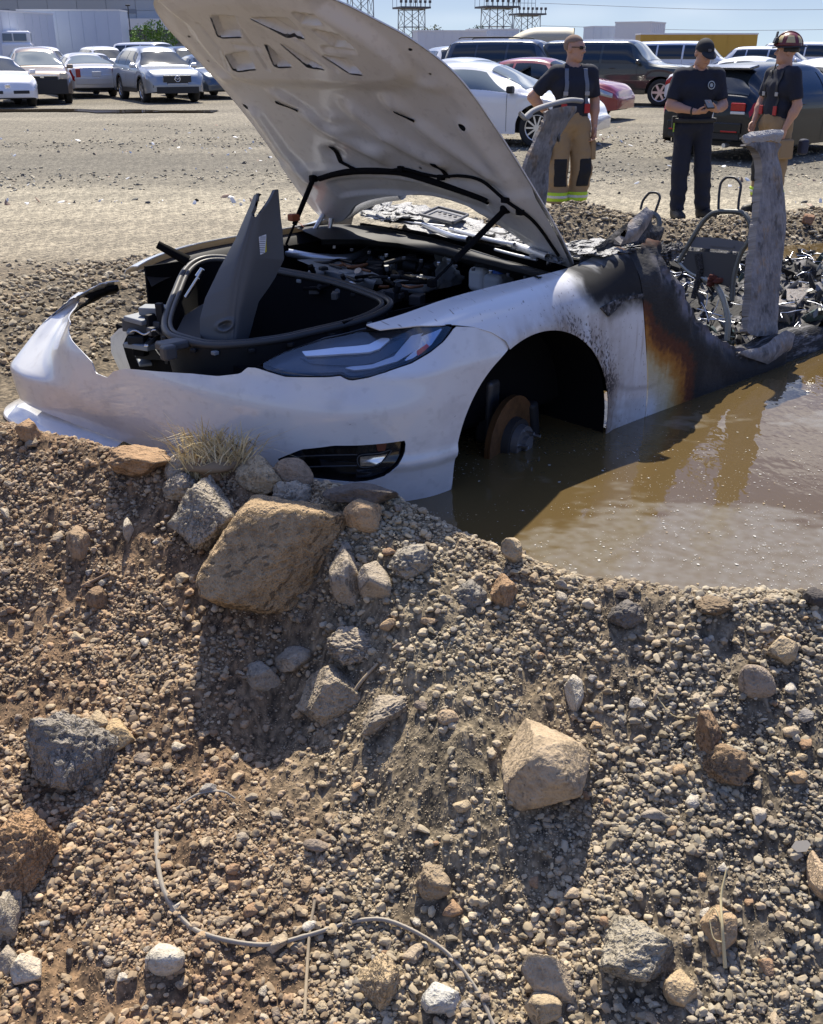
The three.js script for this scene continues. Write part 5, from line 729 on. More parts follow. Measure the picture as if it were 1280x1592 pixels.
// body shapes
const sedan = (p, o = {}) => ({ L: 4.85, W: 1.84, H: 1.46, wb: 2.8, fo: 0.94, paint: p, roofW: 0.56, n: 70,
  top: [[-2.43, .74], [-2.40, .88], [-2.30, .98], [-1.75, 1.06], [-1.55, 1.10], [-0.85, 1.38], [-0.35, 1.455], [0.2, 1.45], [0.55, 1.37], [1.30, 1.02], [1.5, .985], [2.1, .87], [2.33, .74], [2.40, .64], [2.43, .55]],
  belt: [[-2.43, .66], [-2.38, .80], [-2.2, .92], [-1.6, .985], [0.5, .945], [1.3, .91], [1.9, .81], [2.3, .66], [2.43, .50]],
  screen: [0.50, 1.27], rear: [-1.58, -0.92], windows: [[-1.25, -0.42, -0.85, -0.40], [-0.34, 0.92, -0.32, 0.42]], head: [0.62, 0.10, 0.72, 0.97], tailL: [0.03, 0.40, 0.70, 0.97], handles: [-0.65, 0.25], gaps: [-1.0, -0.38, 0.95], spokes: 10, ...o });
const suv = (p, o = {}) => ({ L: 4.75, W: 1.86, H: 1.70, wb: 2.70, fo: 0.92, paint: p, roofW: 0.62, wr: 0.36, gc: 0.30, n: 70,
  top: [[-2.38, .90], [-2.35, 1.1], [-2.26, 1.3], [-1.95, 1.62], [-1.6, 1.70], [-0.3, 1.71], [0.35, 1.67], [0.65, 1.55], [1.25, 1.14], [1.5, 1.08], [2.1, .98], [2.28, .84], [2.35, .72], [2.38, .6]],
  belt: [[-2.38, .78], [-2.3, 1.0], [-1.8, 1.10], [0.4, 1.06], [1.2, 1.03], [1.9, .92], [2.25, .78], [2.38, .56]],
  screen: [0.62, 1.22], rear: [-2.27, -1.98], windows: [[-2.0, -1.35, -1.75, -1.32], [-1.28, -0.35, -1.26, -0.33], [-0.27, 0.88, -0.25, 0.52]], head: [0.55, 0.10, 0.72, 0.96], tailL: [0.02, 0.30, 0.75, 1.2], handles: [-0.75, 0.1], gaps: [-1.3, -0.31, 0.85], spokes: 5, ...o });
const big = (p, o = {}) => suv(p, { L: 5.2, W: 1.98, H: 1.90, wb: 3.0, fo: 0.98, wr: 0.40, gc: 0.34, roofW: 0.70,
  top: [[-2.6, 1.0], [-2.58, 1.3], [-2.5, 1.6], [-2.35, 1.84], [-2.0, 1.90], [0.2, 1.91], [0.6, 1.84], [1.1, 1.34], [1.35, 1.24], [2.2, 1.16], [2.45, 1.05], [2.55, .9], [2.6, .75]],
  belt: [[-2.6, .9], [-2.5, 1.12], [-2.2, 1.2], [0.8, 1.19], [1.3, 1.14], [2.2, 1.05], [2.5, .92], [2.6, .7]], screen: [0.62, 1.12], rear: [-2.52, -2.38], windows: [[-2.3, -1.45, -2.15, -1.43], [-1.38, -0.40, -1.36, -0.38], [-0.32, 0.80, -0.30, 0.55]], head: [0.45, 0.08, 0.74, 0.97], tailL: [0.02, 0.25, 0.75, 1.2], handles: [-0.85, 0.05], gaps: [-1.42, -0.36, 0.85], spokes: 6, ...o });

const white = paintOf(0.74, 0.74, 0.75), silver = paintOf(0.50, 0.52, 0.55, 0.3, 0.35), blueGrey = paintOf(0.26, 0.30, 0.36, 0.3, 0.4), tanP = paintOf(0.24, 0.185, 0.14, 0.32, 0.3), red = paintOf(0.22, 0.012, 0.022), blackP = paintOf(0.012, 0.014, 0.016, 0.25), greenBlack = paintOf(0.022, 0.03, 0.028, 0.3, 0.2), navyP = paintOf(0.03, 0.038, 0.05, 0.3, 0.2);
const ROWG = 'vehicles parked in the yard';
// silver crossover, nose towards the berm
park(makeVehicle(suv(paintOf(0.27, 0.295, 0.325, 0.3, 0.4), { L: 5.05, W: 1.93, H: 1.73, wb: 2.87, fo: 1.02, wr: 0.375, cladding: 0.18, tw: 0.24, alloy,
  top: [[-2.53, .95], [-2.50, 1.12], [-2.40, 1.32], [-2.05, 1.63], [-1.6, 1.72], [-0.3, 1.73], [0.30, 1.69], [0.62, 1.56], [1.30, 1.15], [1.55, 1.10], [2.2, 1.0], [2.42, .86], [2.5, .74], [2.53, .62]],
  belt: [[-2.53, .80], [-2.4, 1.02], [-1.9, 1.14], [0.4, 1.08], [1.25, 1.04], [2.0, .93], [2.4, .80], [2.53, .56]], screen: [0.60, 1.28], rear: [-2.42, -2.08], windows: [[-2.12, -1.45, -1.9, -1.42], [-1.38, -0.40, -1.36, -0.38], [-0.32, 0.92, -0.30, 0.48]], gaps: [-1.4, -0.36, 0.9], head: [0.72, 0.16, 0.80, 0.96], mirrorMat: alloy, handleMat: alloy,
  front: [['grille', std(0.02, 0.02, 0.022, 0.4), 0.92, 0.20, 0.74, 0, 0.006], ['grille', std(0.02, 0.02, 0.022, 0.4), 0.70, 0.10, 0.64, 0, 0.006], ['grille_surround', alloy, 0.66, 0.03, 0.585, 0, 0.012], ['lower_bumper', trim, 1.40, 0.20, 0.40, 0, 0.004], ['fog_lamp', std(0.03, 0.03, 0.032, 0.3), 0.16, 0.09, 0.52, 0.72, -0.05], ['fog_lamp', std(0.03, 0.03, 0.032, 0.3), 0.16, 0.09, 0.52, -0.72, -0.05]],
  extra: g => { const r = new THREE.TorusGeometry(0.085, 0.013, 8, 28).rotateY(Math.PI / 2); part('emblem', [r.translate(2.575, 0.74, 0), tube([[2.578, 0.755, -0.07], [2.58, 0.765, -0.035], [2.58, 0.72, 0], [2.58, 0.765, 0.035], [2.578, 0.755, 0.07]], 0.009, 30, 6)], chrome, g); } })), 'silver_crossover', 'silver crossover with a round emblem on its dark grille', 'car', 243, 38.5, -62, ROWG);
// bronze suv with a black bumper
park(makeVehicle(suv(tanP, { head: [0.50, 0.08, 0.80, 0.98], screen: [0.62, 1.22, glassPale], cladding: 0.25, front: [['grille', chrome, 0.90, 0.05, 0.86, 0, 0.0], ['grille', trim, 0.95, 0.09, 0.80, 0, 0.004], ['front_bumper', trim, 1.50, 0.44, 0.54, 0, 0.02], ['headlight', lampGlass, 0.24, 0.16, 0.86, 0.66, -0.06], ['headlight', lampGlass, 0.24, 0.16, 0.86, -0.66, -0.06], ['emblem', chrome, 0.12, 0.10, 0.84, 0, 0.012]] })), 'bronze_suv', 'bronze sport utility car with an unpainted black front bumper', 'car', 58, 37.5, -68, ROWG);
park(makeVehicle(sedan(white, { front: [['grille', trim, 0.46, 0.09, 0.45, 0.38, 0.0], ['grille', trim, 0.46, 0.09, 0.45, -0.38, 0.0], ['emblem', chrome, 0.14, 0.09, 0.62, 0, 0.0]], head: [0.66, 0.06, 0.80, 0.98] })), 'white_sedan', 'white sedan with a split lower grille parked beside the bronze car with black bumper', 'car', -8, 35.5, -62, ROWG);
park(makeVehicle(sedan(paintOf(0.60, 0.58, 0.55, 0.3, 0.2), { L: 5.0, H: 1.5, tailR: 0.2, rear: [-1.62, -0.98, glassPale], top: [[-2.5, .80], [-2.47, .95], [-2.40, 1.03], [-1.85, 1.10], [-1.62, 1.14], [-0.98, 1.41], [-0.5, 1.49], [0.2, 1.49], [0.55, 1.41], [1.25, 1.08], [1.5, 1.04], [2.2, .95], [2.4, .82], [2.5, .6]], belt: [[-2.5, .72], [-2.42, .94], [-1.6, 1.04], [0.5, 1.01], [1.3, .98], [2.2, .85], [2.5, .55]], tailL: [-0.02, 0.14, 0.62, 1.0], back: [['tail_light', redLens, 0.16, 0.28, .83, .64, -0.01], ['tail_light', redLens, 0.16, 0.28, .83, -.64, -0.01], ['bumper_strip', paintOf(0.55, 0.53, 0.5), 1.5, 0.20, .56, 0, 0.0], ['licence_plate', plateMat, 0.32, 0.16, .80, 0, 0.0]] })), 'pale_sedan', 'pale sedan parked tail out with upright red tail lights', 'car', 128, 42, 118, ROWG);
park(makeVehicle(sedan(paintOf(0.07, 0.09, 0.11, 0.3, 0.3), { spokes: 10 })), 'slate_sedan', 'slate coloured sedan half hidden behind the open hood beside the silver crossover', 'car', 318, 41, -60, ROWG);
park(makeVehicle(suv(blackP, { n: 40 })), 'black_suv', 'black sport utility car parked behind the slate sedan', 'car', 292, 50, -62, ROWG);
park(makeVehicle(suv(white, { n: 40 })), 'white_suv', 'white sport utility car showing its roof over the silver crossover', 'car', 165, 54, -60, ROWG);
park(makeVehicle(sedan(white, { n: 40 })), 'white_coupe', 'white car showing only its roof over the pale sedan', 'car', 146, 48, -62, ROWG);
park(makeVehicle(suv(white, { n: 40 })), 'white_wagon', 'white wagon showing its roof behind the bronze car', 'car', 72, 50, -62, ROWG);
park(makeVehicle(big(white, { n: 40 })), 'white_van', 'white van with raised tailgate side parked near the green tree', 'van', 245, 62, -30, ROWG);
// right of the hood
park(makeVehicle(sedan(white, { L: 4.95, W: 1.94, H: 1.44, wb: 2.96, wr: 0.352, glass: glassPale, windows: [[-1.25, -0.42, -0.85, -0.40, glassPale], [-0.34, 0.98, -0.32, 0.42, glassPale]], mirrorMat: trim, spokes: 10 })), 'white_electric_sedan', 'clean white sedan with ten spoke wheels beyond the open hood', 'car', 742, 21.5, -24, ROWG);
park(makeVehicle(sedan(paintOf(0.55, 0.57, 0.58), { screen: [0.5, 1.27, glassPale], head: [0.5, 0.10, 0.74, 0.95], front: [['grille', chrome, 1.10, 0.035, 0.60, 0, 0.01], ['grille', trim, 1.30, 0.22, 0.50, 0, 0.0], ['emblem', chrome, 0.12, 0.08, 0.55, 0, 0.02]], extra: g => { part('crumpled_hood', mv(new THREE.BoxGeometry(0.9, 0.03, 1.5, 6, 1, 8), 1.85, 0.98, 0, 0, 0, 0.10), trim, g); part('torn_flap', box(0.5, 0.04, 0.35, 1.35, 1.12, -0.5, 0.2, 0.3, 0.4), trim, g); } })), 'damaged_sedan', 'pale wrecked sedan with black crumpled hood and chrome grille bar', 'car', 728, 29, -48, ROWG);
park(makeVehicle(sedan(red, { L: 4.75, W: 1.82, top: [[-2.38, .80], [-2.34, .95], [-2.2, 1.06], [-1.75, 1.15], [-1.45, 1.24], [-0.75, 1.43], [-0.25, 1.475], [0.25, 1.455], [0.6, 1.36], [1.30, 1.03], [1.5, .985], [2.1, .87], [2.3, .74], [2.35, .64], [2.38, .55]], rear: [-1.75, -0.9], windows: [[-1.35, -0.48, -0.95, -0.45], [-0.40, 0.92, -0.38, 0.42]] })), 'red_sedan', 'dark red sedan standing behind the firefighter with suspenders', 'car', 838, 29, -28, ROWG);
park(makeVehicle(big(navyP, { L: 5.6, wb: 3.3, n: 50, extra: g => { for (const s of [-1, 1]) part('roof_rail', tube([[-2.1, 1.93, s * 0.62], [-1.9, 1.97, s * 0.62], [-0.2, 1.97, s * 0.62], [0.1, 1.93, s * 0.62]], 0.02, 20, 6), trim, g); } })), 'navy_suv', 'long dark sport utility car with roof rails behind the red sedan', 'car', 815, 37, -24, ROWG);
park(makeVehicle(suv(paintOf(0.55, 0.56, 0.57), { n: 40, rear: [-2.3, -1.9] })), 'grey_suv', 'pale sport utility car with a black rear window behind the damaged sedan', 'car', 695, 40, 100, ROWG);
park(makeVehicle(big(greenBlack, { W: 1.97, headMat: trim, screen: [0.62, 1.12, glassPale], extra: g => { const R = rng(8); for (let i = 0; i < 16; i++) part('broken_part', rbox(0.05 + 0.12 * R(), 0.05 + 0.12 * R(), 0.05 + 0.12 * R(), 0.02, 2.45 + 0.2 * R(), 0.5 + 0.6 * R(), (R() - 0.5) * 1.6, R(), R(), R()), [trim, alloy, trim, lampGlass][i % 4], g); } })), 'green_suv', 'big dark green sport utility car with a smashed front corner', 'car', 962, 36, -27, ROWG);
{ // pickup with a canopy
  park(makeVehicle(big(paintOf(0.62, 0.66, 0.72), { L: 5.7, wb: 3.6, n: 46, glass: glassDark })), 'white_pickup', 'white pickup with canopy parked under the yellow trailer', 'truck', 1075, 47, -20, ROWG);
  park(makeVehicle(sedan(white, { n: 50, screen: [0.5, 1.27, glassPale] })), 'white_hatchback', 'white car with sloping roof right behind the black hatchback', 'car', 1172, 33, -38, ROWG);
  park(makeVehicle(sedan(paintOf(0.55, 0.53, 0.56), { n: 50 })), 'grey_sedan', 'grey sedan behind the firefighter wearing the helmet', 'car', 1300, 30, -38, ROWG);
  park(makeVehicle(sedan(white, { n: 40 })), 'white_compact', 'small white car in the far row to the right of the helmet', 'car', 1290, 24.5, -52, ROWG);
  park(makeVehicle(big(white, { n: 30 })), 'white_delivery_van', 'white delivery van in the far row above the white car', 'van', 1262, 58, -30, ROWG);
  park(makeVehicle(suv(silver, { n: 30 })), 'silver_wagon', 'silver wagon in the far row behind the helmet', 'car', 1206, 52, -30, ROWG);
  park(makeVehicle(sedan(silver, { n: 30 })), 'silver_sedan', 'silver sedan in the far row next to the yellow trailer', 'car', 1166, 56, -30, ROWG);
  park(makeVehicle(suv(white, { n: 30 })), 'white_crossover', 'white crossover in the far row between the trailers', 'car', 884, 58, -30, ROWG);
}
// black hatchback, tail towards the pool
const hatchP = new THREE.MeshPhysicalMaterial({ color: RGB(0.004, 0.007, 0.011), roughness: 0.3, clearcoat: 0.5, clearcoatRoughness: 0.05, specularIntensity: 0.5, side: THREE.DoubleSide });
park(makeVehicle({ L: 4.2, W: 1.80, H: 1.49, wb: 2.58, fo: 0.88, wr: 0.325, gc: 0.22, tw: 0.23, roofW: 0.56, paint: hatchP, n: 90, spokes: 5, tailR: 0.28, tb: 0.10,
  top: [[-2.1, .86], [-2.08, .98], [-2.04, 1.02], [-1.80, 1.30], [-1.66, 1.415], [-1.3, 1.465], [-0.4, 1.49], [0.1, 1.475], [0.4, 1.40], [1.10, 1.02], [1.3, .97], [1.8, .87], [2.0, .75], [2.07, .62], [2.1, .52]],
  belt: [[-2.1, .76], [-2.05, .90], [-1.7, .955], [0.4, .93], [1.1, .90], [1.7, .80], [2.0, .66], [2.1, .48]], screen: [0.36, 1.07], rear: [-2.03, -1.74], windows: [[-1.50, -0.98, -1.42, -0.96, glassPale], [-0.90, -0.02, -0.88, 0.0], [0.05, 0.92, 0.06, 0.42]].map(w => w), gaps: [-0.94, 0.02, 0.98], handles: [-0.72, 0.25],
  tailL: [-0.01, 0.20, 0.84, 1.0], back: [['tail_light', redLens, 0.26, 0.12, .84, .60, -0.005], ['tail_light', redLens, 0.26, 0.12, .84, -.60, -0.005], ['reverse_light', whiteLens, 0.26, 0.045, .752, .60, -0.005], ['reverse_light', whiteLens, 0.26, 0.045, .752, -.60, -0.005], ['licence_plate', plateMat, 0.34, 0.15, .70, 0, 0.0], ['bumper', hatchP, 1.40, 0.16, .52, 0, 0.015], ['lower_valance', trim, 1.36, 0.12, .40, 0, 0.0], ['reflector_strip', redLens, 0.30, 0.025, .47, 0.5, 0.03], ['reflector_strip', redLens, 0.30, 0.025, .47, -0.5, 0.03]],
  extra: (g, S) => { part('roof_spoiler', rbox(0.28, 0.04, 1.12, 0.015, -1.72, 1.41, 0, 0, 0, 0.16), blackP, g); part('rear_wiper', [rod([-2.07, 1.02, 0], [-1.92, 1.14, 0.42], 0.012, 0.008)], trim, g); const e = new THREE.TorusGeometry(0.05, 0.008, 8, 24).rotateY(Math.PI / 2); part('emblem', [e.translate(-2.135, 0.90, 0), tube([[-2.14, 0.935, -0.03], [-2.14, 0.87, -0.014], [-2.14, 0.90, 0], [-2.14, 0.87, 0.014], [-2.14, 0.935, 0.03]], 0.005, 24, 5, false, 0.1)], chrome, g); part('exhaust', [cyl(0.035, 0.035, 0.12, 14, -2.12, 0.26, 0.45, 0, 0, Math.PI / 2)], alloy, g); } }), 'black_hatchback', 'black hatchback with red tail lights parked beside the firefighters', 'car', 1213, 19.3, 41, ROWG);

// ================================================================ FAR EDGE OF THE YARD
function place(g, px, D, deg = 0) { const d = ray(px, 90), k = D / -d.z; g.position.set(d.x * k, height(d.x * k, -D), -D); g.rotation.y = deg * RAD; return g; }
function boxTruck(name, label, px, D, deg, len, h, cab, col, cat = 'truck') {
  const t = thing(name, label, cat), m = std(...col, 0.5);
  part('cargo_box', rbox(len, h - 1.05, 2.4, 0.05, 0, (h + 1.05) / 2, 0), m, t); part('roof_edge', [box(len + 0.04, 0.08, 2.44, 0, h - 0.02, 0)], std(0.75, 0.75, 0.75, 0.5), t); part('chassis', box(len, 0.2, 1.6, 0, 0.92, 0), trim, t);
  for (let i = 1; i < 8; i++) for (const s of [-1, 1]) part('side_post', box(0.03, h - 1.2, 0.02, -len / 2 + len * i / 8, (h + 1.05) / 2, s * 1.21), m, t);
  if (cab) { const c = cab * (len / 2 + 0.95); part('cab', [rbox(1.7, 1.3, 2.1, 0.2, c, 1.35, 0), rbox(1.3, 0.8, 1.95, 0.2, c - cab * 0.15, 2.1, 0)], white, t); part('cab_window', box(0.04, 0.55, 1.6, c + cab * 0.52, 2.12, 0, 0, 0, cab * 0.2), glassDark, t); for (const s of [-1, 1]) part('cab_window', box(0.7, 0.5, 0.03, c - cab * 0.1, 2.12, s * 0.98), glassPale, t); }
  for (const x of [-len * 0.3, cab ? cab * (len / 2 + 0.9) : len * 0.3]) for (const s of [-1, 1]) part('wheel', cyl(0.45, 0.45, 0.3, 20, x, 0.45, s * 1.0, Math.PI / 2), tyreMat, t);
  return place(t, px, D, deg);
}
boxTruck('box_truck', 'long white box truck in front of the grey warehouse', 122, 72, 3, 6.3, 3.75, -1, [0.50, 0.56, 0.66]);
boxTruck('box_truck', 'white box truck whose square cab shows over the bronze car', 18, 66, 78, 6.5, 3.5, 0, [0.62, 0.66, 0.72]);
{ const t = thing('flatbed_truck', 'white flatbed truck cab between the box trucks', 'truck'); part('cab', [rbox(1.6, 1.2, 2.0, 0.2, 0, 1.3, 0), rbox(1.3, 0.75, 1.9, 0.15, -0.05, 2.1, 0)], white, t); for (const s of [-1, 1]) part('windscreen', box(0.04, 0.38, 0.68, 0.62, 2.15, s * 0.38, 0, 0, 0.12), glassPale, t); for (const s of [-1, 1]) part('cab_window', box(0.7, 0.4, 0.03, 0, 2.15, s * 0.955), glassPale, t); part('mirror', box(0.08, 0.35, 0.2, 0.7, 2.0, 1.15), trim, t); for (const s of [-1, 1]) part('wheel', cyl(0.45, 0.45, 0.3, 18, 0, 0.45, s * 0.9, Math.PI / 2), tyreMat, t); place(t, 26, 64, -75); }
boxTruck('white_trailer', 'white box trailer with vents on its end behind the firefighter in sunglasses', 958, 78, 8, 4.2, 2.9, 0, [0.60, 0.64, 0.70], 'trailer');
boxTruck('white_trailer', 'short white box trailer beside the tall one', 992, 74, 60, 3.0, 3.1, 0, [0.66, 0.69, 0.73], 'trailer');
boxTruck('yellow_trailer', 'long low yellow trailer body behind the parked cars', 1078, 66, -4, 6.6, 2.35, 0, [0.52, 0.30, 0.04], 'trailer');
boxTruck('white_trailer', 'long white trailer under the far bushes', 698, 74, 8, 4.5, 2.6, 0, [0.66, 0.68, 0.72], 'trailer');
boxTruck('white_trailer', 'white trailer with three roof vents near the tan camper', 764, 78, 3, 3.4, 2.75, 0, [0.62, 0.67, 0.74], 'trailer');
{ const t = thing('tan_camper', 'tan streamlined camper cover above the dark sport utility car', 'camper'); const R = []; for (let i = 0; i <= 20; i++) { const u = i / 20, x = -2.2 + 4.6 * u, h = 1.75 + 0.95 * Math.pow(sst(0, 0.55, u), 0.8) * (1 - 0.05 * sst(0.9, 1, u)), r = []; for (let j = 0; j <= 10; j++) { const a = Math.PI * j / 10; r.push([x, 1.3 + (h - 1.3) * Math.pow(Math.sin(a), 0.5), 1.1 * Math.cos(a)]); } R.push(r); } part('shell', quadsGeo(R), std(0.42, 0.38, 0.28, 0.6), t); part('end_wall', box(0.04, 1.3, 2.0, 2.42, 2.0, 0), std(0.4, 0.36, 0.27, 0.7), t); part('bed', box(4.6, 1.0, 2.0, 0.1, 0.8, 0), std(0.4, 0.37, 0.3, 0.6), t); place(t, 825, 66, -6); }
{ const t = thing('tan_dumpster', 'low tan container on top of the far row beside the yellow trailer', 'container'); part('hull', rbox(2.2, 1.0, 1.6, 0.1, 0, 2.0, 0), std(0.42, 0.36, 0.2, 0.7), t); part('stand', box(1.8, 1.5, 1.4, 0, 0.75, 0), trim, t); place(t, 1120, 82, 10); }
// warehouse of insulated panels
{
  const w = thing('warehouse', 'long pale grey warehouse clad in rectangular wall panels', 'building'), Lw = 46, Hw = 8.9; place(w, 40, 150, 1.5);
  part('wall_core', box(Lw, Hw - 0.05, 16, 0, Hw / 2, -8.1), std(0.34, 0.37, 0.38, 0.7), w);
  const pm = [0.40, 0.385, 0.41, 0.395].map(v => std(v, v * 1.045, v * 1.05, 0.6)), geo = new THREE.BoxGeometry(3.76, 1.21, 0.08), R = rng(3);
  for (let i = 0; i < 12; i++) for (let j = 2; j < 7; j++) part('wall_panel', geo, pm[Math.floor(R() * 4)], w).position.set(-Lw / 2 + 1.95 + i * 3.82, 0.65 + j * 1.25, 0);
  part('parapet', box(Lw + 0.2, 0.16, 16.4, 0, Hw + 0.08, -8), std(0.5, 0.52, 0.53, 0.5), w);
  for (const x of [-2.5, 14.0]) part('wall_vent', box(2.6, 0.5, 0.1, x, 6.2, 0.06), std(0.22, 0.23, 0.24, 0.6), w);
  part('dock_canopy', box(8, 1.3, 3, 17.6, 4.6, 1.6), std(0.66, 0.67, 0.68, 0.5), w); part('dock_window', box(8, 1.6, 0.1, 17.6, 3.1, 0.10), glassDark, w);
}
{ const p = thing('wall_lamp_post', 'thin dark lamp post in front of the warehouse', 'lamp post'); part('post', cyl(0.07, 0.05, 6.1, 8, 0, 3.05, 0), trim, p); part('lamp_head', rbox(0.5, 0.15, 0.3, 0.05, 0, 6.1, 0), trim, p); place(p, 207, 130, 0); }
// trees: a stem, limbs and leaf clumps
const leafGeo = (() => { const g = new THREE.BufferGeometry(); g.setAttribute('position', new THREE.BufferAttribute(new Float32Array([-.5, 0, 0, 0, .25, .1, .5, 0, 0, -.5, 0, 0, .5, 0, 0, 0, -.25, .1]), 3)); g.computeVertexNormals(); return g; })();
function tree(name, label, px, D, h, w, col, n, seed, cat = 'tree') {
  const t = thing(name, label, cat, 'trees beyond the yard'), R = rng(seed), L = []; const blobs = []; for (let i = 0; i < 9; i++) blobs.push([(R() - 0.5) * w * 0.8, h * (0.35 + 0.5 * R()), (R() - 0.5) * w * 0.6, w * (0.16 + 0.16 * R())]);
  const trunk = [rod([0, 0, 0], [0.1, h * 0.45, 0], 0.05 * w * 0.6, 0.03 * w * 0.6, 7), ...blobs.slice(0, 5).map(b => rod([0.05, h * 0.3, 0], [b[0], b[1], b[2]], 0.02 * w * 0.6, 0.008 * w, 5))]; part('trunk', trunk, std(0.09, 0.065, 0.045, 0.9), t);
  for (let i = 0; i < n; i++) { const b = blobs[i % 9], a = R() * 6.283, c = 2 * R() - 1, r = b[3] * Math.cbrt(0.25 + 0.85 * R()), s = Math.sqrt(1 - c * c); L.push(mv(leafGeo.clone(), b[0] + r * s * Math.cos(a), Math.max(0.1, b[1] + r * c * 0.8), b[2] + r * s * Math.sin(a), R() * 6, R() * 6, R() * 6, 0.10 + 0.16 * R() * (w / 3))); }
  part('crown', L, new THREE.MeshPhysicalMaterial({ color: RGB(...col), roughness: 0.8, side: THREE.DoubleSide }), t).userData.kind = 'stuff'; return place(t, px, D, seed * 40);
}
tree('green_tree', 'bright green bushy tree by the corner of the warehouse', 237, 75, 3.2, 3.2, [0.10, 0.19, 0.03], 3000, 5);
for (const [px, D, h, w, c, k] of [[672, 118, 3.4, 4.5, [0.14, 0.14, 0.035], 'olive bush with yellowish leaves beyond the trailers'], [700, 125, 3.0, 4, [0.06, 0.075, 0.03], 'dark bush next to the yellowish one beyond the trailers'], [733, 115, 3.2, 4.6, [0.045, 0.07, 0.025], 'dark green bush left of the tower feet'], [758, 118, 3.6, 4.6, [0.05, 0.075, 0.03], 'dark green bush between two tower feet'], [784, 122, 3.1, 4.0, [0.055, 0.075, 0.03], 'low dark bush right of the tower feet'], [655, 120, 2.6, 3.0, [0.05, 0.07, 0.03], 'small dark bush at the edge of the open hood']]) tree('dark_bush', k, px, D, h, w, c, 1500, Math.floor(px), 'bush');
// lattice towers carrying runway lights
function tower(px, D, topPx, label, half, mast) {
  const t = thing('light_tower', label, 'tower', 'lattice towers on the horizon'), m = std(0.30, 0.31, 0.32, 0.5, 0.5), dk = std(0.10, 0.10, 0.11, 0.6);
  const d = ray(px, topPx), k = D / -d.z, H = CAMH + d.y * k, g0 = height(d.x * k, -D); const y0 = 0, y1 = H - g0, w = half;
  t.position.set(d.x * k, g0, -D); t.rotation.y = 0.3;
  const C = [[-1, -1], [1, -1], [1, 1], [-1, 1]];
  for (const [a, b] of C) part('leg', rod([a * w, y0, b * w], [a * w * 0.92, y1, b * w * 0.92], 0.07, 0.06, 6), m, t);
  const lev = [0.08, 0.36, 0.66, 0.97].map(v => v * y1);
  for (let i = 0; i < 3; i++) for (let q = 0; q < 4; q++) { const [a, b] = C[q], [c, e] = C[(q + 1) % 4]; part('brace', rod([a * w * 0.96, lev[i], b * w * 0.96], [c * w * 0.96, lev[i + 1], e * w * 0.96], 0.035, 0.035, 5), m, t); part('brace', rod([c * w * 0.96, lev[i], e * w * 0.96], [a * w * 0.96, lev[i + 1], b * w * 0.96], 0.035, 0.035, 5), m, t); part('strut', rod([a * w * 0.96, lev[i + 1], b * w * 0.96], [c * w * 0.96, lev[i + 1], e * w * 0.96], 0.04, 0.04, 5), m, t); }
  part('ladder', [box(0.1, y1, 0.1, 0.1, y1 / 2, 0)], dk, t);
  part('platform', box(w * 2.7, 0.22, w * 2.7, 0, y1 + 0.05, 0), dk, t);
  for (let i = 0; i < 7; i++) { const x = w * 1.3 * (i / 3 - 1); part('lamp', [cyl(0.06, 0.06, 0.5, 6, x, y1 + 0.4, w * 1.2), rbox(0.32, 0.36, 0.3, 0.06, x, y1 + 0.75, w * 1.2)], dk, t); }
  for (let i = 0; i < 8; i++) part('railing_post', [box(0.05, 1.6 + (mast ? 1.6 : 0), 0.05, w * 1.34 * (i / 3.5 - 1), y1 + 0.9 + (mast ? 0.8 : 0), -w * 1.3)], m, t); part('railing', [box(w * 2.7, 0.06, 0.06, 0, y1 + 1.6, -w * 1.3)], m, t);
  return t;
}
tower(640, 150, 13, 'lattice tower carrying a lamp platform just above the edge of the hood', 1.5, false);
tower(773, 150, 12, 'lattice tower with a broad lamp platform above the dark bushes', 1.7, false);
tower(820, 165, 23, 'lattice tower with tall aerials on its platform', 1.55, true);
tower(560, 145, -10, 'lattice tower whose platform is above the picture behind the hood', 1.45, false);
for (const [a, b, D, k] of [[5, 14, 190, 'upper'], [40, 44, 190, 'lower']]) { const A = atDist(840, a, D), B = atDist(1400, b, D), M = A.clone().lerp(B, 0.5); M.y -= 0.5; single('power_line', tube([A, M, B], 0.035, 30, 5), std(0.25, 0.27, 0.3, 0.7), k + ' faint power line crossing the sky right of the towers', 'power line'); }
// strip of standing water along the wheel track
{ const A = onLevel(-40, 185), z0 = -33.4, z1 = -30.2; const g = panel({ x0: -17, x1: -5.6, y0: z0, y1: z1, step: 0.12, thick: 0, inside: (x, z) => { const c = -31.7 + 0.25 * Math.sin(x * 0.7) + 0.3 * fbm(x * 0.5, 1, 1, 3); return 0.62 + 0.6 * fbm(x * 0.8, z * 0.8, 3, 3) - Math.abs(z - c); }, map: (x, z) => [x, height(x, z) + 0.025, z] }); single('puddle', g, new THREE.MeshPhysicalMaterial({ color: RGB(0.05, 0.04, 0.03), roughness: 0.03, ior: 1.33 }), 'long shallow puddle along the wheel track', 'puddle', null, 'structure'); }

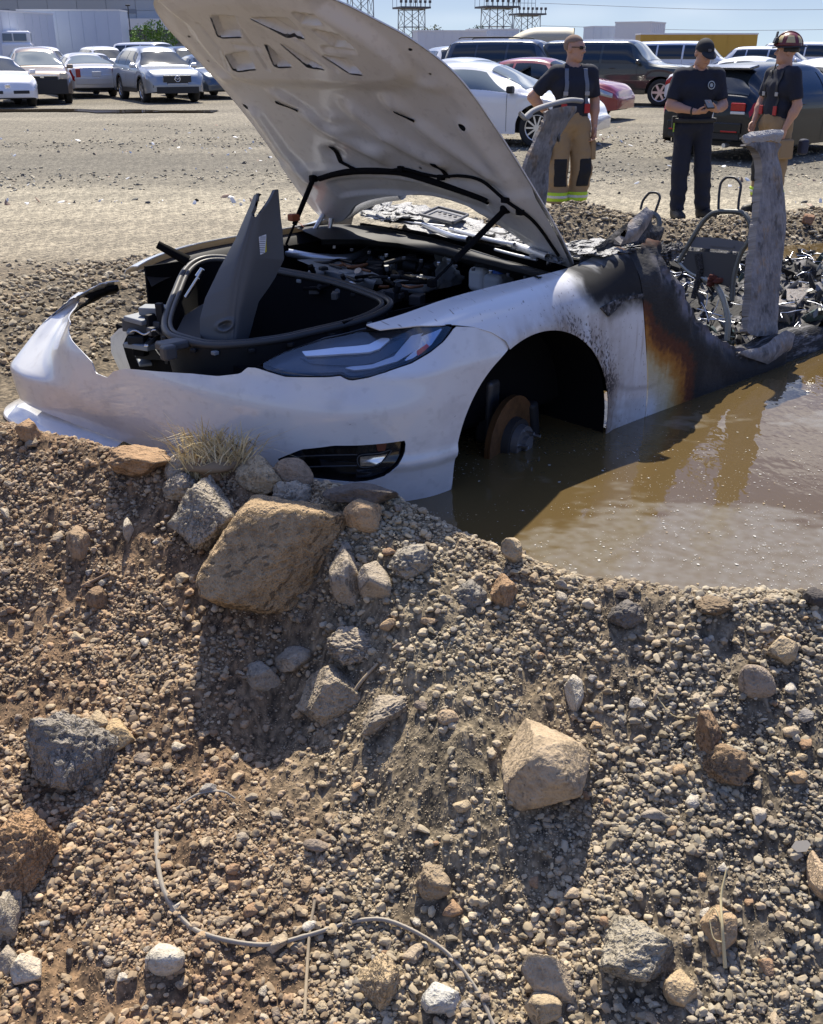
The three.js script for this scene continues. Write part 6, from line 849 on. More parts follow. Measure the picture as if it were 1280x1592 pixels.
// ================================================================ ROCKS ON THE BERM
function rockMat(c, bump = 0.010) { return new THREE.MeshStandardMaterial({ color: RGB(...c), map: stoneMap, bumpMap: stoneBump, bumpScale: bump, roughness: 0.95 }); }
const TANR = [0.42, 0.325, 0.205], ORANGE = [0.37, 0.235, 0.13], GREYR = [0.36, 0.31, 0.24], DUST = [0.36, 0.30, 0.225], DARK = [0.17, 0.15, 0.13], PALE = [0.48, 0.42, 0.33];
function metreUV(g, s) { const p = g.attributes.position, n = g.attributes.normal, u = new Float32Array(p.count * 2); for (let i = 0; i < p.count; i++) { const a = Math.abs(n.getX(i)), b = Math.abs(n.getY(i)), c = Math.abs(n.getZ(i)), x = p.getX(i) * s, y = p.getY(i) * s, z = p.getZ(i) * s, k = 6; if (b >= a && b >= c) { u[i * 2] = x * k; u[i * 2 + 1] = z * k; } else if (a >= c) { u[i * 2] = z * k; u[i * 2 + 1] = y * k; } else { u[i * 2] = x * k; u[i * 2 + 1] = y * k; } } g.setAttribute('uv', new THREE.BufferAttribute(u, 2)); return g; }
const used3 = [];
// px, py: where it sits; w, h: its size in the photograph; lift: share of its height above the soil
function rock(name, label, px, py, w, h, { col = TANR, seed = 1, rough = 0.18, cuts = 6, detail = 4, depth = 0.9, rot = [0, 0, 0], lift = 0.3, bump = 0.010, group } = {}) {
  const p = hit(px, py), dist = p.distanceTo(camera.position), k = dist / FOC, rx = w * k * 0.5, ry = h * k * 0.5 * 1.12, rz = Math.max(rx, ry) * depth;
  let g = rockGeo(seed, [1, 4, 7, 10, 14, 20, 31][detail], rough * 0.55, cuts < 3 ? 22 : 7 + cuts, cuts < 3 ? 5 : cuts > 7 ? 26 : 15, 0.35 + 3 * rough); g.computeBoundingBox(); const b = g.boundingBox, s = b.getSize(V()), c = b.getCenter(V()); g.translate(-c.x, -c.y, -c.z); g.scale(2 * rx / s.x, 2 * ry / s.y, 2 * rz / s.z); g.rotateZ(rot[2]); g.rotateY(rot[1]); g.rotateX(rot[0] - 0.3);
  g.computeVertexNormals(); metreUV(g, 1);
  const m = single(name, g, rockMat(col, bump), label, 'rock', group); m.position.set(p.x, p.y + ry * lift, p.z - rz * 0.15); used3.push([p.x, p.z, rx]); return m;
}
rock('boulder', 'large angular tan boulder jutting from the crest of the berm', 428, 905, 250, 165, { seed: 201, rough: 0.10, cuts: 6, detail: 6, depth: 0.6, rot: [0.15, 0.3, 0.5], lift: 0.48, bump: 0.02, col: [0.41, 0.29, 0.165] });
rock('rock', 'rounded grey knobbly rock beside the large tan boulder', 318, 825, 108, 108, { col: GREYR, seed: 202, rough: 0.22, cuts: 3, detail: 6, lift: 0.35, bump: 0.022 });
rock('rock', 'low brown rock on the crest below the bumper lip', 222, 728, 98, 46, { col: ORANGE, seed: 203, rough: 0.3, cuts: 5, detail: 5 });
rock('rock', 'small round brown rock left of the grass tuft', 282, 735, 46, 40, { col: DUST, seed: 204, rough: 0.15, detail: 4, cuts: 2 });
rock('rock', 'dusty clod under the small round rock near the tuft', 280, 768, 54, 44, { col: DUST, seed: 205, rough: 0.35, detail: 5, cuts: 2 });
rock('rock', 'reddish lump between the tuft and the grey rock', 327, 738, 46, 36, { col: ORANGE, seed: 206, rough: 0.25, detail: 4, cuts: 3 });
rock('rock', 'blocky tan rock right of the grass tuft', 403, 752, 78, 60, { col: TANR, seed: 207, rough: 0.22, detail: 5, cuts: 5 });
rock('rock', 'smooth egg shaped brown stone leaning on the crest under the grille', 458, 752, 64, 44, { col: [0.30, 0.22, 0.15], seed: 208, rough: 0.06, detail: 4, cuts: 0, lift: 0.6, rot: [0, 0, -0.4] });
rock('rock', 'grey crumbly clod sitting on top of the large boulder', 456, 790, 62, 48, { col: GREYR, seed: 209, rough: 0.42, detail: 5, cuts: 1, lift: 0.6 });
rock('rock', 'flat dark slab lying at the waterline below the bumper', 560, 778, 120, 30, { col: [0.13, 0.11, 0.095], seed: 210, rough: 0.12, detail: 4, cuts: 5, depth: 0.6, lift: 0.5 });
rock('rock', 'square orange edged rock above the gravel ridge', 563, 812, 62, 54, { col: [0.44, 0.30, 0.17], seed: 211, rough: 0.1, detail: 5, cuts: 8, lift: 0.4 });
rock('rock', 'tall dusty stone right of the large boulder', 540, 905, 56, 84, { col: DUST, seed: 212, rough: 0.1, detail: 5, cuts: 4, lift: 0.15 });
rock('rock', 'smooth dusty stone next to the tall one by the boulder', 582, 918, 54, 66, { col: DUST, seed: 213, rough: 0.1, detail: 4, cuts: 3, lift: 0.15 });
rock('rock', 'crumbled clod lying on the pale dirt slab', 548, 1015, 82, 56, { col: DUST, seed: 214, rough: 0.42, detail: 6, cuts: 2 });
rock('rock', 'low dusty stone at the foot of the large boulder', 458, 1032, 62, 36, { col: DUST, seed: 215, rough: 0.12, detail: 4, cuts: 4 });
rock('rock', 'half buried dusty stone in the shaded hollow', 410, 1055, 58, 44, { col: DUST, seed: 216, rough: 0.12, detail: 4, cuts: 3, lift: 0.05 });
rock('rock', 'tilted pale slab of packed dirt with a sharp shaded edge', 510, 1085, 110, 78, { col: [0.38, 0.31, 0.22], seed: 217, rough: 0.12, detail: 6, cuts: 8, rot: [0.5, 0.2, 0.5], lift: 0.1, bump: 0.02 });
rock('boulder', 'big smooth tan stone with a chipped face low on the slope', 845, 1222, 142, 108, { col: [0.43, 0.33, 0.215], seed: 218, rough: 0.06, detail: 6, cuts: 11, rot: [0.1, 0.4, 0.38], lift: 0.42, bump: 0.006 });
rock('rock', 'upright pale flake of stone in the middle gravel', 893, 1092, 30, 50, { col: PALE, seed: 219, rough: 0.1, cuts: 6, lift: 0.5 });
rock('rock', 'flat round brown stone standing on the right slope', 1176, 1072, 54, 46, { col: [0.33, 0.26, 0.19], seed: 220, rough: 0.05, cuts: 2, depth: 0.5, lift: 0.5 });
rock('rock', 'tan pointed stone above the flat round one', 1216, 1022, 48, 38, { col: TANR, seed: 221, rough: 0.1, cuts: 6, lift: 0.5 });
rock('rock', 'narrow brown clod on the right of the slope', 1103, 1150, 40, 62, { col: [0.24, 0.155, 0.09], seed: 222, rough: 0.3, cuts: 4, detail: 5 });
rock('rock', 'soft brown clod below the narrow one', 1130, 1195, 70, 56, { col: [0.25, 0.17, 0.1], seed: 223, rough: 0.4, cuts: 2, detail: 5, lift: 0.1 });
rock('rock', 'big rough dark grey lump on the left slope', 112, 1205, 138, 122, { col: [0.30, 0.265, 0.22], seed: 224, rough: 0.34, detail: 6, cuts: 5, lift: 0.4, bump: 0.02 });
rock('rock', 'small tan stone tucked above the dark grey lump', 155, 1132, 32, 30, { col: TANR, seed: 225, rough: 0.1, cuts: 4, lift: 0.5 });
rock('rock', 'rounded golden stone right of the dark grey lump', 187, 1152, 46, 36, { col: [0.46, 0.33, 0.18], seed: 226, rough: 0.1, cuts: 4, lift: 0.5 });
rock('rock', 'orange earthy lump at the left edge', 32, 1358, 100, 104, { col: [0.38, 0.235, 0.125], seed: 227, rough: 0.3, detail: 6, cuts: 6, lift: 0.4, bump: 0.02 });
rock('rock', 'dusty grey lump under the orange one', 8, 1440, 40, 60, { col: GREYR, seed: 228, rough: 0.25, cuts: 4, lift: 0.4 });
rock('rock', 'pale smooth egg stone below the loop of root', 260, 1505, 60, 40, { col: [0.52, 0.47, 0.38], seed: 229, rough: 0.04, cuts: 1, rot: [0, 0, 0.5], lift: 0.6 });
rock('rock', 'cream coloured rounded stone near the lower left corner', 46, 1517, 46, 34, { col: [0.52, 0.44, 0.33], seed: 230, rough: 0.05, cuts: 3, lift: 0.55 });
rock('rock', 'brown faceted stone at the lower left edge', 14, 1505, 34, 36, { col: DUST, seed: 231, rough: 0.12, cuts: 5, lift: 0.5 });
rock('rock', 'rough tan lump at the bottom between the twigs', 588, 1548, 64, 66, { col: [0.44, 0.33, 0.2], seed: 232, rough: 0.25, cuts: 5, detail: 5, lift: 0.45, bump: 0.018 });
rock('rock', 'oval brown pebble on the dusty face', 697, 1122, 34, 22, { col: [0.38, 0.28, 0.18], seed: 233, rough: 0.05, cuts: 0, lift: 0.5 });
rock('rock', 'broad flat rough slab near the bottom right', 990, 1500, 112, 76, { col: [0.36, 0.315, 0.24], seed: 234, rough: 0.22, cuts: 7, detail: 6, lift: 0.35, bump: 0.02 });
rock('rock', 'thin pointed shard of stone at the bottom', 852, 1542, 58, 84, { col: [0.42, 0.33, 0.225], seed: 235, rough: 0.06, cuts: 9, depth: 0.35, rot: [0, 0, 0.7], lift: 0.5 });
rock('rock', 'wedge of stone leaning on the pointed shard', 846, 1580, 52, 44, { col: TANR, seed: 236, rough: 0.08, cuts: 8, rot: [0, 0, 0.4], lift: 0.5 });
rock('rock', 'faceted golden stone at the bottom right', 1056, 1552, 46, 44, { col: [0.46, 0.34, 0.2], seed: 237, rough: 0.08, cuts: 7, lift: 0.5 });
rock('rock', 'brown clod low on the dusty face', 672, 1385, 54, 52, { col: [0.33, 0.25, 0.16], seed: 238, rough: 0.3, cuts: 4, detail: 5 });
rock('rock', 'blunt tan stone on the ridge at the water edge', 794, 868, 34, 38, { col: TANR, seed: 239, rough: 0.12, cuts: 6, lift: 0.6 });
rock('rock', 'orange brown clod below the ridge', 786, 930, 48, 50, { col: ORANGE, seed: 240, rough: 0.2, cuts: 4, detail: 5 });
rock('rock', 'pale stone at the right edge of the slope', 1276, 1385, 34, 56, { col: [0.46, 0.34, 0.22], seed: 241, rough: 0.12, cuts: 5, lift: 0.5 });
rock('rock', 'chalky white stone at the bottom edge', 686, 1562, 58, 34, { col: [0.5, 0.48, 0.43], seed: 242, rough: 0.12, cuts: 6, lift: 0.5 });
rock('rock', 'tan stone behind the bare twig', 1120, 1458, 48, 52, { col: [0.40, 0.28, 0.165], seed: 243, rough: 0.1, cuts: 4, lift: 0.4 });
rock('rock', 'wet dark clod on the shore', 972, 962, 56, 40, { col: DARK, seed: 244, rough: 0.35, cuts: 2, detail: 5 });
rock('rock', 'rounded wet clod at the shore line', 1110, 948, 58, 26, { col: [0.22, 0.16, 0.1], seed: 245, rough: 0.3, cuts: 2, detail: 5 });
rock('rock', 'black stone at the shore by the right edge', 1268, 938, 36, 26, { col: [0.07, 0.06, 0.055], seed: 246, rough: 0.15, cuts: 5, lift: 0.5 });
rock('rock', 'dark charcoal stone on the shore crest', 968, 930, 22, 16, { col: [0.07, 0.06, 0.055], seed: 247, rough: 0.15, cuts: 5, lift: 0.6 });
rock('rock', 'long dirt clod on the dusty spur', 602, 1110, 92, 42, { col: DUST, seed: 248, rough: 0.35, cuts: 3, detail: 6, rot: [0, 0, 0.5], lift: 0.1 });
rock('rock', 'dull stone on top of the reddish left slope', 45, 683, 34, 36, { col: ORANGE, seed: 249, rough: 0.15, cuts: 6, lift: 0.5 });
rock('rock', 'flat pale chip on the left slope', 200, 835, 14, 34, { col: PALE, seed: 250, rough: 0.06, cuts: 6, lift: 0.5 });
rock('rock', 'ochre half buried rock on the left slope', 120, 850, 44, 48, { col: [0.34, 0.24, 0.15], seed: 251, rough: 0.2, cuts: 5, lift: 0.1 });
rock('rock', 'brown jagged rock in the left gravel', 150, 935, 34, 30, { col: [0.26, 0.17, 0.1], seed: 252, rough: 0.2, cuts: 6, lift: 0.3 });
rock('rock', 'dark gravel clod right of the spur', 730, 932, 56, 44, { col: [0.24, 0.215, 0.18], seed: 253, rough: 0.4, cuts: 1, detail: 5, lift: 0.2 });
rock('rock', 'knob of caked gravel on the ridge', 640, 880, 70, 50, { col: [0.33, 0.29, 0.23], seed: 254, rough: 0.42, cuts: 1, detail: 5, lift: 0.2 });
// a rock on the bank behind the cabin
rock('rock', 'reddish rock on the far bank behind the burnt cabin', 1256, 347, 18, 16, { col: [0.3, 0.17, 0.1], seed: 255, rough: 0.15, cuts: 5, lift: 0.5 });
// the largest loose stones, one by one
{
  const R = rng(515), geos = []; for (let i = 0; i < 14; i++) geos.push(metreUV(rockGeo(300 + i, 5, [.06, .1, .04, .14, .08][i % 5], [9, 12, 22, 10, 14][i % 5], [18, 14, 5, 20, 9][i % 5], 0.6).scale(...[[1.1, .62, .85], [1, .75, .8], [1.2, .55, .75], [.9, .75, 1]][i % 4]), 0.03));
  const mats = [[.42, .33, .225], [.36, .28, .19], [.47, .40, .30], [.32, .27, .21], [.40, .28, .165], [.34, .215, .125], [.50, .45, .37], [.30, .27, .235], [.43, .34, .22], [.28, .22, .165]].map(c => rockMat(c, 0.006));
  let n = 0, tries = 0; const put = [];
  while (n < 290 && tries++ < 6000) {
    const z = -1.45 - 2.0 * Math.pow(R(), 1.2), x = (R() * 2 - 1) * (0.40 * -z + 0.15), r = 0.011 + 0.012 * Math.pow(R(), 2.5); if (R() < dust(x, z) * 0.9) continue; const [zr] = lerpTable(ridgeW, x); if (z < zr + 0.02) continue;
    if (used3.some(u => Math.hypot(u[0] - x, u[1] - z) < u[2] * 0.9) || put.some(u => Math.hypot(u[0] - x, u[1] - z) < u[2] + r * 0.9)) continue;
    const mi = Math.floor(R() * 10), tone = ['tan', 'brown', 'cream', 'grey brown', 'orange tan', 'rusty', 'pale', 'grey', 'golden', 'dark'][mi], form = ['blocky', 'many sided', 'smooth rounded', 'sharp edged', 'softened'][(n % 14) % 5]; const m = single('stone', geos[n % 14], mats[mi], `${form} ${tone} stone lying loose among the gravel of the berm`, 'stone', `${form} ${tone} stones on the berm`); m.position.set(x, height(x, z) + r * 0.45, z); m.scale.setScalar(r); m.rotation.set((R() - 0.5) * 0.8, R() * 6.283, (R() - 0.5) * 0.8); put.push([x, z, r]); n++;
  }
}
// ---------------------------------------------------------------- roots, twigs, grass, litter
const lay = (L, up = 0.006) => L.map(([a, b, u]) => { const p = hit(a, b); p.y += u ?? up; return p; });
function taper(pts, r0, r1, seg, n = 7) { const g = tube(pts, 1, seg, n), c = new THREE.CatmullRomCurve3(pts.map(p => p.isVector3 ? p : V(...p)), false, 'catmullrom', 0.5), P = g.attributes.position; for (let i = 0; i <= seg; i++) { const q = c.getPointAt(i / seg), r = mix(r0, r1, i / seg) * (1 + 0.12 * noise(i * 0.7, 3, 1)); for (let j = 0; j <= n; j++) { const k = i * (n + 1) + j; P.setXYZ(k, q.x + (P.getX(k) - q.x) * r, q.y + (P.getY(k) - q.y) * r, q.z + (P.getZ(k) - q.z) * r); } } g.computeVertexNormals(); return g; }
const bark = std(0.30, 0.265, 0.215, 0.9), straw = std(0.58, 0.47, 0.25, 0.85), twigM = std(0.33, 0.26, 0.17, 0.9);
single('root', taper(lay([[244, 1300], [246, 1345], [258, 1395], [288, 1438], [330, 1461], [410, 1474], [480, 1459], [560, 1436], [615, 1440], [690, 1482], [740, 1542], [768, 1600]], 0.010), 0.0064, 0.0044, 150), bark, 'long grey root curving in a loop over the lower gravel', 'root');
single('root', taper(lay([[276, 1262], [308, 1240], [345, 1235], [366, 1246]], 0.010), 0.004, 0.0028, 40), bark, 'short arching grey root above the long curved one', 'root');
single('twig', taper(lay([[490, 1405], [482, 1455], [478, 1510], [474, 1585]], 0.012), 0.0035, 0.004, 50), twigM, 'straight thin twig crossing the curved root', 'twig');
{ const t = thing('bare_twig', 'pale forked twig standing in the gravel on the lower right', 'twig'), a = lay([[1122, 1400, .09], [1115, 1435, .075], [1118, 1475, .06], [1126, 1515, .02]]); part('stem', taper(a, 0.002, 0.0045, 40), straw, t); part('side_shoot', taper(lay([[1117, 1470, .06], [1106, 1450, .07], [1098, 1452, .06]]), 0.002, 0.001, 16), straw, t); part('side_shoot', taper(lay([[1120, 1492, .05], [1105, 1488, .055], [1098, 1462, .06]]), 0.002, 0.001, 16), straw, t); }
single('stick', taper(lay([[548, 1085], [566, 1060], [588, 1036]], 0.01), 0.006, 0.004, 20), twigM, 'splintered stick lying on the dusty spur', 'stick');
single('stick', taper(lay([[128, 916], [150, 905], [172, 894]], 0.008), 0.006, 0.005, 20), std(0.2, 0.13, 0.08, 0.9), 'dark stick half buried in the left slope', 'stick');
single('straw', taper(lay([[1018, 1085], [1045, 1118], [1080, 1122]], 0.012), 0.0016, 0.001, 20), straw, 'bent straw on the gravel of the right slope', 'straw');
{ const g = thing('dry_grass', 'tuft of dry yellow grass on the crest in front of the bumper', 'grass tuft'), R = rng(31), c = hit(335, 722), M2 = [straw, std(0.68, 0.58, 0.36, 0.85), std(0.42, 0.32, 0.17, 0.9)], B = [[], [], []];
  for (let i = 0; i < 420; i++) { const a = R() * 6.283, r = 0.07 * Math.sqrt(R()), x = c.x + r * 1.6 * Math.cos(a), z = c.z + r * 0.7 * Math.sin(a), y = height(x, z) - 0.01, l = 0.06 + 0.13 * R(), th = (R() - 0.5) * 3.1, lean = 0.4 + 1.0 * R(); const p0 = V(x, y, z), p1 = V(x + Math.sin(th) * l * 0.4 * lean, y + l * 0.6, z + (R() - 0.3) * 0.04), p2 = V(x + Math.sin(th) * l * lean, y + l * (0.95 - 0.5 * lean * R()), z + (R() - 0.3) * 0.08); const s = 0.0017; B[i % 3].push(quadsGeo([[[p0.x - s, p0.y, p0.z], [p0.x + s, p0.y, p0.z]], [[p1.x - s, p1.y, p1.z], [p1.x + s, p1.y, p1.z]], [[p2.x - s * 0.2, p2.y, p2.z], [p2.x + s * 0.2, p2.y, p2.z]]])); }
  B.forEach((L, i) => part('grass_blade', L, M2[i], g).userData.kind = 'stuff'); part('root_clod', pebbleGeo(77, 4, 0.4, [0.11, 0.03, 0.06], 0).translate(c.x, c.y + 0.005, c.z), rockMat([0.28, 0.2, 0.12]), g); }
{ const p = hit(1243, 1325), s = new THREE.Shape([[-.028, -.004], [-.012, .014], [.022, .016], [.03, .004], [.012, -.016], [-.014, -.018]].map(q => new THREE.Vector2(...q))), h = new THREE.Path(); h.absarc(-0.012, -0.004, 0.0055, 0, 6.3); s.holes.push(h); const g = new THREE.ExtrudeGeometry(s, { depth: 0.002, bevelEnabled: false }); g.scale(0.8, 0.8, 1); g.rotateX(-1.05); const m = single('metal_tag', g, std(0.26, 0.235, 0.20, 0.9), 'bent grey metal tag with a hole among the gravel', 'litter'); m.position.set(p.x, p.y + 0.018, p.z); }
// scum, ash flakes and foam floating on the pool
{
  const R = rng(62), G = [[], []], add = (x, z, s, k) => { if (basin(x, z) < 0.03 || height(x, z) > WATER - 0.005) return; const g = new THREE.CircleGeometry(1, 5 + Math.floor(R() * 3)); const p = g.attributes.position; for (let i = 1; i < p.count; i++) p.setXY(i, p.getX(i) * (0.5 + R()), p.getY(i) * (0.4 + R())); g.rotateX(-Math.PI / 2); G[k].push(mv(g, x, WATER + 0.0025, z, 0, R() * 6, 0, [s, 1, s * (0.4 + 0.7 * R())])); };
  for (let i = 0; i < 15000; i++) { const x = 0.05 + 1.5 * R(), z = -2.3 - 1.3 * Math.pow(R(), 2.6); const w = fbm(x * 3, z * 5, 5, 4); if (w < 0.02 + 0.35 * (R() - 0.5)) continue; add(x, z, 0.0008 + 0.0030 * Math.pow(R(), 5), R() < 0.8 ? 0 : 1); }
  for (let i = 0; i < 420; i++) add(0.2 + 1.8 * R(), -2.4 - 2.6 * Math.pow(R(), 1.5), 0.0015 + 0.005 * Math.pow(R(), 4), R() < 0.8 ? 0 : 1);
  const fm = std(0.42, 0.40, 0.36, 0.7), bm = std(0.30, 0.22, 0.12, 0.8); const t = thing('floating_scum', 'pale flecks of ash and scum floating on the muddy water', 'scum'); t.userData.kind = 'stuff'; part('fleck', G[0], fm, t).userData.kind = 'stuff'; part('fleck', G[1], bm, t).userData.kind = 'stuff';
}

// ================================================================ PEOPLE
function netMesh(f, lo, hi, h) {   // surface net of f(x,y,z) < 0
  const n = [0, 1, 2].map(i => Math.ceil((hi[i] - lo[i]) / h) + 1), [nx, ny, nz] = n, F = new Float32Array(nx * ny * nz);
  for (let k = 0; k < nz; k++) for (let j = 0; j < ny; j++) for (let i = 0; i < nx; i++) F[(k * ny + j) * nx + i] = f(lo[0] + i * h, lo[1] + j * h, lo[2] + k * h);
  const id = new Int32Array(nx * ny * nz).fill(-1), P = [], I = [], at = (i, j, k) => (k * ny + j) * nx + i;
  for (let k = 0; k < nz - 1; k++) for (let j = 0; j < ny - 1; j++) for (let i = 0; i < nx - 1; i++) {
    let c = 0, x = 0, y = 0, z = 0, neg = 0; const v = []; for (let q = 0; q < 8; q++) { v[q] = F[at(i + (q & 1), j + (q >> 1 & 1), k + (q >> 2))]; if (v[q] < 0) neg++; } if (!neg || neg === 8) continue;
    for (const [a, b] of [[0, 1], [2, 3], [4, 5], [6, 7], [0, 2], [1, 3], [4, 6], [5, 7], [0, 4], [1, 5], [2, 6], [3, 7]]) if ((v[a] < 0) !== (v[b] < 0)) { const t = v[a] / (v[a] - v[b]); x += mix(a & 1, b & 1, t); y += mix(a >> 1 & 1, b >> 1 & 1, t); z += mix(a >> 2, b >> 2, t); c++; }
    id[at(i, j, k)] = P.length / 3; P.push(lo[0] + (i + x / c) * h, lo[1] + (j + y / c) * h, lo[2] + (k + z / c) * h);
  }
  const quad = (a, b, c, d, fl) => { if (a < 0 || b < 0 || c < 0 || d < 0) return; fl ? I.push(a, b, c, a, c, d) : I.push(a, c, b, a, d, c); };
  for (let k = 1; k < nz - 1; k++) for (let j = 1; j < ny - 1; j++) for (let i = 1; i < nx - 1; i++) { const a = F[at(i, j, k)] < 0; if (a !== F[at(i + 1, j, k)] < 0) quad(id[at(i, j - 1, k - 1)], id[at(i, j, k - 1)], id[at(i, j, k)], id[at(i, j - 1, k)], a); if (a !== F[at(i, j + 1, k)] < 0) quad(id[at(i - 1, j, k - 1)], id[at(i - 1, j, k)], id[at(i, j, k)], id[at(i, j, k - 1)], a); if (a !== F[at(i, j, k + 1)] < 0) quad(id[at(i - 1, j - 1, k)], id[at(i, j - 1, k)], id[at(i, j, k)], id[at(i - 1, j, k)], a); }
  const g = new THREE.BufferGeometry(); g.setAttribute('position', new THREE.BufferAttribute(new Float32Array(P), 3)); g.setIndex(I); g.computeVertexNormals(); return g;
}
const smin = (a, b, k) => { const h = clamp(0.5 + 0.5 * (b - a) / k); return mix(b, a, h) - k * h * (1 - h); };
function bone(A, B, r0, r1, sq = 1) { const d = [B[0] - A[0], B[1] - A[1], B[2] - A[2]], L = d[0] * d[0] + d[1] * d[1] + d[2] * d[2] || 1e-9; return (x, y, z) => { const px = x - A[0], py = y - A[1], pz = z - A[2], t = clamp((px * d[0] + py * d[1] + pz * d[2]) / L), qx = px - d[0] * t, qy = py - d[1] * t, qz = (pz - d[2] * t) * sq; return Math.sqrt(qx * qx + qy * qy + qz * qz) - mix(r0, r1, t); }; }
const uni = (L, k) => (x, y, z) => { let d = 9; for (const f of L) d = smin(d, f(x, y, z), k); return d; };
const lerp3 = (a, b, t) => a.map((v, i) => mix(v, b[i], t));
const skinM = std(0.42, 0.235, 0.165, 0.6), navyCloth = std(0.010, 0.013, 0.026, 0.9), tanCloth = std(0.27, 0.185, 0.10, 0.92), bootM = std(0.012, 0.012, 0.012, 0.6), lime = std(0.42, 0.62, 0.03, 0.7), reflective = std(0.55, 0.56, 0.55, 0.4), darkPatch = std(0.012, 0.012, 0.014, 0.9);
function hand(W, dir, side, palmN, curl, mats) {   // palm and five fingers from the wrist W along dir; palmN: where the palm looks
  const D = V(...dir).normalize(), N = V(...palmN).addScaledVector(D, -V(...palmN).dot(D)).normalize(), S = D.clone().cross(N).multiplyScalar(side), at = (a, b, c) => V(...W).addScaledVector(D, a).addScaledVector(S, b).addScaledVector(N, c).toArray(), L = [bone(at(-0.03, 0, 0), at(0.03, 0, 0), 0.026, 0.026), bone(at(0.02, -0.022, 0), at(0.085, -0.028, 0), 0.016, 0.014), bone(at(0.02, 0, 0), at(0.092, 0, 0), 0.017, 0.015), bone(at(0.02, 0.022, 0), at(0.085, 0.026, 0), 0.016, 0.014)], F = [];
  [[-0.031, 0.066], [-0.011, 0.078], [0.010, 0.072], [0.030, 0.056]].forEach(([b, len], i) => { const a0 = 0.085, c1 = curl, p0 = at(a0, b, 0), p1 = at(a0 + len * 0.45 * Math.cos(c1), b, len * 0.45 * Math.sin(c1)), p2 = at(a0 + len * 0.45 * Math.cos(c1) + len * 0.3 * Math.cos(2 * c1), b, len * 0.45 * Math.sin(c1) + len * 0.3 * Math.sin(2 * c1)), p3 = at(a0 + len * 0.45 * Math.cos(c1) + len * 0.3 * Math.cos(2 * c1) + len * 0.25 * Math.cos(2.7 * c1), b, len * 0.45 * Math.sin(c1) + len * 0.3 * Math.sin(2 * c1) + len * 0.25 * Math.sin(2.7 * c1)); F.push(bone(p0, p1, 0.0095, 0.009), bone(p1, p2, 0.009, 0.0085), bone(p2, p3, 0.0085, 0.0075)); });
  F.push(bone(at(0.02, -0.03, 0.004), at(0.05, -0.052, 0.018), 0.0125, 0.0105), bone(at(0.05, -0.052, 0.018), at(0.082, -0.056, 0.032), 0.0105, 0.009));
  const palm = uni(L, 0.012), f = (x, y, z) => { let d = palm(x, y, z), e = 9; for (const q of F) e = Math.min(e, q(x, y, z)); return smin(d, e, 0.006); };
  const c = at(0.07, 0, 0.02); return netMesh(f, c.map(v => v - 0.14), c.map(v => v + 0.14), 0.0055);
}
function headMesh(o) {   // head in its own axes: y up, z forward, neck joint at the origin
  const E = (c, r) => (x, y, z) => { const q = Math.hypot((x - c[0]) / r[0], (y - c[1]) / r[1], (z - c[2]) / r[2]); return (q - 1) * Math.min(...r); };
  const L = [E([0, 0.185, -0.008], [0.077, 0.088, 0.098]), E([0, 0.125, 0.028], [0.062, 0.085, 0.068]), bone([0, 0.055, 0.062], [0, 0.06, 0.05], 0.030, 0.034), bone([-0.035, 0.075, 0.03], [0.035, 0.075, 0.03], 0.032, 0.032), bone([0, -0.05, -0.03], [0, 0.09, -0.012], 0.060, 0.054), bone([-0.032, 0.178, 0.077], [0.032, 0.178, 0.077], 0.014, 0.014)];
  const base = uni(L, 0.03), nose = uni([bone([0, 0.165, 0.088], [0, 0.128, 0.112], 0.010, 0.0145), bone([-0.012, 0.124, 0.098], [0.012, 0.124, 0.098], 0.010, 0.010)], 0.012), lips = bone([-0.02, 0.093, 0.086], [0.02, 0.093, 0.086], 0.0085, 0.0085), lip2 = bone([-0.016, 0.083, 0.085], [0.016, 0.083, 0.085], 0.009, 0.009);
  const ears = [E([0.080, 0.145, -0.012], [0.012, 0.034, 0.022]), E([-0.080, 0.145, -0.012], [0.012, 0.034, 0.022])], sock = [E([0.031, 0.16, 0.098], [0.019, 0.013, 0.018]), E([-0.031, 0.16, 0.098], [0.019, 0.013, 0.018])];
  const f = (x, y, z) => { let d = base(x, y, z); d = smin(d, nose(x, y, z), 0.012); d = smin(d, Math.min(lips(x, y, z), lip2(x, y, z)), 0.005); for (const e of ears) d = smin(d, e(x, y, z), 0.008); for (const s of sock) d = -smin(-d, s(x, y, z), 0.010); return d; };
  return { geo: netMesh(f, [-0.13, -0.09, -0.15], [0.13, 0.30, 0.16], 0.0075), f };
}
